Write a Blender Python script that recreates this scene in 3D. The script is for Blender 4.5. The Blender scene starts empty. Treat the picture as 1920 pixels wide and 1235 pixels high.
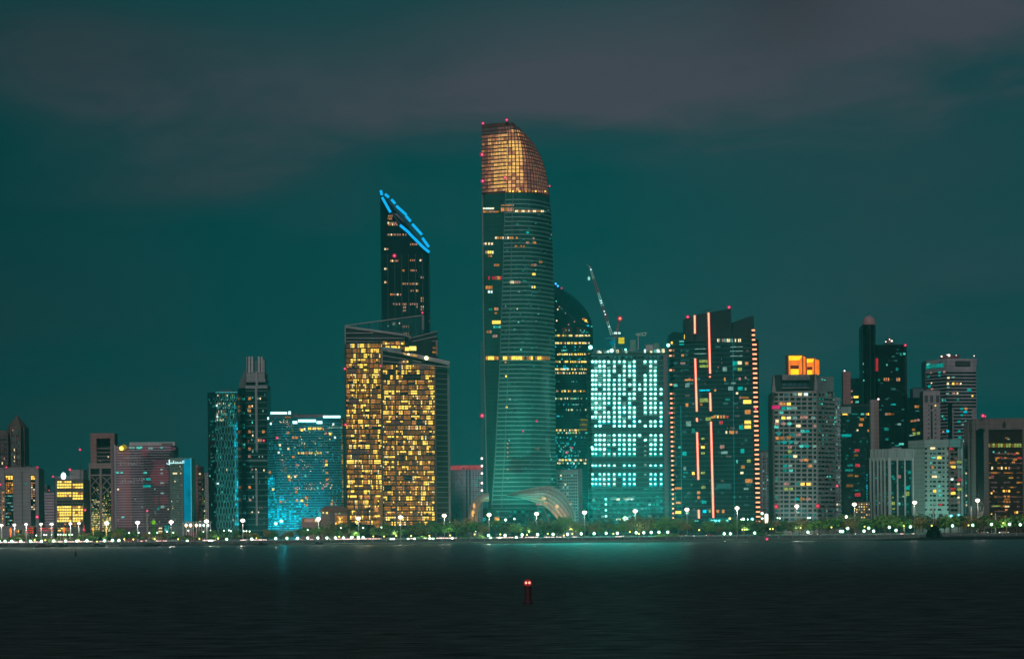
import bpy, math, random
from mathutils import Vector, Matrix
random.seed(7)
R = random.random
def U(a, b): return a + (b - a) * random.random()
scn = bpy.context.scene
COL = scn.collection
F = 4194.0            # focal length in photograph pixels (1920 wide)
TH = math.radians(0.55); HZ = 1.2
CT, ST = math.cos(TH), math.sin(TH)
CAMZ = 11.0
G = 3.0               # level of the made ground
def Q(px, py):
    "photo pixel -> level offsets from the horizon point"
    ax, ay = px - 960.0, 988.0 - py
    return ax * CT + ay * ST, -ax * ST + ay * CT
def P(px, py, D):
    a, v = Q(px, py)
    return Vector((a * D / F, D, CAMZ + v * D / F))
def X(px, D, py=850): return Q(px, py)[0] * D / F
# ------------------------------------------------------------------ camera
cam_d = bpy.data.cameras.new('camera'); cam = bpy.data.objects.new('camera', cam_d); COL.objects.link(cam)
cam_d.sensor_width = 36.0; cam_d.lens = 36.0 * F / 1920.0
cam_d.shift_y = (988.0 - 617.5) / 1920.0
cam_d.clip_end = 60000; cam_d.clip_start = 1
r_ = Vector((CT, 0, -ST)); u_ = Vector((ST, 0, CT)); b_ = r_.cross(u_)
m = Matrix.Identity(4)
for i in range(3):
    m[i][0] = r_[i]; m[i][1] = u_[i]; m[i][2] = b_[i]
m[2][3] = CAMZ
cam.matrix_world = m
scn.camera = cam
# ------------------------------------------------------------------ materials
def s2l(c):
    c /= 255.0
    return c / 12.92 if c <= .04045 else ((c + .055) / 1.055) ** 2.4
def lin(rgb): return tuple(s2l(x) for x in rgb) + (1.0,)
MATS = {}
def M(key, alb, rough=.6, metal=0., var=.25, spec=.3, scale=.05):
    "surface with a little weathering in its own colour"
    if key in MATS: return MATS[key]
    mt = bpy.data.materials.new(key); mt.use_nodes = True; n = mt.node_tree; N = n.nodes; L = n.links
    b = N['Principled BSDF']; b.inputs['Roughness'].default_value = rough; b.inputs['Metallic'].default_value = metal
    b.inputs['Specular IOR Level'].default_value = spec
    g = N.new('ShaderNodeNewGeometry'); mp = N.new('ShaderNodeMapping'); mp.inputs['Scale'].default_value = (1, 1, .35)
    no = N.new('ShaderNodeTexNoise'); no.inputs['Scale'].default_value = scale; no.inputs['Detail'].default_value = 6; no.inputs['Roughness'].default_value = .65
    L.new(g.outputs['Position'], mp.inputs[0]); L.new(mp.outputs[0], no.inputs['Vector'])
    mr = N.new('ShaderNodeMapRange'); mr.inputs['From Min'].default_value = .3; mr.inputs['From Max'].default_value = .7
    mr.inputs['To Min'].default_value = 1 - var; mr.inputs['To Max'].default_value = 1 + var
    L.new(no.outputs['Fac'], mr.inputs['Value'])
    vm = N.new('ShaderNodeVectorMath'); vm.operation = 'SCALE'; vm.inputs[0].default_value = alb[:3]
    L.new(mr.outputs[0], vm.inputs['Scale']); L.new(vm.outputs[0], b.inputs['Base Color'])
    if any(w in key for w in ('render', 'stone', 'concrete', 'wall', 'slab', 'terracotta')):
        # floor joints and panel joints cut as darker lines in the cladding
        sp = N.new('ShaderNodeSeparateXYZ'); L.new(g.outputs['Position'], sp.inputs[0]); prev = mr.outputs[0]
        for ax, step, w_, dk in (('Z', 3.6, .13, .72), ('X', 5.4, .07, .82)):
            a = N.new('ShaderNodeMath'); a.operation = 'MULTIPLY'; a.inputs[1].default_value = 1 / step; L.new(sp.outputs[ax], a.inputs[0])
            f = N.new('ShaderNodeMath'); f.operation = 'FRACT'; L.new(a.outputs[0], f.inputs[0])
            c = N.new('ShaderNodeMath'); c.operation = 'LESS_THAN'; c.inputs[1].default_value = w_; L.new(f.outputs[0], c.inputs[0])
            d = N.new('ShaderNodeMath'); d.operation = 'MULTIPLY_ADD'; d.inputs[1].default_value = dk - 1; d.inputs[2].default_value = 1; L.new(c.outputs[0], d.inputs[0])
            e = N.new('ShaderNodeMath'); e.operation = 'MULTIPLY'; L.new(prev, e.inputs[0]); L.new(d.outputs[0], e.inputs[1]); prev = e.outputs[0]
        L.new(prev, vm.inputs['Scale'])
    MATS[key] = mt; return mt
def EM(key, rgb, st=1., var=.35, lamp=False, scale=.45):
    if key in MATS: return MATS[key]
    mt = bpy.data.materials.new(key); mt.use_nodes = True; n = mt.node_tree; N = n.nodes; L = n.links
    N.clear(); o = N.new('ShaderNodeOutputMaterial'); e = N.new('ShaderNodeEmission')
    e.inputs['Color'].default_value = lin(rgb); L.new(e.outputs[0], o.inputs['Surface']); st *= HZ
    if var > 0:
        g = N.new('ShaderNodeNewGeometry'); no = N.new('ShaderNodeTexNoise'); no.inputs['Scale'].default_value = scale; no.inputs['Detail'].default_value = 3
        L.new(g.outputs['Position'], no.inputs['Vector'])
        mr = N.new('ShaderNodeMapRange'); mr.inputs['From Min'].default_value = .33; mr.inputs['From Max'].default_value = .67
        mr.inputs['To Min'].default_value = st * (1 - var); mr.inputs['To Max'].default_value = st * (1 + var)
        L.new(no.outputs['Fac'], mr.inputs['Value']); L.new(mr.outputs[0], e.inputs['Strength'])
    else: e.inputs['Strength'].default_value = st
    mt.cycles.emission_sampling = 'AUTO' if lamp else 'NONE'
    MATS[key] = mt; return mt
def GLOW(key, rgb, st, clear=.5):
    "tinted, partly see-through shell with its own glow; on lamps it stands for the halo"
    if key in MATS: return MATS[key]
    mt = bpy.data.materials.new(key); mt.use_nodes = True; n = mt.node_tree; N = n.nodes; L = n.links
    N.clear(); o = N.new('ShaderNodeOutputMaterial'); e = N.new('ShaderNodeEmission'); t = N.new('ShaderNodeBsdfTransparent'); mx = N.new('ShaderNodeMixShader')
    e.inputs['Color'].default_value = lin(rgb); e.inputs['Strength'].default_value = st * HZ; mx.inputs[0].default_value = 1 - clear
    L.new(t.outputs[0], mx.inputs[1]); L.new(e.outputs[0], mx.inputs[2]); L.new(mx.outputs[0], o.inputs['Surface'])
    mt.cycles.emission_sampling = 'NONE'
    MATS[key] = mt; return mt
# albedos
conc = M('concrete_grey', (.26, .25, .26)); pale = M('pale_render', (.42, .40, .41)); dconc = M('dark_concrete', (.10, .11, .11))
white = M('white_paint', (.62, .62, .62), .5); pink = M('pink_stone', (.30, .17, .16)); brown = M('brown_stone', (.16, .115, .10))
tealp = M('grey_green_render', (.24, .36, .34)); gdark = M('dark_glass', (.004, .022, .022), .15, 0, .3, .6)
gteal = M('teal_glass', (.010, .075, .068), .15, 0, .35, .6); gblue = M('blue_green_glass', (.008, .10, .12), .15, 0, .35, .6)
gbrown = M('bronze_glass', (.035, .018, .012), .12, 0, .4, .6); steel = M('steel', (.22, .24, .25), .4, .6)
dsteel = M('dark_steel', (.05, .055, .06), .45, .5); roofm = M('roof_gravel', (.12, .12, .12), .9)
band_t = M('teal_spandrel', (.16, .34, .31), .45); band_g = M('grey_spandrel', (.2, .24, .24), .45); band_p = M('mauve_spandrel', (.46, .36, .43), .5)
redsteel = M('red_steel', (.22, .06, .07), .5); 
PAL = {'y': (255, 208, 84), 'Y': (255, 224, 110), 'o': (222, 146, 76), 'b': (158, 102, 36), 'n': (104, 70, 34), 'w': (255, 236, 180), 'W': (225, 255, 246),
       'c': (92, 214, 196), 't': (24, 128, 116), 'k': (0, 186, 214), 'r': (188, 48, 62), 'p': (176, 132, 120), 'g': (150, 172, 82), 'q': (84, 66, 66),
       'm': (214, 24, 110), 's': (40, 92, 90), 'T': (10, 168, 160), 'K': (0, 128, 152), 'd': (34, 52, 56), 'e': (120, 160, 150)}
for k, v in PAL.items():
    EM('lit_' + k, v, {'y': 1.45, 'Y': 1.4, 'w': 1.05, 'W': 1.05, 'b': .9, 'n': .9, 'k': 1.2, 'K': 1.15, 'm': .9}.get(k, .72), .35 if k in 'yYwW' else .55, False, .8)
def key2mat(k): return gdark if k == 'D' else MATS['lit_' + k]
def wch(d):
    ks = list(d); ws = [d[k] for k in ks]
    return lambda *a: random.choices(ks, ws)[0]
# ------------------------------------------------------------------ mesh builder
class MB:
    def __init__(s): s.v = []; s.f = []; s.m = []; s.mats = []
    def mi(s, mt):
        if mt not in s.mats: s.mats.append(mt)
        return s.mats.index(mt)
    def face(s, pts, mt):
        i = len(s.v); s.v += [tuple(p) for p in pts]; s.f.append(list(range(i, i + len(pts)))); s.m.append(s.mi(mt))
    def hexa(s, p, mt, back=True):
        "p: 4 front (bl,br,tr,tl) + 4 back"
        i = len(s.v); s.v += [tuple(q) for q in p]; k = s.mi(mt)
        fs = [(0, 1, 2, 3), (1, 5, 6, 2), (3, 2, 6, 7), (4, 0, 3, 7), (0, 4, 5, 1)]
        if back: fs.append((5, 4, 7, 6))
        for f in fs: s.f.append([i + a for a in f]); s.m.append(k)
        return s
    def box(s, x0, x1, y0, y1, z0, z1, mt):
        return s.hexa([(x0, y0, z0), (x1, y0, z0), (x1, y0, z1), (x0, y0, z1), (x0, y1, z0), (x1, y1, z0), (x1, y1, z1), (x0, y1, z1)], mt)
    def prism(s, poly, z0, z1, mt, cap=None):
        n = len(poly); i = len(s.v); k = s.mi(mt)
        zt = z1 if isinstance(z1, (list, tuple)) else [z1] * n
        s.v += [(p[0], p[1], z0) for p in poly] + [(p[0], p[1], zt[j]) for j, p in enumerate(poly)]
        for j in range(n):
            q = (j + 1) % n; s.f.append([i + j, i + q, i + n + q, i + n + j]); s.m.append(k)
        s.f.append([i + n + j for j in range(n)]); s.m.append(s.mi(cap or mt))
        s.f.append([i + j for j in reversed(range(n))]); s.m.append(k)
        return s
    def loft(s, rings, mt, cap=True, close=True):
        n = len(rings[0]); i = len(s.v); k = s.mi(mt)
        for r in rings: s.v += [tuple(p) for p in r]
        for a in range(len(rings) - 1):
            for j in range(n if close else n - 1):
                q = (j + 1) % n
                s.f.append([i + a * n + j, i + a * n + q, i + (a + 1) * n + q, i + (a + 1) * n + j]); s.m.append(k)
        if cap:
            s.f.append([i + j for j in reversed(range(n))]); s.m.append(k)
            s.f.append([i + (len(rings) - 1) * n + j for j in range(n)]); s.m.append(k)
        return s
    def lathe(s, c, prof, mt, n=12):
        "prof: (r, z) from bottom up"
        rings = [[(c[0] + r * math.cos(2 * math.pi * j / n), c[1] + r * math.sin(2 * math.pi * j / n), c[2] + z) for j in range(n)] for r, z in prof]
        return s.loft(rings, mt)
    def ball(s, c, r, mt, n=8, m=5, sz=1.):
        pr = [(max(.02, r * math.sin(math.pi * j / m)), -r * sz * math.cos(math.pi * j / m)) for j in range(m + 1)]
        return s.lathe(c, pr, mt, n)
    def bar(s, p, q, r0, r1, mt, n=6):
        p = Vector(p); q = Vector(q); d = (q - p).normalized(); a = Vector((0, 0, 1)) if abs(d.z) < .9 else Vector((1, 0, 0))
        e = d.cross(a).normalized(); f = d.cross(e)
        R0 = [p + (e * math.cos(2 * math.pi * j / n) + f * math.sin(2 * math.pi * j / n)) * r0 for j in range(n)]
        R1 = [q + (e * math.cos(2 * math.pi * j / n) + f * math.sin(2 * math.pi * j / n)) * r1 for j in range(n)]
        return s.loft([R0, R1], mt)
    def build(s, name, parent=None, label=None, stuff=False, bevel=0):
        me = bpy.data.meshes.new(name); off = parent_loc(parent)
        me.from_pydata([(v[0] - off[0], v[1] - off[1], v[2] - off[2]) for v in s.v], [], s.f)
        for mt in s.mats: me.materials.append(mt)
        me.polygons.foreach_set('material_index', s.m); me.update()
        o = bpy.data.objects.new(name, me); COL.objects.link(o)
        if parent is not None: o.parent = parent
        if label: o['label'] = label
        if stuff: o['kind'] = 'stuff'
        return o
def parent_loc(p):
    t = Vector((0, 0, 0))
    while p is not None: t = t + p.location; p = p.parent
    return t
def thing(name, loc, label, cat, group=None):
    o = bpy.data.objects.new(name, None); COL.objects.link(o); o.location = loc; o.empty_display_size = 2
    o['label'] = label; o['category'] = cat
    if group: o['group'] = group
    return o
def top(name, mb, label, cat, group=None, loc=None):
    "a thing that is one mesh; origin at loc"
    loc = Vector(loc) if loc is not None else Vector(mb.v[0])
    mb.v = [(v[0] - loc[0], v[1] - loc[1], v[2] - loc[2]) for v in mb.v]
    o = mb.build(name); o.location = loc; o['label'] = label; o['category'] = cat
    if group: o['group'] = group
    return o
def struct(name, mb):
    o = mb.build(name); o['kind'] = 'structure'; return o
def copy_tree(o, parent=None):
    c = o.copy(); COL.objects.link(c)
    if parent is not None: c.parent = parent
    for ch in list(o.children): copy_tree(ch, c)
    return c
# ------------------------------------------------------------------ facade path
class Path:
    def __init__(s, pts):
        s.p = [Vector((a, b)) for a, b in pts]; s.c = [0.]
        for a, b in zip(s.p, s.p[1:]): s.c.append(s.c[-1] + (b - a).length)
        s.L = s.c[-1]; sn = []
        for a, b in zip(s.p, s.p[1:]):
            d = (b - a).normalized(); sn.append(Vector((d.y, -d.x)))
        s.sn = sn
        s.vn = [sn[0]] + [((a + b).normalized() / max(.5, math.sqrt((1 + a.dot(b)) / 2))) for a, b in zip(sn, sn[1:])] + [sn[-1]]
    def seg(s, u):
        for i in range(len(s.sn)):
            if u <= s.c[i + 1] or i == len(s.sn) - 1: return i
    def at(s, u, d=0., side=0):
        i = s.seg(u + side * 1e-4)
        t = (u - s.c[i]) / max(1e-6, (s.c[i + 1] - s.c[i])); p = s.p[i].lerp(s.p[i + 1], t)
        if abs(u - s.c[i]) < 1e-5: n = s.vn[i]
        elif abs(u - s.c[i + 1]) < 1e-5: n = s.vn[i + 1]
        else: n = s.sn[i]
        return p + n * d
    def ray(s, a):
        k = a / F; best = None
        for i, (p, q) in enumerate(zip(s.p, s.p[1:])):
            fp = p.x - k * p.y; fq = q.x - k * q.y
            if (fp <= 0 <= fq) or (fq <= 0 <= fp):
                t = fp / (fp - fq) if fp != fq else 0; y = p.y + (q.y - p.y) * t
                if best is None or y < best[1]: best = (s.c[i] + t * (s.c[i + 1] - s.c[i]), y)
        if best: return best
        if s.p[0].x - k * s.p[0].y > 0: return (0., s.p[0].y)
        return (s.L, s.p[-1].y)
    def strip(s, mb, u0, u1, z0, z1, d0, d1, mt, back=False):
        cuts = [u0] + [c for c in s.c if u0 + 1e-3 < c < u1 - 1e-3] + [u1]
        for a, b in zip(cuts, cuts[1:]):
            fa, fb = s.at(a, d1, 1), s.at(b, d1, -1); ba, bb = s.at(a, d0, 1), s.at(b, d0, -1)
            mb.hexa([(fa.x, fa.y, z0), (fb.x, fb.y, z0), (fb.x, fb.y, z1), (fa.x, fa.y, z1), (ba.x, ba.y, z0), (bb.x, bb.y, z0), (bb.x, bb.y, z1), (ba.x, ba.y, z1)], mt, back)
def smooth_interp(tab, y):
    if y <= tab[0][0]: return tab[0][1:]
    for a, b in zip(tab, tab[1:]):
        if y <= b[0]:
            t = (y - a[0]) / (b[0] - a[0]); return tuple(p + (q - p) * t for p, q in zip(a[1:], b[1:]))
    return tab[-1][1:]
red_halo = GLOW('beacon_red_halo', (190, 4, 66), 1.0, .45); red_bulb = EM('beacon_bulb', (255, 110, 150), 3.5, 0, False)  # glowing shells around the bulbs stand in for the lamps' light halos
wht_halo = GLOW('frosted_halo', (150, 215, 190), .9, .45); wht_bulb = EM('lamp_bulb', (255, 255, 240), 9.0, 0, True)
NB = [0]
class B:
    "a building: front polyline of (photo x, distance), top photo y, depth"
    def __init__(s, name, label, pts, top=None, depth=25, cat='building', group=None, levels=None, plan=None, ref=850, base=G):
        s.name = name; s.levels = levels; s.planf = plan; s.w = []; s.ref = ref; s.base = base; s.depth = depth
        if levels is None:
            s.pts = [(X(a, D, ref), D) for a, D in pts]; s.D = min(p[1] for p in s.pts); s.path = Path(s.pts)
            cx = sum(p[0] for p in s.pts) / len(s.pts)
            mpx = sum(a for a, D in pts) / len(pts)
            s.mpx = mpx; s.ztop = s.Z(mpx, top) if top is not None else None
        else:
            s.D = pts; s.path = None; cx = s.path_at(base + 1).p[0].x; s.ztop = None; s.mpx = levels[0][1]
        s.root = thing(name, (cx, s.D, base), label, cat, group)
    def Z(s, px, py, D=None):
        if D is None:
            D = s.path.ray(Q(px, py)[0])[1] if s.path else s.D
        return CAMZ + Q(px, py)[1] * D / F
    def path_at(s, z):
        if s.path: return s.path
        return s.planf(z)
    def poly(s, grow=0.):
        bk = s.depth; P0 = s.pts
        return list(P0) + [(P0[-1][0] * (1 + bk / P0[-1][1] * .35), max(p[1] for p in P0) + bk), (P0[0][0] * (1 + bk / P0[0][1] * .35), max(p[1] for p in P0) + bk)]
    def body(s, mt, z0=None, z1=None, name='wall', cap=roofm):
        mb = MB(); mb.prism(s.poly(), s.base if z0 is None else z0, s.ztop if z1 is None else z1, mt, cap)
        return mb.build(name, s.root)
    def bands(s, n, h, mt, d=.35, z0=None, z1=None, name='floor_band', px=None, name_obj=True):
        z0 = s.base if z0 is None else z0; z1 = s.ztop if z1 is None else z1; mb = MB()
        for i in range(n):
            z = z0 + (z1 - z0) * (i + .5) / n; pa = s.path_at(z); u0, u1 = 0, pa.L
            if px: u0 = pa.ray(Q(px[0], 850)[0])[0]; u1 = pa.ray(Q(px[1], 850)[0])[0]
            pa.strip(mb, u0, u1, z - h / 2, z + h / 2, -.2, d, mt)
        return mb.build(name, s.root)
    def ribs(s, pxs, w, mt, d=.5, z0=None, z1=None, name='mullion'):
        z0 = s.base if z0 is None else z0; z1 = s.ztop if z1 is None else z1; mb = MB()
        for a in pxs:
            u = s.path.ray(Q(a, s.ref)[0])[0]; u = min(max(u, w / 2), s.path.L - w / 2); s.path.strip(mb, u - w / 2, u + w / 2, z0, z1, -.2, d, mt)
        return mb.build(name, s.root)
    def rect(s, px0, py0, px1, py1, mt, d=.6, name='panel', d0=-.2, mb=None, parent=None):
        mx = (px0 + px1) / 2; my = (py0 + py1) / 2
        zz = CAMZ + Q(mx, my)[1] * s.D / F; pa = s.path_at(zz)
        D = pa.ray(Q(mx, my)[0])[1]
        u0 = pa.ray(Q(px0, my)[0])[0]; u1 = pa.ray(Q(px1, my)[0])[0]
        z1 = CAMZ + Q(mx, py0)[1] * D / F; z0 = CAMZ + Q(mx, py1)[1] * D / F
        own = mb is None; mb = mb or MB()
        pa.strip(mb, u0, u1, z0, z1, d0, d, mt)
        if own: return mb.build(name, parent or s.root)
    def win(s, px, py, w, h, k, d=.14):
        zz = CAMZ + Q(px, py)[1] * s.D / F; pa = s.path_at(zz); u, D = pa.ray(Q(px, py)[0]); zz = CAMZ + Q(px, py)[1] * D / F
        ww = w * D / F / 2; hh = h * D / F / 2; u = min(max(u, ww + .05), pa.L - ww - .05)
        s.w.append((u - ww, u + ww, zz - hh, zz + hh, k, pa, d))
    def wins(s, lst, k=None):
        for t in lst: s.win(*t) if k is None else s.win(t[0], t[1], t[2], t[3], k)
    def grid(s, px0, px1, py0, py1, nx, ny, fw, fh, ch, d=.1, jit=0.):
        zm = (py0 + py1) / 2; mx = (px0 + px1) / 2
        D0 = s.path.ray(Q(mx, zm)[0])[1] if s.path else s.D
        za = CAMZ + Q(mx, py1)[1] * D0 / F; zb = CAMZ + Q(mx, py0)[1] * D0 / F
        for j in range(ny):
            z = zb - (zb - za) * (j + .5) / ny; hh = (zb - za) / ny * fh / 2; pa = s.path_at(z)
            u0 = pa.ray(Q(px0, zm)[0])[0]; u1 = pa.ray(Q(px1, zm)[0])[0]; du = (u1 - u0) / nx
            for i in range(nx):
                k = ch(i, j)
                if k is None: continue
                hw = du * fw / 2 * (1 - jit * R()); u = u0 + du * (i + .5); h2 = hh
                zz = z
                if isinstance(k, tuple): k, fr = k; h2 = hh * fr; zz = z + hh - h2
                s.w.append((u - hw, u + hw, zz - h2, zz + h2, k, pa, d))
    def beacon(s, px, py, D=None, r=1.25, mast=None):
        D = D or s.D; p = P(px, py, D)
        b = MB(); b.ball(p, r, red_halo, 10, 6); o = b.build('beacon', s.root)
        c = MB(); c.ball(p, r * .42, red_bulb, 6, 4); c.build('bulb', o)
        if mast: c = MB(); c.bar((p.x, p.y, mast), (p.x, p.y, p.z - r * .9), .3, .2, dsteel, 5); c.build('mast', s.root)
        else: c = MB(); c.bar((p.x, p.y, p.z - r * .7), (p.x, p.y + 2.5, p.z - r * 1.5), .22, .22, dsteel, 5); c.build('bracket', o)
    def finish(s, cap=100):
        lit = lambda t: 1 if t[4] != 'D' else 0
        s.w.sort(key=lambda t: (-lit(t), -(t[1] - t[0]) * (t[3] - t[2])))
        n = cap if len(s.w) > cap else len(s.w)
        def put(mb, t):
            u0, u1, z0, z1, k, pa, d = t; pa.strip(mb, u0, u1, z0, z1, -.1, d, key2mat(k))
        for t in s.w[:n]:
            mb = MB(); put(mb, t); mb.build('window', s.root)
        if len(s.w) > n:
            mb = MB()
            for t in s.w[n:]: put(mb, t)
            mb.build('window', s.root, stuff=True)
        NB[0] += min(n, len(s.w)) + 1
WSPEC = .5; SUN_ST = 1.05; WCOL = (.030, .036, .035); HAZE = .00007
CLOUDS = [(1080, 80, 680, 150, .85, .05), (620, 240, 420, 90, .42, .12), (420, 345, 260, 46, .38, .06), (60, 100, 240, 110, .6, 0.), (330, 130, 260, 110, .35, .1), (1800, 70, 360, 140, 1., -.1), (1300, 190, 440, 70, .5, 0.), (1650, 330, 460, 110, .4, 0.), (1700, 560, 560, 190, .5, 0.), (60, 640, 460, 260, .3, 0.), (620, 420, 120, 40, .2, .1)]
TE = (.05, 1., .8); CY = (.0, .85, 1.)
SPOTS = [(530, 1826, 22, 530, 1400, 0, CY, 120000, 70), (1018, 1788, 5, 1024, 1800, 26, (1., .62, .32), 15000, 110), (1050, 1786, 5, 1052, 1800, 22, (1., .7, .42), 12000, 110), (893, 1792, 4, 888, 1803, 18, (1., .58, .22), 24000, 100), (945, 1770, 4, 985, 1830, 90, TE, 160000, 80), (1010, 1765, 4, 1000, 1830, 200, TE, 260000, 60), (528, 1790, 5, 530, 1832, 20, CY, 60000, 120), (600, 1790, 5, 580, 1832, 60, CY, 110000, 100), (1180, 1800, 4, 1180, 1862, 40, TE, 22000, 120), (1760, 1790, 5, 1760, 1832, 50, (.3, 1., .8), 60000, 110), (430, 1800, 4, 430, 1850, 60, TE, 50000, 100), (1480, 1800, 5, 1490, 1850, 50, (.4, 1., .85), 40000, 100)]  # hotel lamps and canopy uplights, plus added spots without fixtures brightening facades and water
SPOTS += [(x, 1784 if x < 1100 else 1855, 30, x, 1420, 0, (.03, 1., .8), e * 54000, 100, .8, 11) for x, e in ((930, 1.), (990, 1.6), (1040, 2.4), (1085, 3.4), (1130, 4.2), (1175, 4.4), (1220, 3.6), (1265, 2.4), (1320, 1.4), (1390, .8))]  # added teal spots without fixtures, aimed at the water to make its sheen
SPOTS += [(x, 1650, 9, x, 1420, 0, c, e, 120) for x, c, e in ((120, (1., .8, .5), 9000), (300, (.8, .8, 1.), 5000), (690, (1., .75, .4), 12000), (790, (1., .75, .5), 9000), (1500, (.7, .9, .9), 8000))]  # added low spots that tint the water near the shore, no fixtures
# ================================================================== buildings, left part of the skyline
def pyramid(b, ztop, name='roof', mt=brown, z0=None, sc=.02):
    po = b.poly(); z0 = z0 or b.ztop; cx = sum(p[0] for p in po) / len(po); cy = sum(p[1] for p in po) / len(po)
    mb = MB(); mb.loft([[(p[0], p[1], z0) for p in po], [(cx + (p[0] - cx) * sc, cy + (p[1] - cy) * sc, ztop) for p in po]], mt)
    return mb.build(name, b.root)
def parapet(b, h=1.2, mt=conc, d=.4, name='parapet', z=None):
    z = z or b.ztop; mb = MB(); b.path.strip(mb, 0, b.path.L, z - .4, z + h, -1, d, mt, True); return mb.build(name, b.root)
def rooftop(b, px0, px1, py, mt=dconc, name='roof_plant', dd=8, dep=12):
    D = b.D + dd; z1 = b.Z((px0 + px1) / 2, py, D); mb = MB(); mb.box(X(px0, D, py), X(px1, D, py), D, D + dep, b.ztop - .5, z1, mt); return mb.build(name, b.root)

# --- spired tower
b = B('office_tower', 'brown tower with a pointed pyramid roof at the far left edge', [(14, 2214), (21, 2200), (38, 2200), (46, 2212)], 799, 30)
b.body(brown); pyramid(b, b.Z(29, 776)); b.grid(21, 38, 806, 900, 4, 14, .45, .72, wch({'D': 8, 's': 3, 't': 1, 'w': 1, 'q': 3}))
b.wins([(24, 806, 2.2, 3, 'p'), (29, 805, 2, 2.4, 'w'), (37, 826, 2, 6, 'c'), (27, 848, 2, 2, 'e'), (27, 864, 2, 2, 'w')]); b.ribs([15.5, 21, 29.5, 38, 45], 1.6, brown, .9)
b.rect(21, 846, 46, 849, dconc, .8, 'ledge'); b.finish()
b = B('office_tower', 'dark stepped tower shoulder cut off by the left edge, in front of the spired tower', [(-22, 2190), (15, 2190)], 813, 24)
b.body(M('umber_stone', (.11, .09, .085))); pyramid(b, b.Z(0, 806), sc=.55); b.grid(-20, 14, 820, 960, 9, 16, .5, .5, wch({'D': 7, 'p': 1, 'w': .6, 'q': 2, 'c': .5})); b.finish()

# --- broad pale building with two glowing orange shafts
b = B('apartment_building', 'broad pale slab block with two shafts of orange lit windows, far left', [(-30, 1905), (8, 1905), (9, 1899), (72, 1899)], 878, 26)
b.body(conc); parapet(b, 1.0); rooftop(b, 22, 40, 874.5); rooftop(b, 48, 56, 873)
for c, w in ((17.5, 15), (62, 9)):
    b.rect(c - w / 2, 889, c + w / 2, 985, gdark, .15, 'recess')
    b.grid(c - w / 2 + .5, c + w / 2 - .5, 891, 899, 3, 2, .75, .8, wch({'y': 3, 'o': 3}), .3)
b.grid(10.5, 25, 903, 925, 4, 6, .7, .6, wch({'o': 3, 'b': 3, 'y': 1, 'q': 1}), .3); b.grid(10.5, 25, 926, 985, 4, 9, .8, .4, wch({'D': 5, 'e': 3, 's': 3, 'c': 1, 'n': 2}), .3)
b.grid(58, 66, 903, 960, 2, 14, .7, .55, wch({'o': 3, 'p': 3, 'D': 4, 'w': 1}), .3)
b.grid(4, 8, 920, 985, 2, 12, .7, .55, wch({'o': 3, 'b': 2, 'D': 3, 'y': .7}), .2)
b.grid(-28, 2, 900, 985, 8, 14, .6, .5, wch({'D': 5, 'n': 2, 's': 3, 'o': .5}), .2)
b.rect(41, 884, 43, 982, dconc, .2, 'service_slot'); b.wins([(42, 890, 1.6, 3, 'p'), (42, 915, 1.6, 3, 'p'), (42, 929, 1.6, 2, 'w'), (42, 954, 1.6, 2, 'p'), (48, 907, 3.5, 5, 't')])
b.beacon(12, 876); b.beacon(70, 876); b.beacon(1, 908, r=1); b.finish()

# --- grey blocks behind
b = B('apartment_building', 'low dark grey block seen between the pale slab and the striped flats', [(72, 2150), (88, 2150)], 909, 20)
b.body(dconc); b.grid(73, 87, 914, 980, 4, 10, .5, .5, wch({'D': 6, 's': 2, 'n': 1})); b.finish()
b = B('apartment_building', 'small striped block of flats with pale balcony bands, left of the gold lit office', [(79, 2105), (83, 2100), (103, 2100)], 923, 20)
b.body(M('mauve_render', (.2, .17, .2))); b.bands(17, 1.5, band_p, .9, name='balcony'); b.grid(80, 102, 924, 985, 6, 17, .6, .35, wch({'D': 8, 'q': 2, 'r': .4, 'p': .6})); b.beacon(92, 919, r=.8); b.finish()

# --- gold lit office with lamp on roof
b = B('office_building', 'square office with rows of gold windows and a bright white lamp on its roof', [(101, 1856), (105, 1850), (156, 1850), (160, 1856)], 898, 28)
b.body(M('olive_concrete', (.12, .12, .10))); rooftop(b, 103, 133, 892); rooftop(b, 131, 156, 880, conc, 'penthouse', 5, 18)
for j, (y, full) in enumerate([(903, 0), (908, 1), (913, 1), (924, 1), (929, 1), (934, 2), (950, 1), (955, 1), (960, 1), (965, 1), (971, 1), (976, 1)]):
    for (a, c) in ((107, 134), (136, 156)):
        if full == 0 and a > 120: continue
        if full == 2 and a < 120: continue
        n = 6 if a == 107 else 4
        b.grid(a, c, y - 2.1, y + 2.1, n, 1, .82, .8, wch({'y': 6, 'Y': 2, 'o': 1, 'b': .7 if j > 5 else .4}), .12)
b.grid(107, 156, 937, 948, 10, 2, .85, .6, wch({'D': 1}), .1); b.grid(107, 156, 980, 988, 8, 2, .6, .5, wch({'D': 2, 'y': .6, 'o': 1, 'r': .4}), .1)
b.rect(104.5, 900, 106, 990, conc, .5, 'pier'); b.rect(134.4, 900, 135.6, 990, dconc, .5, 'pier')
o = MB(); o.ball(P(119, 892, 1853), 2.1, EM('cyan_white_lamp', (215, 255, 255), 3, 0, True), 10, 6, 1.4); o.bar(P(119, 897, 1853), P(119, 893, 1853), .3, .3, dsteel); o.build('roof_lamp', b.root)
b.beacon(131, 880); b.beacon(99.5, 893, r=1); b.beacon(150, 842.5, r=1.1, mast=b.ztop); b.beacon(159.5, 955.5); b.finish()
mb = MB()
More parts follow.
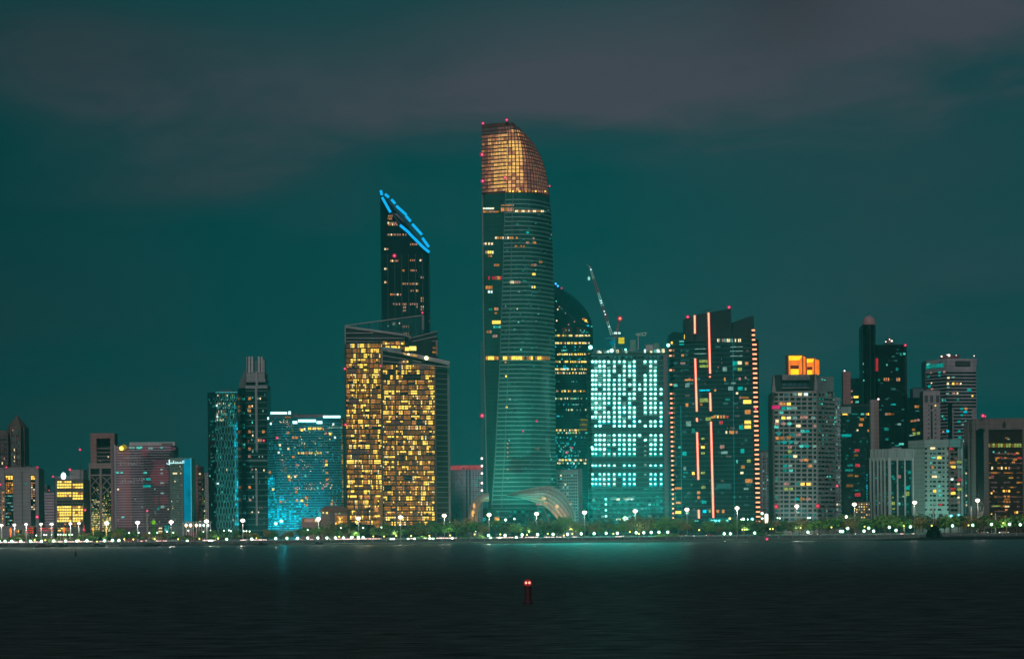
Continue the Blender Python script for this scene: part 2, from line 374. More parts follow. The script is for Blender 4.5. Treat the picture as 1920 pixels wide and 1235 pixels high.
# --- portal tower with X bracing
b = B('office_tower', 'pink stone portal tower with an open top frame and cross braced twin bays', [(167, 1950), (213.5, 1950)], 868, 26)
b.body(gdark, name='glass_core')
for (a, c) in ((167, 171), (187.5, 191.5), (209, 213.5)): b.rect(a, 868, c, 996, pink if a > 200 else M('sand_stone', (.33, .26, .23)), 1.6, 'pier')
b.rect(171, 868, 209, 878, M('sand_stone', (0, 0, 0)), 1.4, 'lintel'); b.rect(171, 889, 209, 891.5, M('sand_stone', (0, 0, 0)), 1.4, 'lintel')
for (a, c) in ((171.5, 187), (192, 208.5)):
    for k in range(2):
        y0 = 893 + k * 17; q = MB()
        for (p0, p1) in (((a, y0), ((a + c) / 2, y0 + 8)), ((c, y0), ((a + c) / 2, y0 + 8)), (((a + c) / 2, y0 + 8), (a, y0 + 17)), (((a + c) / 2, y0 + 8), (c, y0 + 17))):
            q.bar(P(p0[0], p0[1], 1948.6), P(p1[0], p1[1], 1948.6), .45, .45, M('sand_stone', (0, 0, 0)), 4)
        q.build('cross_brace', b.root)
    b.grid(a, c, 912, 935, 7, 6, .5, .45, wch({'D': 6, 'g': 1.5, 'n': 1, 'w': .6, 's': 2}), .12)
    b.grid(a, c, 935, 962, 8, 8, .55, .5, wch({'D': 3, 'g': 3, 'w': 1.2, 'e': 1, 'n': 2}), .12)
    b.grid(a, c, 962, 996, 8, 10, .6, .6, wch({'D': 1, 'g': 4, 'w': 2.5, 'Y': 1.5, 'b': 1, 'e': 1}), .12)
# upper frame set back on the shaft
D = 1956; z0 = b.ztop - .3; q = MB()
def fr(a, c, y0, y1, mt, D=1956, t=16, nm='upper_frame'):
    q = MB(); q.box(X(a, D), X(c, D), D, D + t, CAMZ + Q(a, y1)[1] * D / F, CAMZ + Q(a, y0)[1] * D / F, mt); return q.build(nm, b.root)
fr(170, 181, 812, 868, pink); fr(207, 215, 812, 868, pink); fr(181, 207, 812, 821.5, pink); fr(181, 207, 838, 868.2, gdark, 1958, 12, 'glass_core')
for k in range(4): fr(181.2, 206.8, 839 + k * 7.2, 842 + k * 7.2, M('brown_band', (.14, .12, .11)), 1956.4, 12, 'spandrel')
fr(183, 206, 822, 837.5, M('dim_void', (.03, .07, .065)), 1966, 4, 'void_screen'); fr(215, 218.5, 835, 990, M('plum_stone', (.09, .07, .075)), 1962, 16, 'side_wall')
b.wins([(203, 856, 2, 2.5, 'w'), (188, 864, 2, 1.2, 'p')]); b.finish()
b = B('apartment_building', 'narrow dusky pink block just left of the portal tower', [(160, 2010), (168, 2010)], 904, 22, ref=900)
b.body(M('plum_stone', (0, 0, 0))); b.grid(161, 167, 908, 985, 2, 12, .4, .4, wch({'D': 4, 'p': 2, 'q': 2, 'r': .4})); b.beacon(164, 985, r=.9); b.finish()

# --- banner block
b = B('hotel_building', 'wide mauve striped block with a huge printed banner and roof sign', [(213, 1862), (216, 1850), (318, 1850), (328, 1862)], 835, 30)
b.body(M('mauve_wall', (.15, .12, .15)))
mb = MB(); 
for i in range(32):
    y = 838 + i * 4.75
    b.rect(218, y, 318, y + 1.9, band_p, 1.75, mb=mb)
mb.build('floor_band', b.root)
b.rect(213.5, 834, 217.5, 994, M('lilac_edge', (.36, .34, .42)), .8, 'corner_pier')
q = MB(); D = 1852; q.box(X(243, D), X(328, D), D, D + 12, b.ztop - .2, b.Z(285, 828.5, D), pale); q.build('parapet_sign_board', b.root)
q = MB()
for i in range(11): q.box(X(303 + i * 1.9, 1851), X(304.1 + i * 1.9, 1851), 1851.3, 1851.9, b.Z(310, 834, 1851), b.Z(310, 831, 1851) + (.25 if i % 3 else .6), dconc)
q.build('sign_lettering', b.root)
mred = M('banner_red', (.42, .06, .10)); mdk = M('banner_dark', (.03, .045, .055)); mpl = M('banner_plum', (.22, .08, .13))
def blob(cx, cy, rx, ry, mt, dy, nm, n=22, f=None):
    q = MB(); D = 1850 - dy; pts = []
    for k in range(n):
        t = 2 * math.pi * k / n; r = 1 if f is None else f(t); pts.append(P(cx + rx * r * math.cos(t), cy - ry * r * math.sin(t), D))
    q.loft([[(p.x, p.y, p.z) for p in pts], [(p.x, p.y + .25, p.z) for p in pts]], mt); return q.build(nm, b.root)
q = MB(); q.box(X(219, 1849.2), X(236, 1849.2), 1849.2, 1849.4, b.Z(225, 990, 1850), b.Z(225, 845, 1850), M('banner_rose', (.34, .12, .15))); q.build('banner_stripe', b.root)
q = MB(); pts = [P(x, y, 1849.0) for x, y in ((233, 845), (243, 845), (247, 990), (236, 990))]; q.loft([[tuple(p) for p in pts], [(p.x, p.y + .2, p.z) for p in pts]], M('banner_red2', (.42, .10, .10))); q.build('banner_stripe', b.root)
blob(300, 856, 25, 17, mdk, 1.3, 'banner_shape'); blob(300, 841, 30, 6, mpl, 1.0, 'banner_shape'); blob(272, 846, 9, 10, mred, 1.15, 'banner_shape')
blob(299, 890, 17, 21, mred, 1.6, 'banner_shape', f=lambda t: 1 - .12 * math.sin(3 * t)); blob(300, 866, 17, 5, mpl, 1.9, 'banner_shape'); blob(307, 936, 6.5, 10, mred, 1.5, 'banner_shape'); blob(292, 938, 3, 10, mred, 1.45, 'banner_shape')
mb = MB()
for i in range(30):
    y = 848 + i * 4.75; b.rect(270, y, 318, y + .9, M('banner_seam', (.13, .10, .12)), 2.1, mb=mb)
mb.build('banner_slat', b.root)
b.grid(219, 317, 843, 990, 24, 31, .55, .35, lambda i, j: random.choices([None, 'D', 'q', 'c', 'w'], [30, 9, 5, .35, .2])[0], .18)
b.wins([(262, 839, 10, 4, 'c'), (283, 840, 8, 3.4, 'e'), (248, 839, 9, 3.4, 'e'), (303, 839, 4, 2, 'c'), (221, 886, 5, 3, 'c'), (229, 886, 4, 3, 'c'), (273, 886, 6, 3, 'c'), (279, 898, 8, 4, 'T'), (276, 911, 14, 4, 'T'), (231, 969, 5, 3, 'c'),
        (304, 880, 5, 3, 'e'), (304, 887, 4, 2.5, 'e'), (305, 905, 7, 3, 'e'), (305, 924, 6, 3, 'e'), (305, 950, 6, 5, 'e'), (297, 953, 4, 5, 't'), (222, 917, 2.5, 2.5, 'w'), (222, 974, 2, 2, 'p')], None)
for t in range(len(b.w) - 18, len(b.w)): b.w[t] = b.w[t][:6] + (2.4,)
o = MB(); o.ball(P(228, 840, 1846), 1.8, EM('amber_lamp', (255, 215, 90), 2.5, 0), 8, 6); o.ball(P(232, 838, 1847), 2.6, GLOW('amber_flood_halo', (150, 130, 20), .9, .4), 8, 6, .9); o.build('roof_floodlight', b.root)
b.finish()
def text(body, px, py, D, hpx, mt, parent=None, ext=.15, align='CENTER', wscale=1., name='sign_lettering'):
    cu = bpy.data.curves.new('lettering', 'FONT'); cu.body = body; cu.size = 1; cu.extrude = 0.0; cu.align_x = align; cu.align_y = 'CENTER'
    ob = bpy.data.objects.new('lettering', cu); COL.objects.link(ob); dg = bpy.context.evaluated_depsgraph_get(); dg.update()
    me = bpy.data.meshes.new_from_object(ob.evaluated_get(dg)); bpy.data.objects.remove(ob)
    p = P(px, py, D); s = hpx * D / F / .72; off = parent_loc(parent)
    for v in me.vertices: v.co = Vector((p.x + v.co.x * s * wscale, p.y - v.co.z * s, p.z + v.co.y * s)) - off
    me.name = name; me.materials.clear(); me.materials.append(mt)
    o = bpy.data.objects.new(name, me); COL.objects.link(o); md = o.modifiers.new('thickness', 'SOLIDIFY'); md.thickness = ext; md.offset = 0
    if parent: o.parent = parent
    return o
slet = M('silver_letters', (.62, .54, .58), .5)
text('ETIHAD', 244, 869.5, 1847.8, 6.5, slet, b.root, wscale=1.25); text('AIRWAYS', 248, 858, 1847.8, 5, slet, b.root, wscale=1.1)
text('\ufea9\ufe8e\ufea4\ufe97\ufefb\ufe8d', 246, 901, 1847.8, 9, slet, b.root, wscale=1.4)

# --- slim block with cyan blade
b = B('office_building', 'slim grey green block with a glowing blue end blade and lit roof sign', [(317, 1824), (319, 1818), (359, 1818)], 858, 26)
b.body(M('sage_wall', (.13, .18, .16))); b.grid(321, 341, 872, 985, 10, 26, .55, .45, wch({'D': 20, 's': 3, 'w': .3, 'p': .3, 'g': .6})); b.rect(320, 868, 343, 871, M('sage_wall', (0, 0, 0)), .8, 'cornice')
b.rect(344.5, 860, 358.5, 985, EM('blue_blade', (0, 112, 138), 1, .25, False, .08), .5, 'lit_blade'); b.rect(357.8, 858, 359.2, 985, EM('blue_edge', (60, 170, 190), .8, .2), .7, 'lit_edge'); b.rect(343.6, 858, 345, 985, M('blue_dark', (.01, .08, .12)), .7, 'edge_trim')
lm = EM('white_cyan_sign', (200, 255, 255), 1.6, 0); q = MB()
q.box(X(316.5, 1816.8), X(318.2, 1816.8), 1816.4, 1816.8, b.Z(317, 871, 1817), b.Z(317, 861.5, 1817), lm); q.build('sign_lettering', b.root)
text('\ufeb2\ufee0\ufe98\ufea0\ufee4\ufedf\ufe8d', 329, 866, 1816.8, 5.5, lm, b.root, wscale=1.2)
b.wins([(328, 887, 8, 3, 'w'), (328, 902, 2, 2, 'w'), (339, 887, 2, 2, 'w')]); b.finish()

# --- terracotta flats and white slim flats
b = B('apartment_building', 'rounded terracotta pink flats with dark balconies beside the blue blade', [(358, 1952), (362, 1947), (370, 1945), (376, 1949), (378, 1954)], 874, 22)
rooftop(b, 363, 372, 871, conc); b.body(M('terracotta', (.40, .19, .17))); b.grid(359, 363, 880, 985, 1, 20, .9, .5, wch({'D': 6, 'q': 1})); b.grid(373, 378, 880, 985, 2, 20, .8, .5, wch({'D': 5, 'q': 2, 'w': .3})); b.bands(20, .8, M('terracotta', (0, 0, 0)), .7, name='balcony'); b.finish()
b = B('apartment_building', 'slim pale flats with a ladder of small windows beside the latticed glass tower', [(377, 1960), (392, 1960)], 888, 20)
b.body(M('khaki_wall', (.2, .21, .18))); b.rect(386, 890, 391, 982, pale, .4, 'stair_tower'); b.grid(387.2, 389.8, 892, 982, 1, 22, .7, .5, wch({'D': 1}), .6); b.grid(378, 385, 892, 982, 2, 20, .6, .5, wch({'D': 4, 's': 2, 'g': 1, 'w': .4})); b.rect(377, 886, 392, 889, conc, .6, 'cornice'); b.finish()

# --- latticed glass tower and its partner
b = B('glass_tower', 'dark teal glass tower with a wavy net of mullions and twinkling top floors', [(390, 1868), (405, 1850), (447, 1850)], 734, 34)
b.body(gdark, cap=dconc)
mb = MB(); pa = b.path; zt = b.ztop; nz = 44
for k in range(15):
    uu = pa.c[1] + (pa.L - pa.c[1]) * (k + .5) / 15.5
    for j in range(nz):
        z0 = G + (zt - G) * j / nz; z1 = G + (zt - G) * (j + 1) / nz
        a = uu + .62 * (1 if (j // 2 + k) % 2 else -1); c = uu + .62 * (1 if ((j + 1) // 2 + k) % 2 else -1)
        p0 = pa.at(a, .35); p1 = pa.at(c, .35); mb.bar((p0.x, p0.y, z0), (p1.x, p1.y, z1), .26, .26, M('lattice_metal', (.08, .24, .24), .5), 4)
mb.build('lattice', b.root)
tw = wch({'D': 3, 't': 3, 'T': 1.5, 'c': 1.6, 'w': .7, None: 2})
for y in (745, 760): b.grid(407, 445, y - 6, y + 6, 11, 3, .45, .8, wch({'c': 2, 'w': 1, 't': 4, 'T': 2, 'D': 4, 'g': .6}), .15, .5)
b.grid(406, 425, 768, 790, 7, 4, .45, .8, wch({'w': 2, 'p': 1.5, 'o': 1.2, 'c': 2, 't': 2, 'D': 2}), .15, .5); b.grid(425, 440, 768, 800, 5, 6, .45, .8, wch({'t': 3, 'c': 1, 'D': 3, 'T': 1}), .15, .5)
b.grid(406, 440, 800, 990, 15, 32, .5, .75, lambda i, j: random.choices([None, 't', 'T', 'c', 'w', 'D', 's'], [8, 2.4, .5, .3 + j * .014, .1 + j * .01, 3, 3])[0], .12, .4)
b.grid(392, 404, 745, 990, 4, 36, .6, .5, lambda i, j: random.choices([None, 's', 't', 'c'], [12, 2, 1, .2])[0], .1)
b.grid(440, 446.5, 790, 990, 2, 38, .95, .9, lambda i, j: random.choices(['K', 'k', 'T', 't', 'D'], [4, 1.2 + j * .05, 1, 1, 3])[0], .12)
b.wins([(407, 760, 4, 3.5, 'W'), (408, 781, 4, 4, 'W'), (440, 764, 3, 3, 'k'), (437, 797, 9, 4, 'T'), (404, 789, 3, 3, 'c'), (409, 906, 5, 3, 'W'), (405, 805, 8, 3, 't')])
b.rect(405, 734.5, 445, 735.6, EM('cyan_edge_strip', (70, 190, 200), .9, .2), .5, 'roof_light_strip'); rooftop(b, 413, 436, 731); b.finish()

b = B('glass_tower', 'dark tower with stepped stone crown and white spine beside the latticed glass tower', [(447, 1908), (463, 1900), (501.5, 1900)], 727, 36)
b.body(M('deep_green_glass', (.003, .03, .026), .18, 0, .25, .4)); b.bands(26, .55, M('green_band', (.10, .2, .185)), .4, px=(462, 502))
b.rect(479, 727, 483, 845, M('spine', (.30, .29, .30)), 1.2, 'spine'); b.rect(479.5, 880, 483, 985, M('spine', (0, 0, 0)), .8, 'spine')
b.rect(447, 861, 502, 865, M('green_ledge', (.12, .2, .19)), .9, 'ledge')
def cr(px0, px1, y0, y1, mt, D=1900, dp=24, nm='crown_block'):
    q = MB(); q.box(X(px0, D, 700), X(px1, D, 700), D, D + dp, CAMZ + Q(480, y1)[1] * D / F, CAMZ + Q(480, y0)[1] * D / F, mt); return q.build(nm, b.root)
cr(460, 501, 722, 728, conc, 1899); cr(462, 496.5, 719, 722.2, gdark, 1902); cr(461.5, 497.5, 711, 716, conc, 1900.4); cr(461, 497, 715.5, 719.5, gdark, 1902.4, 20); cr(462, 496, 698, 711.3, conc, 1901)
for (a, c, y) in ((462, 464, 669), (465.5, 469.5, 668), (471, 475, 668), (483.5, 487.5, 668), (489, 493, 669), (494, 496, 674)): cr(a, c, y, 699, pale if a > 464 else conc, 1901, 10, 'crown_fin')
cr(475.5, 483, 676, 699, M('teal_core', (.08, .17, .17)), 1906, 12, 'crown_core'); cr(479, 483, 696, 723, M('spine', (0, 0, 0)), 1898.4, 3, 'spine')
q = MB(); a = [P(x, y, 1904) for x, y in ((447.5, 727), (460.5, 727), (462, 698), (460, 690), (450, 712))]; q.loft([[tuple(p) for p in a], [(p.x, p.y + 20, p.z) for p in a]], M('dusk_stone', (.09, .12, .12))); q.build('crown_buttress', b.root)
b.grid(447.5, 461, 740, 985, 4, 46, .5, .7, lambda i, j: random.choices([None, 't', 'T', 'c', 'w'], [6 + j * .25, 3, 1, .5, .2])[0], .12, .4)
b.grid(464, 500, 735, 985, 9, 26, .6, .5, lambda i, j: random.choices([None, 'D', 'e', 's', 'n'], [20, 5, .5, 3, .6])[0], .2)
for (x, y) in ((468, 747), (468, 762), (468, 770), (468, 809), (494, 809), (468, 841), (468, 855), (489, 825), (484, 825), (468, 913), (469, 937)): b.win(x, y, 4.5, 5, random.choice('oopo'), .3)
for (x, y) in ((473, 745), (473, 761), (473, 792), (484, 747), (488, 747), (493, 770), (474, 809), (474, 816), (472, 824), (480, 880), (495, 881), (480, 928), (473, 880), (481, 960), (473, 960), (485, 960), (486, 856), (492, 856)): b.win(x, y, 2.2, 3.5, random.choice('wecpw'), .3)
b.beacon(494.5, 825.5); b.finish()
# ================================================================== middle of the skyline
# --- cyan hotel
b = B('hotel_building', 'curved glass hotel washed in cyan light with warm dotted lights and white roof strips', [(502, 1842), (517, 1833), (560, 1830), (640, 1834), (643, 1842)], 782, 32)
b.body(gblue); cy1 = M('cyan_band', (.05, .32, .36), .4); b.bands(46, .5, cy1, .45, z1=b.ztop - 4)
rooftop(b, 505, 560, 775, M('teal_plant', (.03, .10, .10)), dd=10); rooftop(b, 552, 612, 777, M('mauve_plant', (.16, .12, .14)), dd=6); rooftop(b, 600, 640, 780, M('teal_plant', (0, 0, 0)), dd=9)
ws = EM('white_cyan_strip', (190, 255, 255), 2.2, 0)
def strip(px0, px1, py, D, r=.9):
    q = MB(); q.bar(P(px0, py, D), P(px1, py, D), r, r, ws, 8); q.build('roof_light_strip', b.root)
strip(507.5, 538, 774, 1830); strip(541, 545, 773.6, 1830, 1.2); strip(559, 592, 788.5, 1826, 1); strip(549, 557, 791.5, 1826, 1.1); strip(594, 604, 791.5, 1826, 1.1); strip(606, 638, 781, 1830); strip(501.5, 504, 784, 1834, 1.); strip(506.5, 509, 794, 1832, .9)
b.grid(503, 642, 796, 940, 44, 32, .6, .55, lambda i, j: random.choices([None, 's', 't', 'K', 'D'], [10, 2, 2, .8 + j * .05, 3])[0], .15)
b.grid(503, 516, 890, 980, 4, 20, .8, .7, wch({'K': 4, 'k': 2, 't': 2, 'D': 2}), .2)
b.grid(503, 574, 925, 992, 18, 15, .9, .7, lambda i, j: random.choices(['k', 'K', 't', None], [.2 + j * (1.1 if i < 15 else .4), 1.5 + j * .3, 2, max(0, 6 - j * .45 + max(0, i - 13) * 1.2)])[0], .2)  # cyan floodlight wash set as glowing panes, denser toward the foot
b.grid(566, 600, 950, 975, 8, 5, .9, .6, wch({'K': 4, 't': 3, 'D': 2}), .2)
# dotted warm lights clustered over the facade (plain generic scatter)
import random as rr
g_ = rr.Random(11)
cl = [(600, 803, 24, 4, 70), (534, 790, 13, 10, 60), (585, 848, 26, 4, 46), (534, 875, 10, 22, 46), (607, 870, 8, 26, 40), (575, 872, 20, 14, 50), (585, 912, 30, 8, 90), (620, 905, 8, 12, 24), (574, 940, 9, 16, 40), (624, 940, 6, 12, 30), (560, 830, 22, 14, 30), (600, 830, 18, 12, 30), (548, 800, 8, 8, 14), (620, 815, 10, 10, 24), (555, 895, 12, 12, 30), (540, 935, 12, 12, 16), (586, 820, 40, 60, 60)]
for (cx, cy, rx, ry, n) in cl:
    for _ in range(n // 2):
        x = cx + g_.gauss(0, .5) * rx; y = cy + g_.gauss(0, .5) * ry
        if 505 < x < 640 and 786 < y < 955: b.win(x, y, g_.uniform(.9, 1.6), g_.uniform(.9, 1.6), g_.choice('wppbebgpwq'), .7)
for x in range(579, 609, 3): b.win(x, 803 + g_.uniform(-.6, .6), 2.2, 4.2, g_.choice('yYyo'), .7)
for x in range(560, 604, 3): b.win(x, 849, 1.8, 3.2, g_.choice('yogyn'), .7)
for x in range(536, 546, 2): b.win(x, 782, 1.8, 2, 'b', .7)
for (x, y) in ((540, 811), (550, 820), (556, 820), (563, 804), (566, 806), (550, 856), (611, 812), (619, 813), (557, 871), (612, 864), (612, 871), (613, 886), (613, 899), (613, 907), (605, 915), (542, 893), (543, 899), (555, 915), (556, 922), (557, 938), (566, 938), (507, 885), (513, 917), (574, 932), (575, 946), (622, 944), (527, 940)): b.win(x, y, 4.2, 4.2, g_.choice('oyop'), .8)
for (x, y) in ((525, 834), (526, 841), (541, 841), (573, 892), (554, 893), (523, 848), (596, 914), (571, 804), (628, 820), (625, 795)): b.win(x, y, 3.4, 4, g_.choice('wcW'), .8)
for x in range(615, 640, 3): b.win(x, 801 + (x % 2) * .5, 2, 2.2, g_.choice('ece'), .7)
b.beacon(519.5, 820.5); b.finish()

# --- low brown palace wing
b = B('low_pavilion', 'low brown stone pavilion with hipped roof and glowing orange lobby window', [(598, 1766), (602, 1760), (652, 1760)], 957, 30, ref=970)
b.body(M('warm_stone', (.22, .14, .11))); pyramid(b, b.Z(620, 948.5), mt=M('clay_roof', (.18, .08, .06)), sc=.6); b.rect(596, 956, 652, 959, M('clay_roof', (0, 0, 0)), 1.2, 'eaves')
b.grid(628.5, 650.5, 966, 983, 6, 4, .8, .8, wch({'o': 3, 'y': 1.4, 'b': 2}), .3); b.wins([(636, 970, 3, 3, 'Y'), (641, 970, 3, 3, 'Y'), (636, 978, 3, 3, 'Y'), (641, 978, 3, 3, 'Y'), (606, 960.5, 3, 2.5, 'w'), (613, 961, 3.4, 3.4, 'Y'), (624, 964, 5, 4, 't'), (630, 963, 3, 4, 'p'), (636, 962, 4, 2.5, 'g')], None)
b.rect(618.5, 958, 627, 984, M('warm_stone_dark', (.13, .10, .10)), .6, 'pier'); b.finish()
b = B('low_pavilion', 'long low pink lit wing left of the brown pavilion', [(566, 1768), (600, 1768)], 970, 20, ref=975)
b.body(M('rose_render', (.34, .18, .17))); b.grid(567, 600, 971, 979, 10, 1, .7, .7, wch({'p': 3, 'b': 2, 'q': 1, 'w': .5})); b.finish()

# --- tall dark tower with slanted blue crown
b = B('skyscraper', 'tall dark tower whose slanted top is outlined in bright blue light', [(715, 2110), (722, 2100), (797, 2100), (806, 2110)], None, 34, ref=600)
po = b.poly(); zl = b.Z(712, 358, 2100); zr = b.Z(806, 474, 2100)
def ztp(x): return zl + (zr - zl) * (x - po[0][0]) / (po[3][0] - po[0][0])
mb = MB(); mb.prism(po, G, [ztp(p[0]) for p in po[:4]] + [ztp(po[3][0]) - 22, ztp(po[0][0]) + 8 - 22], gdark, dconc); mb.build('wall', b.root)
b.ztop = zr; b.ribs([716, 728, 741, 754, 767, 780, 793, 804], .7, M('dark_rib', (.02, .07, .07)), .5, z1=zr - 1)
bl = EM('blue_neon', (16, 158, 218), 1.25, .1)
segs = [((714, 357), (716, 366)), ((716.5, 370), (732, 398)), ((722, 364), (729, 370)), ((734, 374), (741, 382)), ((743, 386), (762, 403)), ((761, 405), (770, 415)), ((773, 420), (791, 440)), ((792, 446), (804, 463)), ((750, 422), (768, 437)), ((767, 437), (795, 465)), ((794, 464), (805, 473))]
for (a, c) in segs:
    q = MB(); q.bar(P(a[0], a[1], 2094), P(c[0], c[1], 2094), 1.25, 1.25, bl, 8); q.build('neon_tube', b.root)
fr_m = M('crown_frame', (.06, .09, .09)); q = MB()
for (a, c) in (((714, 356), (806, 472)), ((716, 372), (735, 400)), ((735, 400), (750, 421)), ((750, 421), (805, 473))): q.bar(P(a[0], a[1], 2096), P(c[0], c[1], 2096), .7, .7, fr_m, 4)
q.build('crown_frame', b.root)
q = MB(); a = [P(x, y, 2098.5) for x, y in ((738, 400), (752, 401), (768, 418), (756, 416))]; q.loft([[tuple(p) for p in a], [(p.x, p.y + .5, p.z) for p in a]], M('mauve_panel', (.2, .17, .18))); q.build('crown_panel', b.root)
sw = []
for y, xs in ((405, (729, 732, 735)), (410, (728, 731, 734)), (418, (728, 731, 735, 738, 742)), (421, (729, 732, 736, 740, 744)), (440, (728, 731, 734, 739, 742, 746, 750, 756, 761)), (458, (770, 774, 778, 781)), (467, (722, 724, 727)), (489, (733, 736, 740, 743, 746)), (488, (770, 774, 778, 788, 790)), (507, (754, 757, 770, 773, 776, 780)), (504, (722, 725)), (520, (790, 793)), (532, (754, 757, 760, 764, 769, 773, 776, 780, 783)), (545, (771, 775, 780, 783)), (529, (722, 725)), (552, (733, 736, 739, 743, 746, 751)), (559, (790, 793)), (564, (790, 793)), (570, (738, 741, 744, 749, 755, 758, 761, 770, 774, 778, 782)), (576, (757, 760)), (582, (757, 760)), (575, (782, 790, 793)), (580, (790, 793)), (602, (805, 792)), (612, (755, 758, 762, 766)), (606, (738, 741)), (625, (758, 762, 766)), (593, (793,))):
    for x in xs: sw.append((x, y, 2.2, 3.6))
for t in sw: b.win(t[0], t[1], t[2], t[3], random.choice('pppbow'), .2)
b.wins([(739, 607, 6, 5, 'e'), (728, 611, 3, 3, 'c'), (749, 606, 2, 3, 'w')]); b.beacon(739.5, 479.5, 2096, 2.0); b.beacon(792, 586, 2096, 1.2)
b.finish()

# --- gold lit twin slab: rear slab
gy = wch({'y': 5, 'Y': 1.8, 'o': 1.6, 'b': 4.5, 'n': 4.5, 'q': 2.5, 'w': .8, 'D': 1.2})
def goldc(i, j):
    k = random.choices(['y', 'Y', 'o', 'b', 'n', 'q', 'D', 'w'], [5.2, 1.6, 1.2, 3.6, 4, 2, 1.2, .8])[0]
    if k in 'yYw' and R() < .4: return (k, U(.35, .6))
    return k
rowk = {}
def rows(b, px0, px1, py0, ny, st, nx, seed, holes=()):
    g = rr.Random(seed)
    for j in range(ny):
        y = py0 + j * st; mood = g.random(); x = px0; w0 = (px1 - px0) / nx
        while x < px1 - .5:
            w = w0 * g.choice((1, 1, 1, 1, 1, 2, 2, 3))
            if g.random() < .08: w = w0 * g.choice((4, 6))
            w = min(w, px1 - x)
            if any(a <= x + w / 2 <= c and d <= y <= e for (a, d, c, e) in holes): x += w; continue
            r = g.random(); lit = .68 if mood > .25 else .44
            if r < lit:
                k = g.choice('yyyyyYow' if w < w0 * 1.6 else 'yybob'); h = g.choice((st * .72, st * .72, st * .42, st * .3))
                b.win(x + w / 2, y - (st * .72 - h) / 2, w * .78, h, k, .2)
                if h < st * .5 and g.random() < .75: b.win(x + w / 2, y + st * .17, w * .86, st * .36, g.choice('bnnb'), .15)
            elif r < lit + .34: b.win(x + w / 2, y, w * .92, st * .72, g.choice('bnnnbq'), .15)
            elif r < lit + .40:
                b.win(x + w / 2, y - st * .22, w * .95, st * .22, g.choice('yob'), .2); b.win(x + w / 2, y + st * .16, w * .9, st * .36, g.choice('nq'), .15)
            else: b.win(x + w / 2, y, w * .92, st * .68, g.choice('qdnb'), .15)
            x += w
mst = M('smoke_mullion', (.09, .085, .08), .5)
b = B('glass_tower', 'rear slab of the gold lit twin tower, tilted glass screen on its roof', [(647, 1862), (650, 1858), (716, 1856), (818, 1862), (822, 1872)], 640, 30, ref=780)
b.body(M('smoke_glass', (.02, .03, .032), .2, 0, .3, .6))
rows(b, 649, 716, 648, 36, 9.45, 25, 5); rows(b, 717, 760, 643, 2, 9, 9, 8); b.wins([(763, 654, 8, 7, 'y'), (774, 653, 13, 8, 'Y'), (744, 654, 6, 4, 'y')], None)
for x in (724, 729, 736, 745, 754): b.win(x, 644, 4, 3, random.choice('yYo'), .2)
b.bands(36, .5, mst, .5, px=(649, 716), z0=b.Z(680, 985), z1=b.Z(680, 643)); b.ribs([649, 670.5, 693.5, 715.5], .8, mst, .7, z1=b.ztop)
# roof screen
gl = GLOW('screen_glass', (20, 60, 62), .8, .72); q = MB(); D = 1858
def slab(pts, D, mt, t=.5, name='screen_glass', par=None):
    q = MB(); a = [P(x, y, D) for x, y in pts]; q.loft([[tuple(p) for p in a], [(p.x, p.y + t, p.z) for p in a]], mt); return q.build(name, par or b.root)
slab([(648, 641), (757, 641), (757, 629), (700, 618), (648, 613)], 1860, M('smoke_glass2', (.03, .05, .052), .3), 14, 'crown_wall')
slab([(650, 612), (795, 593), (795, 632), (757, 632), (700, 620)], 1876, gl)
q = MB(); fm = M('pale_frame', (.33, .31, .31), .5)
def fb(a, c, D, r=.55, mt=None): q.bar(P(a[0], a[1], D), P(c[0], c[1], D), r, r, mt or fm, 6)
fb((647, 610.5), (793, 591), 1875, .5); fb((648, 613), (757, 628), 1859, 1.1); fb((757, 628), (770, 632), 1859, .8); fb((648, 624.5), (700, 624), 1858, .4); fb((649, 634), (757, 634), 1858, .4); fb((647, 640), (757, 641), 1858, .4); fb((647.5, 610), (647.5, 645), 1859, .5)
for x in (658, 672, 692, 712, 731.5, 751, 770, 789): fb((x, 610.5 - (x - 648) * .131), (x, 613 + (x - 648) * .14), 1875, .35, dsteel)
fb((793, 591), (793, 618), 1875, 1.1, conc); q.build('screen_frame', b.root)
# right hand stepped part
slab([(768, 646), (768, 633), (820, 620), (821, 680), (800, 672), (768, 668)], 1866, M('smoke_glass3', (.015, .05, .052), .3), 10, 'crown_wall'); q = MB()
for k in range(5): fb((770, 634 + k * 7 + (2 if k > 2 else 0)), (820, 621 + k * 9), 1865, .4)
for x in (782, 800, 811): fb((x, 632 - (x - 770) * .2), (x, 668), 1865, .35, dsteel)
fb((768, 629), (768, 645), 1864, 1.2, conc); fb((810, 640), (822, 640), 1865, .4); q.build('screen_frame', b.root)
slab([(809, 643), (820.5, 641), (820.5, 667), (809, 667)], 1863.5, M('tan_stone', (.30, .22, .18)), 1, 'stair_shaft')
b.wins([(815, 660, 9, 3, 'b'), (815, 652, 8, 4, 'n')]); b.w = [t[:6] + (t[6],) for t in b.w]
b.beacon(646.5, 691, 1856, 1.3); b.beacon(648, 796, 1856, 1.3); b.beacon(714, 686, 1853, .9)
b.finish()
b = B('glass_tower', 'front slab of the gold lit twin tower, with curved roof edge and dark banded end', [(716, 1827), (719, 1822), (770, 1820), (819, 1822), (843, 1830)], 676, 26, ref=800)
po = b.poly(); D0 = 1822
mb = MB(); zt = [b.Z(716, 654, 1822), b.Z(719, 654.5, 1822), b.Z(770, 663, 1822), b.Z(819, 674, 1822), b.Z(843, 681, 1822)]
mb.prism(po, G, zt + [zt[-1], zt[0]], M('smoke_glass', (0, 0, 0)), dconc); mb.build('wall', b.root); b.ztop = b.Z(780, 688)
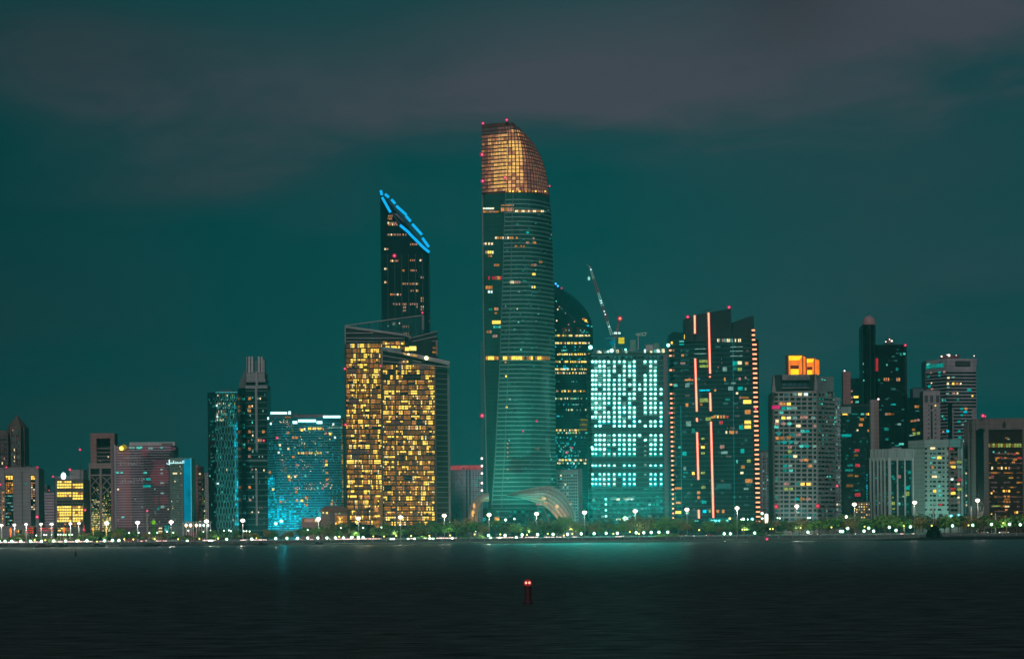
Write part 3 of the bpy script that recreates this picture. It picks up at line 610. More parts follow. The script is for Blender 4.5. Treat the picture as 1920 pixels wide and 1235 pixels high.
rows(b, 718, 742, 688, 32, 9.45, 9, 21, holes=((728, 690, 741, 700), (718, 704, 730, 712), (722, 912, 734, 920))); rows(b, 742.5, 815, 688, 32, 9.45, 28, 33, holes=((755, 706, 790, 710), (700, 976, 742, 990), (750, 850, 772, 856)))
rows(b, 748, 766, 679, 1, 8, 5, 3)
b.bands(32, .5, mst, .5, px=(718, 816), z0=b.Z(780, 985), z1=b.Z(780, 683)); b.ribs([717.5, 742, 816.5], 1.1, mst, .8)
b.bands(31, .4, M('pale_line', (.2, .24, .24)), .5, px=(819, 842), z0=b.Z(830, 985), z1=b.Z(830, 686)); b.rect(839.5, 684, 843, 985, M('end_pier', (.17, .2, .2)), .8, 'end_pier')
q = MB(); fb((717, 654), (752, 657), 1819, 1.9, M('pale_frame2', (.2, .27, .28))); fb((726, 657), (770, 665), 1818.4, 1.1); fb((770, 665), (843, 681), 1819, 1.8); fb((717, 666), (790, 679), 1820.5, .4); fb((717, 677), (843, 688), 1820.5, .4); fb((716.5, 654), (716.5, 690), 1820, .5); q.build('roof_edge', b.root)
q = MB(); q.ball(P(799.5, 671, 1816), 1.6, EM('warm_spot', (255, 235, 190), 3, 0, True), 8, 6); q.ball(P(766, 664, 1816), .8, MATS['warm_spot'], 6, 4); q.build('roof_lamp', b.root)
slab([(755, 661), (782, 665), (782, 669), (758, 665)], 1817, EM('warm_ledge', (200, 150, 80), .8, .4), .4, 'lit_ledge')
slab([(706, 972), (714, 925), (717.5, 900), (717.5, 990), (708, 990)], 1816, M('gold_stone', (.32, .2, .09)), 5, 'entrance_fin')
b.wins([(712.5, 955, 4, 8, 'o'), (714, 935, 3, 7, 'b'), (712, 967, 7, 3, 'y'), (713, 978, 6, 5, 'b'), (713, 986, 5, 4, 'o')]); b.w[-5:] = [(t[0] - 1.2, t[1], t[2], t[3], t[4], Path([(X(704, 1815), 1815), (X(719, 1815), 1815)]), .1) for t in b.w[-5:]]
for x, y, k in ((683, 973, 'k'), (688, 974, 'T'), (698, 974, 'c'), (725, 975, 'T'), (732, 975, 'c'), (745, 982, 'k')):
    pass
b.finish()
# --- striped block with pink parapet, behind, left of the landmark
b = B('apartment_building', 'grey white block with a pink lit parapet left of the tall tower', [(846, 2010), (868, 2004), (905, 2004)], 876, 22, ref=900)
b.body(M('blue_grey_render', (.36, .42, .48))); b.rect(846, 872, 904, 880, EM('pink_lit_parapet', (150, 62, 68), .9, .2), .8, 'lit_parapet'); b.rect(871, 880, 885, 985, M('slate_glass', (.08, .16, .18), .3), .2, 'glass_bay')
b.ribs([869, 872, 878, 884, 890], 1.4, M('blue_grey_render', (0, 0, 0)), .8); b.grid(872, 885, 884, 985, 3, 26, .5, .5, wch({'D': 6, 's': 3, 'p': .3}), .4); b.grid(847, 868, 884, 985, 6, 26, .5, .4, wch({'D': 3, None: 5, 's': 3})); b.grid(886, 904, 884, 985, 4, 26, .55, .5, wch({'D': 4, 's': 2, 't': 1}))
b.wins([(892, 909, 4, 4, 'T'), (898, 899, 4, 4, 't')], None); b.finish()
# --- lit edge mast left of landmark
# --- landmark tower
LV = [(226, 903, 950, 951), (232, 903, 950.5, 968), (240, 903, 950.5, 981), (250, 903, 950.5, 991), (265, 903, 950, 1003), (285, 903, 949.5, 1014), (305, 903, 949, 1021), (330, 903.5, 948.5, 1026.5), (360, 903.8, 948, 1030), (400, 904.5, 946, 1033.5), (460, 905, 944, 1036), (540, 905.5, 942, 1038), (620, 906.5, 939, 1039.5), (700, 908, 936, 1040.5), (780, 910, 932, 1041.5), (850, 911.5, 929, 1042), (920, 913.5, 924, 1042.5), (990, 916, 919, 1043)]
DL = 1830
def lm_plan(z):
    py = 988 - (z - CAMZ) * F / DL; L_, M_, R_ = smooth_interp(LV, py)
    pts = [(Q(L_, py)[0] * (DL + 9) / F, DL + 9), (Q(M_, py)[0] * DL / F, DL)]
    for k in range(1, 13):
        t = k / 12; D = DL - 2.5 * math.sin(math.pi * t) + 26 * t ** 3.2; pts.append(((Q(M_ + (R_ - M_) * t, py)[0]) * D / F, D))
    return Path(pts)
b = B('skyscraper', 'tallest curved tower with a glowing bronze crown and teal banded glass, centre', DL, depth=34, levels=LV, plan=lm_plan, cat='skyscraper')
zt = b.Z(930, 229.5); zc = b.Z(960, 362)
def lm_ring(z):
    pa = lm_plan(z); p = [(v.x, v.y, z) for v in pa.p]; return p + [(p[-1][0] - 4, DL + 36, z), (p[0][0] + 1, DL + 40, z)]
def tower_loft(za, zb, n, mt, name):
    mb = MB(); mb.loft([lm_ring(za + (zb - za) * k / n) for k in range(n + 1)], mt); return mb.build(name, b.root)
tower_loft(G, zc, 40, M('landmark_glass', (.02, .12, .105), .2, 0, .3, .25), 'wall')
tower_loft(zc, zt, 34, M('bronze_crown_glass', (.16, .09, .075), .35, .3, .4, .3), 'crown')
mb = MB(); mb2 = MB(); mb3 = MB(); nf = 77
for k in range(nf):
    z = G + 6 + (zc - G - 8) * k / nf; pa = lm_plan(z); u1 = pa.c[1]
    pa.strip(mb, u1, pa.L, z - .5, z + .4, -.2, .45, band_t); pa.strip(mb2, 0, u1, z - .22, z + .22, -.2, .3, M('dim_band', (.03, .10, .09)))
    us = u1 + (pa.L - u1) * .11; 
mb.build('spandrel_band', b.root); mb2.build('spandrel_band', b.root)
for nm_, fr_, w, mt in (('corner_mullion', 0., .5, M('corner_dim', (.09, .2, .18))), ('facade_rib', .12, .5, M('rib_teal', (.10, .24, .22))), ('edge_fin', None, .9, M('edge_fin', (.2, .2, .2)))):
    mb = MB()
    for k in range(60):
        z0 = G + (zc - G) * k / 60; z1 = G + (zc - G) * (k + 1) / 60; pa = lm_plan((z0 + z1) / 2); u = 0. if fr_ is None else pa.c[1] + (pa.L - pa.c[1]) * fr_; pa.strip(mb, u, u + w, z0, z1, -.1, .6, mt)
    mb.build(nm_, b.root)
# crown grid
crown_m = M('crown_mullion', (.12, .07, .06), .5, .3); mb = MB(); nf = 17; H = zt - zc
for k in range(19):
    z = zc + H * (k + .5) / 19.5; pa = lm_plan(z); u1 = pa.c[1]; pa.strip(mb, 0, u1, z - .45, z + .45, -.2, .35, crown_m)
    pa.strip(mb, u1, pa.L, z - .2, z + .2, -.2, .3, crown_m)
for j in range(19):
    for i in range(15):
        za = zc + H * j / 19; zb = zc + H * (j + 1) / 19; pa = lm_plan((za + zb) / 2); u1 = pa.c[1]
        if i < 8: u = u1 * (i + .5) / 8; pa.strip(mb, u - .12, u + .12, za, zb, -.2, .3, crown_m)
        u = u1 + (pa.L - u1) * (i + .5) / 15; pa.strip(mb, u - .3, u + .3, za, zb, -.2, .42, crown_m)
mb.build('crown_mullion', b.root)
EM('lit_A', (224, 166, 104), .95, .35, False, .6); EM('lit_B', (172, 112, 80), .85, .4, False, .6); EM('lit_C', (126, 82, 68), .85, .4, False, .6); EM('lit_E', (102, 70, 64), .85, .4, False, .6); EM('lit_F', (236, 182, 96), 1.05, .3, False, .6); EM('lit_H', (66, 60, 62), .7, .2)  # pane colours carry the crown's inner light, brightest near the corner
for j in range(18):
    z = zc + H * (j + .95) / 19.5; pa = lm_plan(z); u1 = pa.c[1]; h = H / 19.5 * .36; py = 988 - (z - CAMZ) * F / DL
    for i in range(8):
        u = u1 * i / 8 + .3
        if py < 252: k = 'H' if i < 5 else 'E'
        elif i < 2: k = random.choice('BCE')
        elif i < 4: k = random.choice('BBAB')
        else: k = random.choice('AAF' if 262 < py < 350 else 'BA')
        b.w.append((u, u1 * (i + 1) / 8 - .1, z - h, z + h, k, pa, .12))
    for i in range(15):
        a = u1 + (pa.L - u1) * (i - .5) / 15 + .45; c = a + (pa.L - u1) / 15 - .75
        if i == 0: a = u1 + .2; c = u1 + (pa.L - u1) * .5 / 15 - .35
        if c - a < .3: continue
        fr_ = (a - u1) / (lm_plan(zc).L - u1)
        if py < 246: k = 'H' if i > 2 else 'E'
        elif fr_ < .24: k = 'F' if (262 < py < 330 and R() < .6) else random.choice('AB')
        elif fr_ < .36: k = random.choice('BCC')
        elif fr_ < .75: k = random.choice('CCE')
        else: k = random.choice('EEC')
        b.w.append((a, c, z - h * 1.15, z + h * 1.15, k, pa, .12))
for x in range(950, 1028, 6): b.win(x, 359, 3.5, 2.6, random.choice('yyopb'), .5)
# lit floors
def row(y, xs, ks, w=3, h=4): 
    for x in xs: b.win(x, y, w, h, random.choice(ks), .5)
row(391, range(907, 927, 3), 'WwY', 2.7, 3); row(397, range(907, 935, 3), 'pob', 2.6, 3); row(393, range(941, 965, 3), 'opb', 2.7, 7); row(396, range(967, 1020, 3), 'ppwb', 2.6, 3.5); row(385, range(941, 963, 3), 'pob', 2.6, 2.5)
row(446, (930, 934, 939, 944, 948, 953, 958, 961, 969), 'opw'); row(457, (908, 911, 917, 920, 923), 'pw'); row(473, (912, 916, 920, 924), 'wpy', 3, 5); row(480, (917, 921), 'bo', 3, 3)
row(462, (967, 970, 977, 982), 'nb'); row(455, (988, 990, 1000, 1003), 'obp', 3.4, 4); row(447, (1000,), 'p'); row(497, (928, 932, 935, 997, 1001, 1004), 'pb', 3, 4); row(491, (1012, 1015), 'ob'); row(514, (999, 1002), 'py'); row(521, (925, 929, 933, 936, 939, 917), 'oor', 3, 6); row(529, (958, 962, 966, 970, 974), 'pw', 3, 4.6); row(538, (998, 1002), 'wy'); row(539, (913, 918, 922), 'pob', 4, 6); row(547, (917, 922), 'cW', 3.6, 4.4); row(547, range(998, 1010, 3), 's')
row(579, (929, 933), 'op', 4, 5); row(587, (930,), 'b', 5, 3); row(604, (925, 929, 933, 937), 'yy', 3.8, 6); row(613, (927, 932, 937), 'cT', 4, 4); row(622, (915, 920), 'pb', 4, 5); row(630, (926, 931), 'op', 4, 5); row(580, (920,), 't', 7, 4)
row(671, [x for x in range(913, 1030, 4) if x not in (937, 941, 985, 1001)], 'yoyb', 3.6, 6.5); row(679, (948,), 'o', 3, 3); row(705, (949,), 'y', 2.6, 3.4); row(763, (950,), 'y', 3, 3.4); row(748, (956,), 'e', 4, 4); row(655, (977,), 'c', 3.5, 3.5); row(604, (972,), 'c', 2.6, 2.6)
for y in (831, 839, 848, 856, 880, 898): row(y, (952,), 'o', 2, 2.6)
row(436, (989, ), 'T', 5, 4); row(506, (1004,), 'c', 2, 2); row(579, (970,), 'w', 2, 2); row(898, (1035,), 'c', 3, 3); row(855, (1031,), 'e', 2.4, 5); row(840, (1005, 1009), 'n')
row(808, (980.5,), 'm', 3, 3); row(789, (1006,), 'm', 4, 4)
for _ in range(260):
    y = U(375, 900); x = U(945, 1034); b.win(x, y, U(2, 5), 2.2, random.choice('ssstd' if R() < .95 else 'ce'), .3)
for (x, y, r) in ((905.5, 231.5, 1.3), (950, 225, 1.4), (904, 290, 1.8), (905, 339.5, 1.7), (947, 333, 1.5), (1030.5, 349, .9), (904, 779, 1.9)): b.beacon(x, y, DL - 4 if x < 1000 else DL + 8, r)
b.finish()
# maintenance hoist mast with lamps hugging the tower foot
mb = MB(); t = thing('hoist_mast', P(904, 985, 1832).xy.to_3d() + Vector((0, 0, G)), 'slim lattice mast with a string of white lamps left of the tallest tower foot', 'mast')
pa_ = P(903.5, 985, 1832); pb_ = P(901.5, 640, 1832)
for dx in (-.8, .8):
    mb.bar((pa_.x + dx, 1832, G), (pb_.x + dx + 1, 1832, pb_.z), .18, .18, steel, 4)
nseg = 60
for k in range(nseg):
    za = G + (pb_.z - G) * k / nseg; zb = G + (pb_.z - G) * (k + 1) / nseg; fx = lambda z: pa_.x + (pb_.x + 1 - pa_.x) * (z - G) / (pb_.z - G)
    s_ = .8 if k % 2 else -.8; mb.bar((fx(za) - s_, 1832, za), (fx(zb) + s_, 1832, zb), .12, .12, steel, 4)
mb.build('mast_frame', t)
for y in (859, 873, 887, 905, 919):
    q = MB(); q.ball(P(903.5, y, 1830), .95, EM('hoist_lamp', (255, 225, 215), 2.2, 0), 6, 4); q.build('lamp', t)

# --- bronze canopy: a swept shell on splayed legs
t = thing('canopy', (X(990, 1800), 1800, G), 'sweeping bronze ribbed shell canopy at the foot of the tallest tower', 'canopy')
brz = M('bronze_mesh', (.34, .28, .24), .5, .2, .3, .5, .5); DC = 1800
def shell(top_, bot_, dy, name, nrib=0):
    "top_/bot_: matching lists of photo points; the sheet bulges toward the viewer"
    mb = MB(); n = len(top_); rows_ = []
    for k in range(7):
        s_ = k / 6; row_ = []
        for (a, c) in zip(top_, bot_):
            x = a[0] + (c[0] - a[0]) * s_; y = a[1] + (c[1] - a[1]) * s_; row_.append(tuple(P(x, y, DC + 10 - dy * math.sin(math.pi * (.15 + .7 * s_)))))
        rows_.append(row_)
    for a, c in zip(rows_, rows_[1:]):
        for i in range(n - 1): mb.face([a[i], c[i], c[i + 1], a[i + 1]], brz)
    o = mb.build(name, t); md = o.modifiers.new('thickness', 'SOLIDIFY'); md.thickness = 1.; return o, rows_
tp = [(950, 927.5), (966, 922), (985, 917), (1003, 913), (1020, 910.5), (1033, 911), (1046, 916), (1058, 925), (1068, 938), (1075, 950), (1079, 965), (1079, 990)]
bt = [(951, 929.5), (975, 933), (992, 938), (1007, 943), (1016, 945), (1026, 953), (1036, 962), (1044, 972), (1050, 980), (1055, 988), (1060, 992), (1066, 994)]
o1, rw = shell(tp, bt, 9, 'shell')
mb = MB()
for k in range(1, 6):
    for a, c in zip(rw[k], rw[k][1:]): mb.bar((a[0], a[1] - .5, a[2]), (c[0], c[1] - .5, c[2]), .22, .22, M('bronze_rib', (.12, .09, .08), .5, .2), 4)
mb.build('rib', t)
tl = [(917, 926), (905, 926), (895, 932), (886, 942), (881, 955), (880, 970), (884, 992)]; blw = [(917, 938), (908, 938), (902, 941), (897, 949), (894, 960), (893, 975), (893, 992)]
shell(tl, blw, 6, 'shell_tail')
for (x, y, r, rz, k) in ((1020, 934, 4.4, 2.8, 'A'), (1023, 943, 5, 2.6, 'B'), (1044, 949, 3.2, 4.6, 'A'), (1070, 943, 2.2, 4.4, 'B'), (887, 962, 3, 8, 'F'), (889, 948, 2.6, 7, 'A')):
    q = MB(); p = P(x, y, DC - 1.2 if x > 950 else DC + 2); q.ball((p.x, p.y, p.z), r * .43, MATS['lit_' + k], 8, 5, rz / r * .8); q.build('uplight_glow_blob', t)  # glowing blobs stand for warm pools of uplight on the shell
for (a, c, k) in (((1017, 946), (1031, 979), 'A'), ((1010, 948), (1004, 985), None), ((1013, 985), (1016, 970), 'A'), ((889, 962), (890, 993), 'A')):
    q = MB(); q.bar(P(a[0], a[1], DC + 1), P(c[0], c[1], DC + 1), .55, .4, M('bronze_rib', (0, 0, 0)) if not k or k else None, 6); q.build('leg', t)
# --- glass podium below the canopy
b = B('podium_building', 'low teal glass podium with lit entrance under the bronze canopy', [(905, 1822), (1046, 1822)], 952, 14, ref=970)
b.body(M('podium_glass', (.01, .07, .065), .2)); b.bands(5, .6, M('podium_band', (.1, .25, .23)), .4, px=(929, 957)); b.grid(930, 1040, 955, 985, 14, 4, .6, .6, wch({'D': 6, 's': 3, 't': 2, None: 3}))
b.wins([(932, 972, 9, 7, 'o'), (933, 973, 5, 4, 'y'), (1011, 945, 12, 3, 'p'), (905, 973, 6, 6, 'T'), (931, 985, 4, 10, 'k'), (938, 985, 3, 8, 'T')]); b.finish()

# --- rounded dark tower behind
LV2 = [(531, 1030, 1041), (536, 1030, 1050), (545, 1030, 1066), (556, 1030, 1080), (570, 1030, 1093), (585, 1030, 1103), (600, 1030, 1109), (615, 1030, 1111.5), (640, 1030, 1112), (760, 1030, 1110), (990, 1030, 1106)]
D2 = 2010
def rt_plan(z):
    py = 988 - (z - CAMZ) * F / D2; L_, R_ = smooth_interp(LV2, py); pts = []
    for k in range(13):
        t_ = k / 12; D = D2 + 16 * abs(t_ - .35) ** 2.2 * 3; pts.append((Q(L_ + (R_ - L_) * t_, py)[0] * D / F, D))
    return Path(pts)
b = B('skyscraper', 'dark round shouldered tower with bands of warm office lights behind the tallest tower', D2, depth=30, levels=LV2, plan=rt_plan, cat='skyscraper')
zt = b.Z(1040, 532); 
def rring(z):
    p = [(v.x, v.y, z) for v in rt_plan(z).p]; return p + [(p[-1][0] - 3, D2 + 40, z), (p[0][0], D2 + 40, z)]
mb = MB(); mb.loft([rring(G + (zt - G) * (k / 46)) for k in range(47)], M('round_tower_glass', (.006, .07, .07), .15, 0, .35, .3)); mb.build('wall', b.root)
q = MB(); pts = [(1034, 560), (1041, 565), (1050, 577), (1062, 588), (1075, 597), (1090, 607), (1103, 613)]
for a, c in zip(pts, pts[1:]): q.bar(P(a[0], a[1], D2 - .8), P(c[0], c[1], D2 + .6), .5, .5, M('round_tower_band', (.03, .09, .09)), 5)
q.build('shell_edge', b.root)
b.ztop = b.Z(1060, 620); b.bands(66, .4, M('round_tower_band', (0, 0, 0)), .35)
yy = [(629, 1), (643, .95), (664, .9), (678, .9), (692, .9), (699, .9), (733, .75), (747, .6), (768, .3), (806, .9), (811, .6), (862, .8), (868, .5)]
for y, dn in yy:
    for x in range(1042, 1108, 2):
        if R() < dn * .85: b.win(x, y + U(-.3, .3), 1.7, 3.2, random.choice('yywwgpb' if dn > .7 else 'wgec'), .4)
for y in (623, 650, 656, 673, 686, 715, 758, 780, 820, 830, 838, 846, 854):
    for x in range(1042, 1108, 3):
        if R() < .3: b.win(x, y, 2, 2.2, random.choice('ctTtke'), .4)
for (x, y) in ((1061, 619), (1067, 619), (1088, 619), (1095, 620), (1042, 619), (1077, 603), (1066, 608), (1043, 565), (1046, 580), (1049, 575), (1053, 579), (1044, 601), (1060, 587)): b.win(x, y, 2.2, 2.6, random.choice('wpce'), .4)
b.rect(1054, 614, 1072, 624, M('rust_panel', (.10, .05, .045)), .3, 'louvre_panel'); b.rect(1081, 614, 1100, 624, M('rust_panel', (0, 0, 0)), .3, 'louvre_panel')
b.w += []
for (x, y, k, w, h) in ((1094, 598, 'o', 6, 3), (1098, 601, 'y', 5, 4), (1101, 604, 'p', 3, 2.5), (1102, 610.5, 'k', 5, 2.4), (1109, 612, 'c', 2, 2), (1061, 690, 'k', 10, 2), (1057, 657, 'c', 9, 2)): b.win(x, y, w, h, k, .6)
bb = EM('blue_beacon', (60, 170, 255), 2, 0)
for (x, y, mt) in ((1042, 532, bb), (1046, 536, bb), (1053, 540, MATS['lit_m'])): q = MB(); q.ball(P(x, y, D2 - 3), .9, mt, 6, 4); q.build('roof_light', b.root)
for _ in range(50): b.win(U(1042, 1080), U(815, 890), 2, 2.4, random.choice('kTtc'), .4)
b.beacon(1063, 848, D2 - 4, 1.); b.beacon(1073, 839, D2 - 4, .8)
b.finish()
# --- pale block below it
b = B('apartment_building', 'pale teal lit block with rows of small dark windows beside the bronze canopy', [(1043, 1932), (1084, 1928)], 882, 20, ref=930)
b.body(M('pale_teal_render', (.26, .38, .36))); b.grid(1046, 1083, 888, 985, 9, 17, .7, .42, lambda i, j: random.choices(['D', 'p', 'w', 'c'], [12, .3, .4, .4])[0]); b.rect(1043, 880, 1085, 883.5, conc, .7, 'cornice'); b.finish()
b = B('service_tower', 'narrow mauve concrete stair tower between the pale block and the building site', [(1084.5, 1926), (1092, 1926)], 880, 16, ref=930)
b.body(M('mauve_concrete', (.15, .11, .13))); b.rect(1087.5, 884, 1089, 985, dconc, .5, 'joint'); b.rect(1084.5, 878, 1092, 880.5, M('mauve_concrete', (0, 0, 0)), .8, 'coping'); b.finish()
# yellow hoist cage
q = MB(); t = thing('hoist_cage', P(1097, 803, 1905), 'yellow striped hoist cage clinging between the round tower and the building site', 'hoist')
for k in range(5): q = MB(); a = P(1088, 787 + k * 4.6, 1900); c = P(1107, 784.6 + k * 4.6, 1900); q.box(a.x, c.x, 1900, 1904, c.z - 1.4, c.z - .2, EM('hoist_yellow', (108, 96, 28), .8, .3) if k % 2 == 0 else M('hoist_brown', (.1, .08, .05))); q.build('slat', t)
q = MB(); a = P(1087, 785, 1905); c = P(1108, 808, 1905); q.box(a.x, c.x, 1905, 1911, c.z, a.z, dsteel); q.build('cage_body', t)

# --- tower under construction
tg = M('net_glass', (.015, .12, .11), .4, 0, .3, .5)
b = B('building_site', 'unfinished tower lit floor by floor with white work lamps below a leaning crane', [(1103, 1870), (1110, 1862), (1252, 1862)], 662, 34, ref=820, cat='building')
b.body(M('raw_site_dark', (.012, .06, .058)), cap=dconc)
b.bands(36, .9, M('raw_slab', (.05, .16, .15)), .6, name='floor_slab')
cols = [1111, 1117.3, 1124.8, 1133, 1141.6, 1151.7, 1161.5, 1170.4, 1180.5, 1189.2, 1199.3, 1209.8, 1220.2, 1228.7, 1239.4]
rws = [678 + 8.62 * k for k in range(15)] + [816 + 8.7 * k for k in range(5)] + [872.5, 889, 898, 907]
wl = EM('work_lamp', (150, 255, 240), 3.6, .0, True); bay = {0: EM('bay_white', (96, 180, 164), .8, .45, True, .5), 1: EM('bay_teal', (0, 150, 142), .9, .3, True), 2: EM('bay_grey', (110, 156, 144), .75, .5, True), 3: EM('bay_cyan', (0, 150, 160), .95, .3, True)}  # bay panes glow themselves, standing for work lamp light inside the floors
for k in (0, 1, 2, 3): MATS['lit_%d' % k] = bay[k]
g = rr.Random(4); lamps = []
for j, y in enumerate(rws):
    for i, x in enumerate(cols):
        if x == 1199.3 and j not in (5, 6, 13, 15): continue
        if x == 1209.8 and (j > 14 or j in (0,) and 0): 
            if j in (16, ): lamps.append((x, y))
            continue
        if j == 14 and i in (0, 3, 4): continue
        if j == 13 and i in (0,): continue
        if x == 1239.4 and j < 6: continue
        if x in (1220.2, 1228.7) and j in (12,): continue
        if j in (12, 13) and i == 11: continue
        if i == 0 and (j > 13 and j < 18): continue
        if i == 6 and j in (1, 2, 22, 23): continue
        if g.random() < .045: continue
        if 5 < j < 9 and i == 7 and g.random() < .5: continue
        low = j > 16; yy_ = y - (x - 1170) * .0
        k = 0 if not low else 1
        if j > 14 and i in (3, 5): k = 2
        if j in (13, 14) and k == 0: k = 3 if g.random() < .5 else 0
        if j > 19 and k == 1: k = 3
        if k == 0 and g.random() < .3: k = g.choice((2, 2, 1, 3))
        w_ = g.uniform(6.2, 7.2); b.win(x, yy_ + 1.3, w_, g.uniform(6.2, 7.6), str(k), .12); g.random() < .94 and lamps.append((x + g.uniform(-.4, .4), yy_ - .4))
lamps += [(1136, y) for y in (935, 945, 956, 967, 976)] + [(1110, 838)] + [(1211, 824)]
for n_, (x, y) in enumerate(lamps[:100]): 
    q = MB(); q.ball(P(x, y, 1860.6), g.uniform(.95, 1.25) if y < 850 else .85, wl, 8, 4, .85); q.build('work_lamp', b.root)
q = MB()
for (x, y) in lamps[100:]: q.ball(P(x, y, 1860.6), g.uniform(.95, 1.25) if y < 850 else .85, wl, 6, 4, .85)
q.build('work_lamp', b.root, stuff=True)
b.rect(1196, 676, 1204, 800, M('lift_shaft', (.015, .07, .066)), .5, 'lift_shaft'); b.rect(1245.5, 664, 1252, 985, M('mauve_concrete', (0, 0, 0)), 1.4, 'end_wall'); b.rect(1103, 800, 1250, 809, M('net', (.01, .075, .07)), .5, 'safety_net')
b.grid(1106, 1244, 928, 985, 20, 8, .7, .55, wch({'D': 5, 's': 4, 't': 4, 'e': .8, 'd': 3, None: 3}), .3); b.grid(1104, 1244, 914, 926, 12, 2, .8, .4, wch({'D': 3, 's': 3, 't': 1, 'd': 2}), .3); b.grid(1105, 1245, 664, 673, 20, 1, .5, .6, wch({'s': 4, 't': 2, 'D': 3, 'e': .5}), .3)
b.wins([(1159, 935, 6, 6, 'w'), (1179, 934, 20, 6, 'p'), (1177, 935, 5, 4, 'W'), (1184, 935, 4, 4, 'W'), (1113, 936, 5, 5, 'e'), (1150, 934, 12, 5, 'e'), (1210, 846, 4, 4, 'e'), (1210, 836, 4, 3, 'e'), (1210, 853, 4, 3, 'e'), (1210, 871, 5, 4, 'e'), (1210, 889, 4, 3, 'e'), (1160, 973, 9, 4, 'w'), (1176, 972, 5, 6, 'W')], None)
# roof clutter: parapet, props, hoardings
z = b.ztop; mb = MB(); mb.box(X(1106, 1863, 660), X(1246, 1863, 660), 1863, 1866, z - .3, z + 1.6, M('raw_slab', (0, 0, 0))); mb.build('roof_slab_edge', b.root)
g = rr.Random(9); q = MB(); q2 = MB(); q3 = MB()
for k in range(46):
    x = g.uniform(1112, 1246); h = g.uniform(1.5, 5); xx = X(x, 1870, 655); q.box(xx, xx + g.uniform(.3, .7), 1868, 1869, z - .2, z + h, g.choice((steel, conc, pale)))
q.build('column_starter', b.root)
for k in range(26):
    x = g.uniform(1116, 1160) if k < 16 else g.uniform(1170, 1246); xx = X(x, 1864, 655); q2.box(xx, xx + g.uniform(1, 2.5), 1862.2, 1862.8, z + .2, z + g.uniform(1.4, 3.4), MATS[g.choice(('lit_w', 'lit_e', 'lit_c', 'lit_W', 'lit_e'))])
q2.build('lit_hoarding', b.root)
for (x, y, r) in ((1107, 651, 1.7), (1147, 657, 1.5), (1173, 655, .8), (1253, 647, 1.4), (1140, 659, .8), (1172, 972, 2.0)):
    q = MB(); p = P(x, y, 1858); q.ball(p, r, wl if x != 1172 or y < 900 else EM('green_white_lamp', (190, 255, 200), 3, 0, True), 10, 6); q.bar((p.x, p.y, p.z - r), (p.x, p.y + 3, p.z - r - 3), .25, .25, dsteel, 5); q.build('flood_lamp', b.root)
for (x0, x1, y0, mt, D) in ((1182, 1192, 637, M('site_cabin_green', (.12, .26, .2)), 1872), (1211, 1225, 646, pale, 1874), (1226, 1236, 643, M('site_cabin_green', (0, 0, 0)), 1874)):
    q = MB(); q.box(X(x0, D, 650), X(x1, D, 650), D, D + 6, z - .2, b.Z(x0, y0, D), mt); q.build('site_cabin', b.root)
b.finish()
# small placing boom on the roof
t = thing('placing_boom', P(1197, 655, 1876), 'small pale concrete placing boom on the unfinished roof, right of the crane', 'boom')
q = MB(); q.bar(P(1197, 655, 1876), P(1196.5, 628, 1876), .5, .4, pale); q.build('mast', t); q = MB()
for (a, c) in (((1192, 626), (1212, 623.5)), ((1192, 628), (1210, 629)), ((1196, 626), (1200, 629)), ((1203, 624.5), (1206, 629)), ((1212, 623.5), (1210, 629))): q.bar(P(a[0], a[1], 1876), P(c[0], c[1], 1876), .35, .35, M('lit_boom', (.5, .6, .5)), 5)
q.build('boom_arm', t)
# --- luffing crane
t = thing('tower_crane', P(1150, 660, 1880), 'luffing tower crane with a steep lattice jib on top of the unfinished tower', 'crane'); DCR = 1880
def lattice(p, q_, w, n, mt, name, mt2=None):
    mb = MB(); p = Vector(p); q_ = Vector(q_); d = (q_ - p); e = Vector((-d.z, 0, d.x)).normalized() * w / 2; f = Vector((0, w / 2, 0))
    for s1 in (-1, 1):
        for s2 in (-1, 1): mb.bar(p + e * s1 + f * s2, q_ + e * s1 * .7 + f * s2, .3, .26, mt, 4)
    for k in range(n):
        a = p + d * k / n; c = p + d * (k + 1) / n; s1 = 1 if k % 2 else -1
        for s2 in (-1, 1): mb.bar(a + e * s1 + f * s2, c - e * s1 + f * s2, .2, .2, mt2 or mt, 4)
    return mb.build(name, t)
wht_tint = M('crane_teal_lit', (.5, .85, .8), .5); rd = M('crane_red', (.3, .12, .15), .5)  # white steel tinted teal, the teal light on it put into the colour
J0 = P(1147, 628, DCR); J1 = P(1106, 500, DCR)
for k, (s0, s1, mt) in enumerate(((0, .2, wht_tint), (.2, .42, rd), (.42, .62, wht_tint), (.62, .82, rd), (.82, 1., M('crane_pale', (.5, .58, .56))))): lattice(J0.lerp(J1, s0), J0.lerp(J1, s1), 1.9 if k < 4 else 1.3, 6, mt, 'jib_section')
lattice(P(1151, 660, DCR), P(1150.5, 632, DCR), 2, 6, wht_tint, 'mast'); q = MB(); q.bar(J1, P(1100, 496, DCR), .2, .15, M('crane_pale', (0, 0, 0)), 4); q.bar(P(1104, 503, DCR), P(1104.2, 520, DCR), .15, .15, steel, 4); q.build('hoist_rope', t)
q = MB(); q.ball(P(1104.3, 522, DCR), 1.1, EM('crane_lamp', (150, 225, 210), .9, 0), 6, 4, 1.6); q.build('hook_block', t)
for s_ in (.12, .30, .345, .47, .50, .955): q = MB(); c = J0.lerp(J1, s_); q.ball((c.x, c.y - 1.3, c.z), .55, EM('crane_spark', (200, 240, 235), 1.6, 0), 6, 4); q.build('jib_lamp', t)
lattice(P(1153, 634, DCR), P(1162, 600, DCR), 1.5, 5, rd, 'a_frame'); q = MB(); q.bar(P(1162, 600, DCR), J1, .07, .07, dsteel, 3); q.bar(P(1162, 600, DCR), P(1154, 585, DCR), .15, .1, dsteel, 4); q.build('pendant_rope', t)
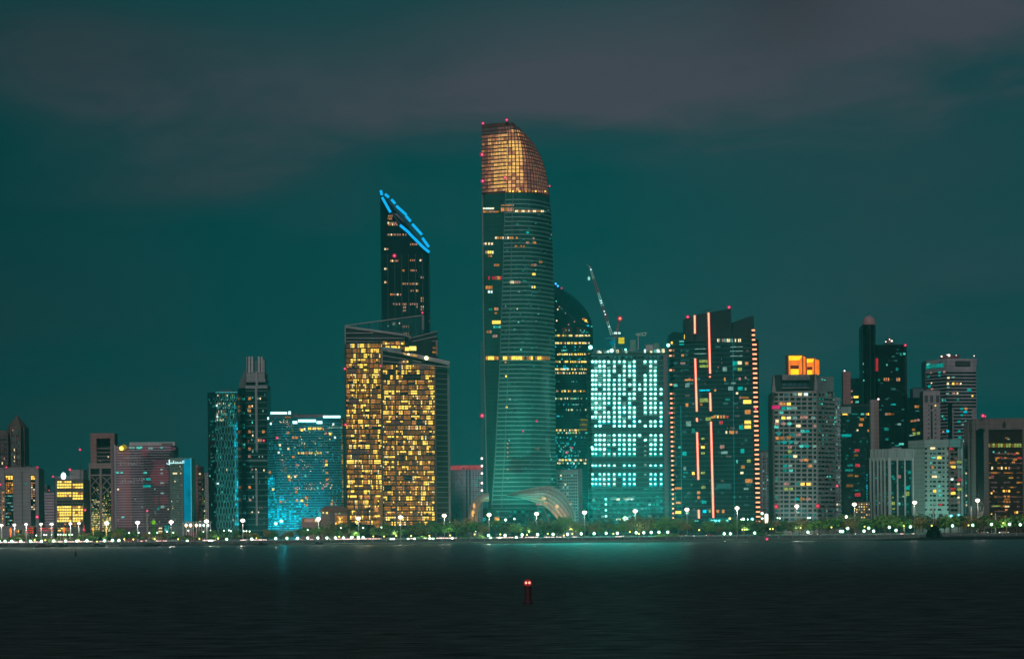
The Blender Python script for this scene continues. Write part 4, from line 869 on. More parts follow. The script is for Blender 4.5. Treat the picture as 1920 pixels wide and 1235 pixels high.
q = MB(); a = P(1135, 634, DCR - 2); c = P(1153, 630, DCR - 2); q.box(a.x, c.x, DCR - 2, DCR + 2, a.z - 1, a.z + .8, M('crane_teal', (.02, .22, .26))); q.build('machinery_deck', t)
q = MB(); a = P(1144, 648, DCR - 2); c = P(1153, 638, DCR - 2); q.loft([[(a.x + 1, DCR - 2, a.z), (c.x - 1, DCR - 2, a.z), (c.x - 1, DCR + 1, a.z), (a.x + 1, DCR + 1, a.z)], [(a.x - .6, DCR - 2, c.z), (c.x + .6, DCR - 2, c.z), (c.x + .6, DCR + 1, c.z), (a.x - .6, DCR + 1, c.z)]], EM('crane_blue_cab', (0, 112, 130), .8, .2)); q.build('cab', t)
for k in range(2): q = MB(); a = P(1160, 637.5 + k * 6, DCR - 3); c = P(1170.5, 632.5 + k * 6, DCR - 3); q.box(a.x, c.x, DCR - 3, DCR, a.z, c.z, EM('crane_yellow', (205, 186, 30), 1, .1)); q.build('counterweight', t)
q = MB()
for (x, y, w) in ((1154, 624, 6), (1161, 624, 5)): a = P(x, y, DCR - 3); q.box(a.x - w * .22, a.x + w * .22, DCR - 3, DCR - 2.4, a.z - .9, a.z + .7, MATS['lit_W'])
q.build('deck_lamp', t)
q = MB(); p = P(1162.5, 597, DCR - 2); q.ball(p, 1.9, GLOW('crane_red_halo', (200, 10, 50), 1, .45), 10, 6); o = q.build('beacon', t); q = MB(); q.ball(p, .95, EM('crane_beacon_bulb', (255, 150, 120), 3, 0), 8, 5); q.build('bulb', o)
# ================================================================== right part
# --- neon striped office
b = B('skyscraper', 'dark office tower with vertical orange neon lines and rows of orange edge lamps', [(1257, 1868), (1266, 1856), (1412, 1850), (1424, 1862)], 632, 34, ref=800)
po = b.poly(); gn = M('neon_tower_glass', (.008, .035, .038), .14, 0, .35, .3); b.body(gn, z1=b.Z(1320, 636))
ln = M('neon_line', (.07, .14, .14)); b.bands(44, .35, ln, .3)
def up(pts, D, dp, mt, name):
    q = MB(); a = [P(x, y, D) for x, y in pts]; q.loft([[tuple(p) for p in a], [(p.x, p.y + dp, p.z) for p in a]], mt); return q.build(name, b.root)
up([(1254, 632), (1254, 628), (1262, 622), (1290, 624), (1290, 640), (1254, 640)], 1858, 20, gn, 'roof_block')
up([(1284, 640), (1284, 597), (1315, 588), (1370, 578.5), (1371, 600), (1373, 640)], 1853, 22, M('neon_crown', (.02, .035, .04), .3), 'crown_block')
up([(1373, 640), (1374, 604), (1402, 594), (1413, 592), (1415, 640)], 1855, 20, M('neon_crown', (0, 0, 0)), 'crown_block')
q = MB(); q.bar(P(1317, 585, 1853), P(1337, 577, 1853), .3, .2, dsteel, 4); q.bar(P(1400, 595, 1855), P(1406, 589, 1855), .2, .15, dsteel, 4); q.build('davit', b.root)
ns = EM('orange_neon', (255, 150, 118), 2.2, .1, True); nr = M('neon_frame', (.35, .05, .03), .4)
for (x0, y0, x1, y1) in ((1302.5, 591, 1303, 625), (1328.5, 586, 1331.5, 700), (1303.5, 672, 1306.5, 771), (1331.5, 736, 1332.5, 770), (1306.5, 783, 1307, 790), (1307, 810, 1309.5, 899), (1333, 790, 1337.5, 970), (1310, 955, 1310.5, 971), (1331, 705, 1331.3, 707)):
    o = MB(); Dn = 1847; o.bar(P(x0, y0, Dn + 1), P(x1, y1, Dn + 1), 1.45, 1.45, EM('neon_halo_box', (168, 28, 34), .8, .2), 6); o = o.build('neon_channel_halo', b.root)  # red glow around each tube given to an emissive channel bar
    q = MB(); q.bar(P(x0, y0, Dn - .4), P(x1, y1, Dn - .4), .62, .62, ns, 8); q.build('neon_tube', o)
EM('halo_red', (150, 26, 28), .8, .2)  # red glow around the edge lamps, put into their backing boxes
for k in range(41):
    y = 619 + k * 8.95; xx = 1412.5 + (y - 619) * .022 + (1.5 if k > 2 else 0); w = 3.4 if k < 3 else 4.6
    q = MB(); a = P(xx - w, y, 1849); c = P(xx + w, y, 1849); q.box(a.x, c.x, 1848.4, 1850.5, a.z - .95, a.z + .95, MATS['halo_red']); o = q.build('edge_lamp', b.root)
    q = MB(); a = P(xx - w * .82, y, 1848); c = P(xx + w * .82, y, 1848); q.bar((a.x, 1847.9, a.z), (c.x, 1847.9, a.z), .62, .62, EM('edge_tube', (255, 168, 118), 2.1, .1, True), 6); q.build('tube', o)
for y in [657, 667, 694, 721] + [738 + 8.95 * k for k in range(27)]:
    xx = 1256.5 + (y - 657) * .019; q = MB(); a = P(xx - 3, y, 1864); c = P(xx + 3, y, 1864); q.box(a.x, c.x, 1862.4, 1864.5, a.z - .95, a.z + .95, MATS['halo_red']); o = q.build('edge_lamp', b.root)
    q = MB(); q.bar((a.x + .5, 1861.9, a.z), (c.x - .5, 1861.9, a.z), .62, .62, MATS['edge_tube'], 6); q.build('tube', o)
cyl = EM('cyan_line', (30, 140, 140), .8, .4); b.rect(1277, 760, 1277.8, 972, cyl, .4, 'light_line'); b.rect(1375.4, 640, 1376, 972, cyl, .4, 'light_line')
for x in range(1284, 1306, 3): b.win(x, 631.5, 2.6, 8, random.choice('yyg'), .6)
for x in (1306, 1310, 1315): b.win(x, 629, 3, 5, random.choice('ecg'), .6)
for x in range(1346, 1390, 3): b.win(x, 638, 2, 6, random.choice('eepwd'), .6)
for (x, y, w, h, k) in ((1278, 640, 9, 2.5, 'c'), (1278, 645.5, 9, 2.5, 'T'), (1260, 642, 7, 5, 'y'), (1280, 666, 5, 4, 'o'), (1320, 677, 18, 5, 'g'), (1320, 686, 16, 5, 'g'), (1378, 681, 9, 8, 'T'), (1387, 680, 8, 6, 'w'), (1387, 692, 8, 6, 'g'), (1378, 691, 7, 6, 't'), (1400, 681, 6, 5, 'o'), (1359, 692, 8, 8, 'e'), (1387, 710, 4, 5, 'p'), (1398, 708, 3, 4, 'p'), (1359, 711, 3, 7, 'o'), (1292, 712, 16, 3, 'o'), (1293, 709, 3, 3, 'r'), (1289, 722, 8, 8, 'e'), (1266, 722, 8, 5, 'c'), (1370, 728, 9, 7, 'e'), (1388, 728, 9, 7, 'T'), (1321, 731.5, 20, 2.4, 'k'), (1341, 731.5, 4, 4, 'o'), (1320, 750, 16, 7, 'g'), (1398, 729, 3, 5, 'e'), (1382, 737, 4, 4, 'w'), (1397, 745, 14, 3, 'b'), (1388, 745, 3, 5, 'p'), (1401, 753, 15, 7, 'y'), (1288, 759, 5, 6, 'o'), (1315, 758, 4, 4, 'b'), (1402, 772, 11, 8, 'o'), (1328, 785, 10, 6, 'g'), (1336, 782, 5, 4, 'o'),
        (1340, 781, 4, 5, 'o'), (1346, 781, 3, 5, 'y'), (1352, 781, 4, 5, 'o'), (1358, 781, 4, 5, 'o'), (1364, 781, 4, 5, 'r'), (1352, 792, 7, 6, 'r'), (1402, 791, 12, 6, 'y'), (1402, 800, 12, 6, 'y'), (1390, 801, 8, 8, 'T'), (1372, 810, 9, 6, 'o'), (1362, 810, 3, 5, 'w'), (1381, 810, 4, 5, 'p'), (1291, 794, 9, 9, 'e'), (1300, 806, 5, 6, 't'), (1318, 822, 6, 4, 'g'), (1318, 838, 7, 5, 'y'), (1318, 849, 7, 4, 'g'), (1283, 850, 8, 8, 'T'), (1392, 845, 7, 8, 'T'), (1382, 865, 3, 6, 'c'), (1354, 837, 8, 6, 'p'), (1358, 848, 12, 5, 'e'), (1404, 864, 7, 6, 'g'), (1393, 875, 7, 6, 'b'), (1404, 901, 13, 7, 'o'), (1391, 886, 6, 4, 'w'), (1300, 887, 5, 5, 'y'), (1284, 878, 5, 6, 'e'), (1318, 886, 8, 4, 'g'), (1272, 915, 12, 4, 'o'), (1319, 913, 8, 5, 'g'), (1310, 923, 6, 5, 'o'), (1310, 932, 5, 5, 'o'), (1320, 941, 9, 5, 'T'), (1272, 942, 9, 4, 'o'), (1272, 960, 10, 5, 'y'), (1321, 958, 7, 6, 'k'), (1357, 911, 28, 9, 's'), (1346, 958, 5, 6, 'o'), (1356, 958, 5, 6, 'o'), (1336, 867, 3, 4, 'o'), (1274, 838, 4, 4, 'c'), (1331, 958, 4, 5, 'g')):
    b.win(x, y, w, h, k, .5)
g = rr.Random(3)
for _ in range(120):
    b.win(g.uniform(1262, 1408), 650 + 7.6 * g.randrange(42), g.choice((2, 3, 5, 9)), 3.6, g.choice('ssssddqqt' if g.random() < .96 else 'pe'), .25)
for (x, y, w) in ((1284, 657, 18), (1284, 675, 16), (1284, 684, 15), (1284, 693, 15), (1313, 654, 20), (1313, 663, 22), (1381, 650, 24), (1381, 658, 24), (1381, 667, 24)): b.win(x, y, w, 1.3, 'e' if x > 1300 else 's', .5)
q = MB()
for k in range(13): a = P(1333 + k * 2.6, 975.5, 1846); q.box(a.x, a.x + (.9 if k % 4 else .45), 1845.6, 1846, a.z - (.7 if k % 3 else 1.1), a.z + (.6 if k % 2 else 1.), EM('teal_sign', (120, 255, 250), 1.5, 0))
q.build('sign_lettering', b.root)
q = MB(); a = P(1329, 981, 1850); c = P(1366, 970, 1850); q.box(a.x, c.x, 1847, 1855, a.z, c.z, EM('teal_fascia', (0, 92, 92), .9, .3)); q.build('entrance_fascia', b.root)
b.win(1306, 976, 7, 2.6, 'c', .6)
b.beacon(1289.5, 594, 1851, 1.5); b.beacon(1367, 576, 1851, 1.5); b.beacon(1417, 766, 1846, 1.2); b.beacon(1256, 774, 1858, 1.2); b.finish()

# --- grey flats in the gap
b = B('apartment_building', 'grey flats in the gap between the neon tower and the orange crowned tower', [(1424, 2060), (1450, 2060)], 848, 20, ref=900)
b.body(M('slate_render', (.14, .17, .18))); rooftop(b, 1428, 1446, 844); b.grid(1426, 1449, 852, 985, 6, 24, .5, .45, wch({'D': 9, 's': 2, 't': 1, 'c': .6})); b.ribs([1429, 1437, 1445], 1.2, conc, .7); b.finish()

# --- orange crowned residential tower
b = B('apartment_tower', 'pale gridded tower crowned by a glowing orange lantern on its roof', [(1449, 1862), (1453, 1858), (1532, 1850), (1566, 1872)], 733, 34, ref=850, cat='building')
b.body(M('grid_render', (.27, .26, .25)))
po = b.poly(); zt = b.ztop
def cb(px0, px1, y0, y1, mt, D=1853, dp=16, nm='penthouse_wall'):
    q = MB(); q.box(X(px0, D, 715), X(px1, D, 715), D, D + dp, CAMZ + Q((px0 + px1) / 2, y1)[1] * D / F, CAMZ + Q((px0 + px1) / 2, y0)[1] * D / F, mt); return q.build(nm, b.root)
cb(1452, 1532, 702, 734, M('penthouse_dark', (.02, .04, .04), .3), 1858, 14); cb(1532, 1563, 706, 734, M('penthouse_side', (.10, .14, .14)), 1862, 14)
def fin(x0, x1, xt0, xt1, y0, y1):
    q = MB(); a = [P(x, y, 1852) for x, y in ((x0, y1), (x1, y1), (xt1, y0), (xt0, y0))]; q.loft([[tuple(p) for p in a], [(p.x, p.y + 8, p.z) for p in a]], conc); q.build('corner_fin', b.root)
fin(1447.5, 1455, 1450.5, 1451.5, 703, 735); fin(1526, 1533.5, 1529, 1530.5, 702, 735)
cb(1467, 1518, 702, 712, conc, 1851.5, 4, 'sign_board'); q = MB()
for k in range(13): a = P(1475 + k * 3.2, 707.5, 1850.8); q.box(a.x, a.x + (.95 if k % 5 else .5), 1850.6, 1851, a.z - 1.3, a.z + (1.3 if k % 3 else .6), dconc)
q.build('sign_lettering', b.root)
for k in range(5): cb(1467 + k * 9.6, 1475.5 + k * 9.6, 718, 725, MATS['lit_d'], 1856.8, 1.4, 'window')
cb(1466, 1517, 726, 727.5, conc, 1856, 2, 'sill')
fl = 30; y0 = 736; st = 8.35
mgl = M('grid_render', (0, 0, 0)); 
g = rr.Random(17)
xs = [(1455.5, 6), (1464, 8.4), (1474.5, 8.4), (1486, 8.4), (1497, 8.4), (1508, 8.4), (1519, 7.2), (1528, 5)]
for j in range(fl):
    y = y0 + 3.5 + j * st
    if y > 975: break
    for i, (x, w) in enumerate(xs):
        k = g.choices(['D', 'e', 'p', 'w', 's', 't', 'c', 'o'], [40, 1.2, .4, .3, 2.4, 1., .2, .1])[0]
        if j > 25: k = g.choices(['t', 's', 'D'], [1, 3, 3])[0]
        b.win(x, y, w, 4.9, k, .12)
spec = {(1458, 789): 'w', (1456, 800): 'c', (1457, 794): 'p', (1469, 757): 'o', (1479, 757): 'y', (1469, 765): 'T', (1479, 765): 'c', (1491, 765): 'e', (1490, 739): 'e', (1500, 739): 'w', (1511, 739): 'W', (1469, 783): 'y', (1479, 783): 'w', (1469, 794): 'p', (1480, 794): 'c', (1491, 783): 'e', (1504, 782): 'p', (1511, 782): 'p', (1505, 808): 'c', (1514, 808): 'T', (1460, 812): 'T', (1458, 821): 'o', (1467, 821): 'b', (1479, 820): 'b', (1461, 829): 't', (1471, 829): 'T', (1483, 828): 'T', (1493, 829): 'e', (1503, 836): 'c', (1513, 836): 'T', (1481, 838): 'p', (1481, 846): 'g', (1471, 855): 't', (1482, 855): 't', (1491, 855): 'w', (1503, 862): 'p', (1512, 862): 'o', (1472, 873): 'T', (1482, 873): 'e', (1472, 882): 't', (1483, 882): 'c', (1505, 907): 'y', (1516, 907): 'y', (1474, 916): 'g', (1483, 916): 'g', (1494, 935): 'T', (1504, 935): 'b', (1516, 935): 'p', (1525, 783): 'e', (1527, 836): 'e'}
for (x, y), k in spec.items(): b.win(x, y, 7.6, 5, k, .3)
b.rect(1449, 760, 1463, 766, EM('magenta_sign', (190, 20, 96), 1, .2), .9, 'lit_sign'); b.rect(1461, 735, 1462.6, 985, mgl, .5, 'pier')
mb = MB()
for j in range(29): 
    y = y0 + 7.6 + j * st; 
    if y < 980: b.rect(1533, y + 1.2, 1566, y + 3.4, M('balcony_teal', (.22, .25, .24)), 1.4, mb=mb)
mb.build('balcony', b.root)
for j in range(28):
    for x in (1537, 1543, 1550, 1557, 1563):
        k = g.choices(['D', 's', 't', 'e', 'q'], [10, 3, 2 if j < 12 else .5, .3, 2])[0]; b.win(x, y0 + 3.5 + j * st, 4.6, 4.6, k, .2)
for (x, y) in ((1541, 757), (1565, 783), (1566, 790), (1563, 795), (1551, 893), (1556, 893), (1558, 917)): b.win(x, y, 2.6, 3, 'c' if y < 900 else 'e', .6)
b.rect(1568.2, 742, 1569, 985, pale, .8, 'edge') if False else None
# lantern crown: open box frames with glowing inner faces
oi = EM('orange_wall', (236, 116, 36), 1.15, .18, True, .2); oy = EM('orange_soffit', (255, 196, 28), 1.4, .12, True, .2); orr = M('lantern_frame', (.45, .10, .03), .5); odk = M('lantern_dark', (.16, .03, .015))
t = thing('roof_lantern', P(1507, 704, 1856), 'glowing orange open box lantern crowning the pale gridded tower', 'lantern')
def lant(x0, x1, y0, y1, D, dp):
    a = P(x0, y1, D); c = P(x1, y0, D); w = c.x - a.x; h = c.z - a.z; tk = .9
    q = MB(); q.box(a.x, c.x, D, D + dp, c.z - tk * .6, c.z + .3, orr); q.build('roof_slab', t)
    q = MB(); q.box(a.x, a.x + tk, D, D + dp, a.z, c.z - tk * .6, orr); q.box(c.x - tk, c.x, D, D + dp, a.z, c.z - tk * .6, orr); q.build('corner_post', t)
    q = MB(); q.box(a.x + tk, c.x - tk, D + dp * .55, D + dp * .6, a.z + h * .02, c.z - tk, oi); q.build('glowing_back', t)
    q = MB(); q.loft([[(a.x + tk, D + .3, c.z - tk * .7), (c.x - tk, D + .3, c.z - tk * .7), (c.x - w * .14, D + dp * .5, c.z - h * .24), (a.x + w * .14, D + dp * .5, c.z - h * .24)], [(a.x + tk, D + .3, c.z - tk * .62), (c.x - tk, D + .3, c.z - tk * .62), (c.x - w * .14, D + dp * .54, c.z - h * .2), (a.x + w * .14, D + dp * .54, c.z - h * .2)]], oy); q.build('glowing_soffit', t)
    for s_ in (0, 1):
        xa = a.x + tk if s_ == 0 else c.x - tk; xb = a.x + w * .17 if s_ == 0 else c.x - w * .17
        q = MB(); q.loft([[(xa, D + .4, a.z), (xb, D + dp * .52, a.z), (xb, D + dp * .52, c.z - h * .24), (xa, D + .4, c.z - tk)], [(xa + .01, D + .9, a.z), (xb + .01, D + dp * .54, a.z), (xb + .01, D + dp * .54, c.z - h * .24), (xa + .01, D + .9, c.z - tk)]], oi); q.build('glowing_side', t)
    q = MB(); q.box(a.x + w * .24, c.x - w * .24, D + dp * .3, D + dp * .5, a.z + h * .28, a.z + h * .48, odk); q.build('water_tank', t)
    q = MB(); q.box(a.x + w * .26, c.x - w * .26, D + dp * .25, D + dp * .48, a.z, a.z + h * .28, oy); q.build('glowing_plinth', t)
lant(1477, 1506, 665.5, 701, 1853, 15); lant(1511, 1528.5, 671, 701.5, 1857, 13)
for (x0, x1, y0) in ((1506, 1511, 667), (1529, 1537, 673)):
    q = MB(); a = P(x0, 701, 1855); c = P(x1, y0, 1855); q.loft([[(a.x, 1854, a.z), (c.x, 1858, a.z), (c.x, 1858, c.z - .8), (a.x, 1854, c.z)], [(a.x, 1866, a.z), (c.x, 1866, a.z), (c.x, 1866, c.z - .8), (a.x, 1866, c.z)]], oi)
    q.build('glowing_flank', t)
for k in range(4): b.win(1541 + k * 5, 711 + k * 1.2, 3, 2.2, 'c', .6)
b.beacon(1569.5, 910.5, 1852, 1.3); 
for (x, y) in ((1455.5, 949), (1533, 948)):
    p = P(x, y, 1846); q = MB(); q.ball(p, 2.1, GLOW('crimson_halo', (150, 10, 40), 1, .5), 10, 6); o = q.build('sign_lamp', b.root); q = MB(); q.ball(p, 1.2, EM('rose_bulb', (255, 84, 110), 1.4, 0), 8, 5); q.build('bulb', o)
b.finish()
b = B('apartment_building', 'narrow pale edge block of flats with ragged balconies right of the orange crowned tower', [(1566, 1880), (1576, 1884)], 745, 20, ref=850)
b.body(M('edge_render', (.3, .31, .32))); b.grid(1567, 1575, 750, 985, 2, 27, .6, .55, wch({'D': 4, None: 2, 'e': 2, 's': 3, 'w': .3})); b.bands(27, .9, pale, .8, name='balcony'); b.finish()

# --- dark towers group
b = B('office_tower', 'dark glass tower with a red washed pale side slab, left of the domed column', [(1577, 1905), (1640, 1900)], 762, 30, ref=850)
b.body(gdark); b.rect(1575, 757, 1640, 762, M('dark_cap', (.01, .03, .03)), .6, 'roof_edge')
b.rect(1575.5, 762, 1596, 775, tealp, .5, 'lit_panel')
q = MB(); D = 1915; q.box(X(1581, D, 730), X(1595, D, 730), D, D + 8, b.ztop, b.Z(1588, 696.5, D), M('red_washed_slab', (.26, .14, .14))); q.build('side_slab', b.root)
q = MB(); D = 1917; q.box(X(1595, D, 730), X(1616, D, 730), D, D + 14, b.ztop, b.Z(1605, 709, D), gdark); q.build('upper_block', b.root)
q = MB(); q.ball(P(1583.5, 695, 1913), .7, MATS['hoist_lamp'], 6, 4); q.build('roof_lamp', b.root)
for (x, y, w, h, k) in ((1584, 776, 9, 3.2, 'y'), (1588, 777, 4, 3, 'o'), (1617, 776, 6, 3.4, 'c'), (1625, 776, 3, 4, 'o'), (1629, 776, 4, 4, 'y'), (1603, 776, 12, 1.5, 't'), (1587, 816, 18, 5, 'T'), (1616, 786, 8, 5, 'b'), (1614, 796, 7, 5, 'o'), (1608, 806, 3, 3, 'w'), (1628, 807, 3, 4, 'o'), (1607, 844, 9, 5, 'r'), (1605, 853, 8, 4, 'n'), (1594, 872, 10, 4, 't'), (1608, 872, 8, 6, 'r'), (1592, 881, 14, 4, 't'), (1594, 891, 10, 4, 'n'), (1593, 910, 12, 5, 'n'), (1608, 927, 10, 6, 'r'), (1606, 892, 7, 3, 'b')): b.win(x, y, w, h, k, .3)
for (x, y, w, h, k) in ((1605, 744, 9, 4, 'y'), (1607, 753, 6, 4, 'c'), (1597, 733, 4, 3, 'p'), (1597, 745, 3, 4, 'p'), (1597, 753, 3, 4, 'o')): D = 1917; pa = Path([(X(1595, D, 730), D), (X(1616, D, 730), D)]); u, _ = pa.ray(Q(x, y)[0]); z = CAMZ + Q(x, y)[1] * D / F; b.w.append((max(.1, u - w * .22), u + w * .22, z - h * .22, z + h * .22, k, pa, .2))
for y in range(890, 960, 5):
    for x in (1626, 1629, 1632): 
        if R() < .55: b.win(x, y, 2, 3.4, random.choice('kKT'), .4)
for _ in range(60): b.win(U(1580, 1636), 782 + 6.5 * int(U(0, 28)), U(2, 6), 2.4, random.choice('sdddt'), .2)
b.finish()
b = B('domed_tower', 'tall dark cylinder topped with a pale pink lit dome', [(1616, 1958), (1619, 1952), (1625, 1949), (1632, 1949), (1639, 1952), (1642.5, 1958)], 609, 22, ref=700, cat='tower')
b.body(M('near_black_glass', (.002, .010, .010), .25, 0, .2)); c = P(1629.3, 609, 1959); q = MB(); prof = [(5.9 * math.cos(a * math.pi / 16), 6.9 * math.sin(a * math.pi / 16) + 1.2) for a in range(8)] + [(.6, 8.1), (.3, 8.6)]
q.lathe((c.x, c.y, c.z), [(5.9, -.1)] + prof, M('dome_rose', (.30, .17, .18), .5), 20); q.build('dome', b.root)
b.ribs([1618.5, 1632, 1640], .5, M('near_black_rib', (.01, .035, .035)), .4)
for (x, y, w, h, k) in ((1619, 682, 1.6, 4, 'e'), (1619, 697, 1.4, 1.5, 'c'), (1620, 713, 1.8, 3.4, 'c')): b.win(x, y, w, h, k, .4)
b.finish()
b = B('office_tower', 'tall black slab with rooftop mast and red corner beacon, right of the domed column', [(1642, 1964), (1646, 1960), (1697, 1960), (1701, 1966)], 646, 30, ref=740)
b.body(M('near_black_glass', (0, 0, 0)))
for (x, y, w, h, k) in ((1696, 663, 5, 4, 'c'), (1689, 664, 4, 5, 't'), (1675, 668, 6, 3, 's'), (1663, 684, 2, 4, 'c'), (1682, 692, 5, 5, 't'), (1648, 712, 4, 4, 't'), (1658, 711, 2, 5, 'o'), (1662, 711, 3, 6, 'p'), (1666, 711, 2, 6, 'o'), (1682, 711, 3, 6, 'p'), (1686, 711, 3, 6, 'o'), (1675, 729, 9, 4, 's'), (1662, 748, 5, 3, 's'), (1675, 758, 9, 3, 'T'), (1662, 776, 5, 4, 'p'), (1668, 776, 5, 4, 'b'), (1674, 776, 5, 3, 'n'), (1686, 795, 6, 4, 'e'), (1662, 804, 8, 6, 't'), (1663, 823, 6, 4, 't'), (1690, 832, 9, 4, 'c'), (1682, 835, 8, 3, 't'), (1651, 768, 4, 3, 's')): b.win(x, y, w, h, k, .4)
b.rect(1636, 672, 1646, 696, EM('red_lit_panel', (170, 36, 50), .9, .35), 1.2, 'red_lit_panel'); b.rect(1637, 697, 1640.5, 703, MATS['lit_r'], 1.2, 'red_lit_panel')
for _ in range(50): b.win(U(1650, 1696), 655 + 7 * int(U(0, 40)), U(2, 6), 2.4, random.choice('sdd'), .2)
c = P(1667, 646, 1972); q = MB(); q.lathe((c.x, c.y, c.z), [(3.4, 0), (3.6, 2), (2.6, 3.4), (2, 5), (1.2, 6), (.7, 7.6)], dconc, 12); q.build('mast_base', b.root); q = MB(); q.bar((c.x, c.y, c.z + 7), (c.x + .1, c.y, c.z + 15.5), .35, .12, steel, 5); q.build('mast', b.root)
for (x, y) in ((1672, 639, ), (1661, 640.5), (1668, 636)): q = MB(); q.ball(P(x, y, 1967), .85 if x > 1670 else .55, MATS['hoist_lamp'], 6, 4); q.build('roof_lamp', b.root)
b.beacon(1697.5, 647, 1957, 1.3); b.finish()
b = B('concrete_slab_tower', 'slim pale concrete tower with a small white lamp on top, before the black slab', [(1632.5, 1882), (1648, 1880)], 749, 12, ref=800, cat='tower')
b.body(M('pale_slab', (.27, .23, .24))); b.rect(1640.5, 750, 1648, 985, M('pink_slab', (.24, .15, .15)), .4, 'shaft_face'); q = MB(); q.ball(P(1647, 748, 1878), .8, MATS['hoist_lamp'], 6, 4); q.build('roof_lamp', b.root); b.finish()
# --- small lit block low down
b = B('apartment_building', 'small low block dotted with warm windows behind the palm lamps, near the black towers', [(1603, 1790), (1633, 1790)], 940, 14, ref=955)
b.body(M('dusk_render', (.09, .10, .09))); b.grid(1604, 1632, 942, 972, 6, 6, .4, .35, lambda i, j: g.choices(['o', 'w', 'y', 'D', 'g'], [2, 2, 2, 6, 1])[0], .3); b.finish()
# --- finned building
b = B('office_building', 'wide low building of dark glass hung with tall white fins and a pale crown band', [(1633, 1862), (1668, 1850), (1700, 1848), (1735, 1852)], 842, 30, ref=900)
rooftop(b, 1672, 1690, 838.5, conc, dd=8); b.body(M('fin_glass', (.006, .05, .046), .2, 0, .3)); fm2 = M('fin_white', (.36, .40, .38)); b.rect(1633, 841, 1735, 863, M('crown_band', (.25, .29, .28)), 1.1, 'crown_band')
for x in (1633.5, 1640, 1647, 1653.5, 1660, 1668, 1681.5, 1695.5, 1709, 1723): b.rect(x, 858, x + (1.5 if x < 1665 else 3), 988, fm2, 2.2, 'fin')
for x in (1640, 1647, 1653.5, 1660, 1666, 1681, 1695, 1709, 1722): b.rect(x, 842, x + .7, 861, dconc, 1.3, 'joint')
q = MB()
for (x, y, w, h, k) in ((1673, 893, 7, 4, 't'), (1676, 897, 5, 4, 't'), (1686, 893, 6, 6, 'p'), (1705, 885, 6, 6, 't'), (1706, 853 + 30, 0.1, .1, 't'), (1701, 914, 9, 7, 'T'), (1701, 925, 8, 8, 'g'), (1717, 925, 8, 5, 't'), (1686, 944, 5, 5, 'c'), (1694, 930, 3, 3, 'g'), (1666, 944, 5, 6, 't'), (1675, 943, 6, 6, 'g'), (1674, 932, 3, 3, 'g'), (1649, 942, 3, 3, 'e'), (1650, 926, 3, 4, 's'), (1712, 894, 3, 3, 't'), (1700, 945, 6, 4, 't'), (1675, 953, 5, 3, 'g')): b.win(x, y, w, h, k, .3)
for _ in range(70): b.win(U(1640, 1732), 868 + 7 * int(U(0, 17)), U(2, 6), 3, random.choice('ssdt'), .2)
for _ in range(40): b.win(U(1726, 1734), U(885, 985), 1.8, 1.8, random.choice('kcTT'), .8)
b.finish()
# --- white residential drum
b = B('apartment_building', 'rounded pale green lit apartment block with rows of dark windows and a smooth crown', [(1703, 1856), (1735, 1834), (1752, 1830), (1778, 1832), (1779, 1838), (1799, 1842), (1808, 1850)], 838, 30, ref=900)
b.body(M('mint_render', (.30, .40, .36))); rooftop(b, 1742, 1762, 821.5, conc, dd=10); rooftop(b, 1768, 1776, 820, dconc, dd=12); b.rect(1704, 824, 1779, 838, M('mint_render2', (.26, .33, .31)), .6, 'crown_wall'); b.rect(1779, 823, 1801, 838, M('aqua_render', (.16, .40, .38)), 1.4, 'crown_wall'); b.rect(1802, 829, 1810, 985, M('aqua_pale', (.25, .38, .39)), 1.8, 'end_pier')
b.rect(1779, 838, 1797, 985, M('drab_bay', (.2, .2, .18)), .1, 'bay')  # bay panel in a darker, greyer tone
for j in range(14):
    y = 841 + j * 8.75
    for (x, w) in ((1736.5, 4), (1745.5, 3.6), (1752, 6), (1761.5, 6.5), (1769, 4), (1777, 3)): b.win(x, y, w, 3.4, g.choices(['D', 'e', 'c', 's', 'p'], [16, 1, .5, 1, .4])[0], .15)
    for (x, w) in ((1784.5, 6), (1791.5, 5.5)): b.win(x, y + 1, w, 4, g.choices(['D', 'q', 's', 'w'], [10, 3, 2, .4])[0], 1.2)
for (x, y, w, h, k) in ((1749, 840, 9, 4, 'w'), (1761, 857.5, 8, 5, 'y'), (1750, 857.5, 9, 3, 'c'), (1749, 875.5, 5, 4, 'o'), (1753, 884.5, 9, 4, 'e'), (1752, 893, 9, 4, 'w'), (1761, 893, 5, 4, 'e'), (1761, 911, 4, 4, 'c'), (1752.5, 920, 5, 4.5, 'y'), (1763, 928, 7, 4, 'c'), (1763, 945.5, 8, 3.4, 'r'), (1753, 945, 5, 3, 'e')): b.win(x, y, w, h, k, .5)
for (x, y, w, h, k) in ((1785, 867, 10, 4, 'o'), (1797, 866, 8, 4, 'g'), (1786, 875, 8, 4, 'y'), (1797, 875, 8, 4, 'e'), (1784, 898, 4, 4, 'W'), (1798, 899, 6, 4, 'r'), (1786, 916, 8, 4, 'r'), (1798, 917, 7, 5, 'g'), (1786, 924, 8, 5, 'y'), (1796, 907, 4, 3, 'w'), (1796, 932, 3, 3, 'w'), (1796, 941, 3, 3, 'p'), (1782, 841, 5, 4, 'r')): b.win(x, y, w, h, k, 1.6)
b.rect(1743, 963, 1746, 985, tealp, .6, 'arcade_pier'); b.rect(1758, 963, 1760, 985, tealp, .6, 'arcade_pier')
for x in (1750, 1764): b.win(x, 966, 7, 6, 'd', .5); b.win(x, 977, 7, 7, 't', .5)
b.finish()
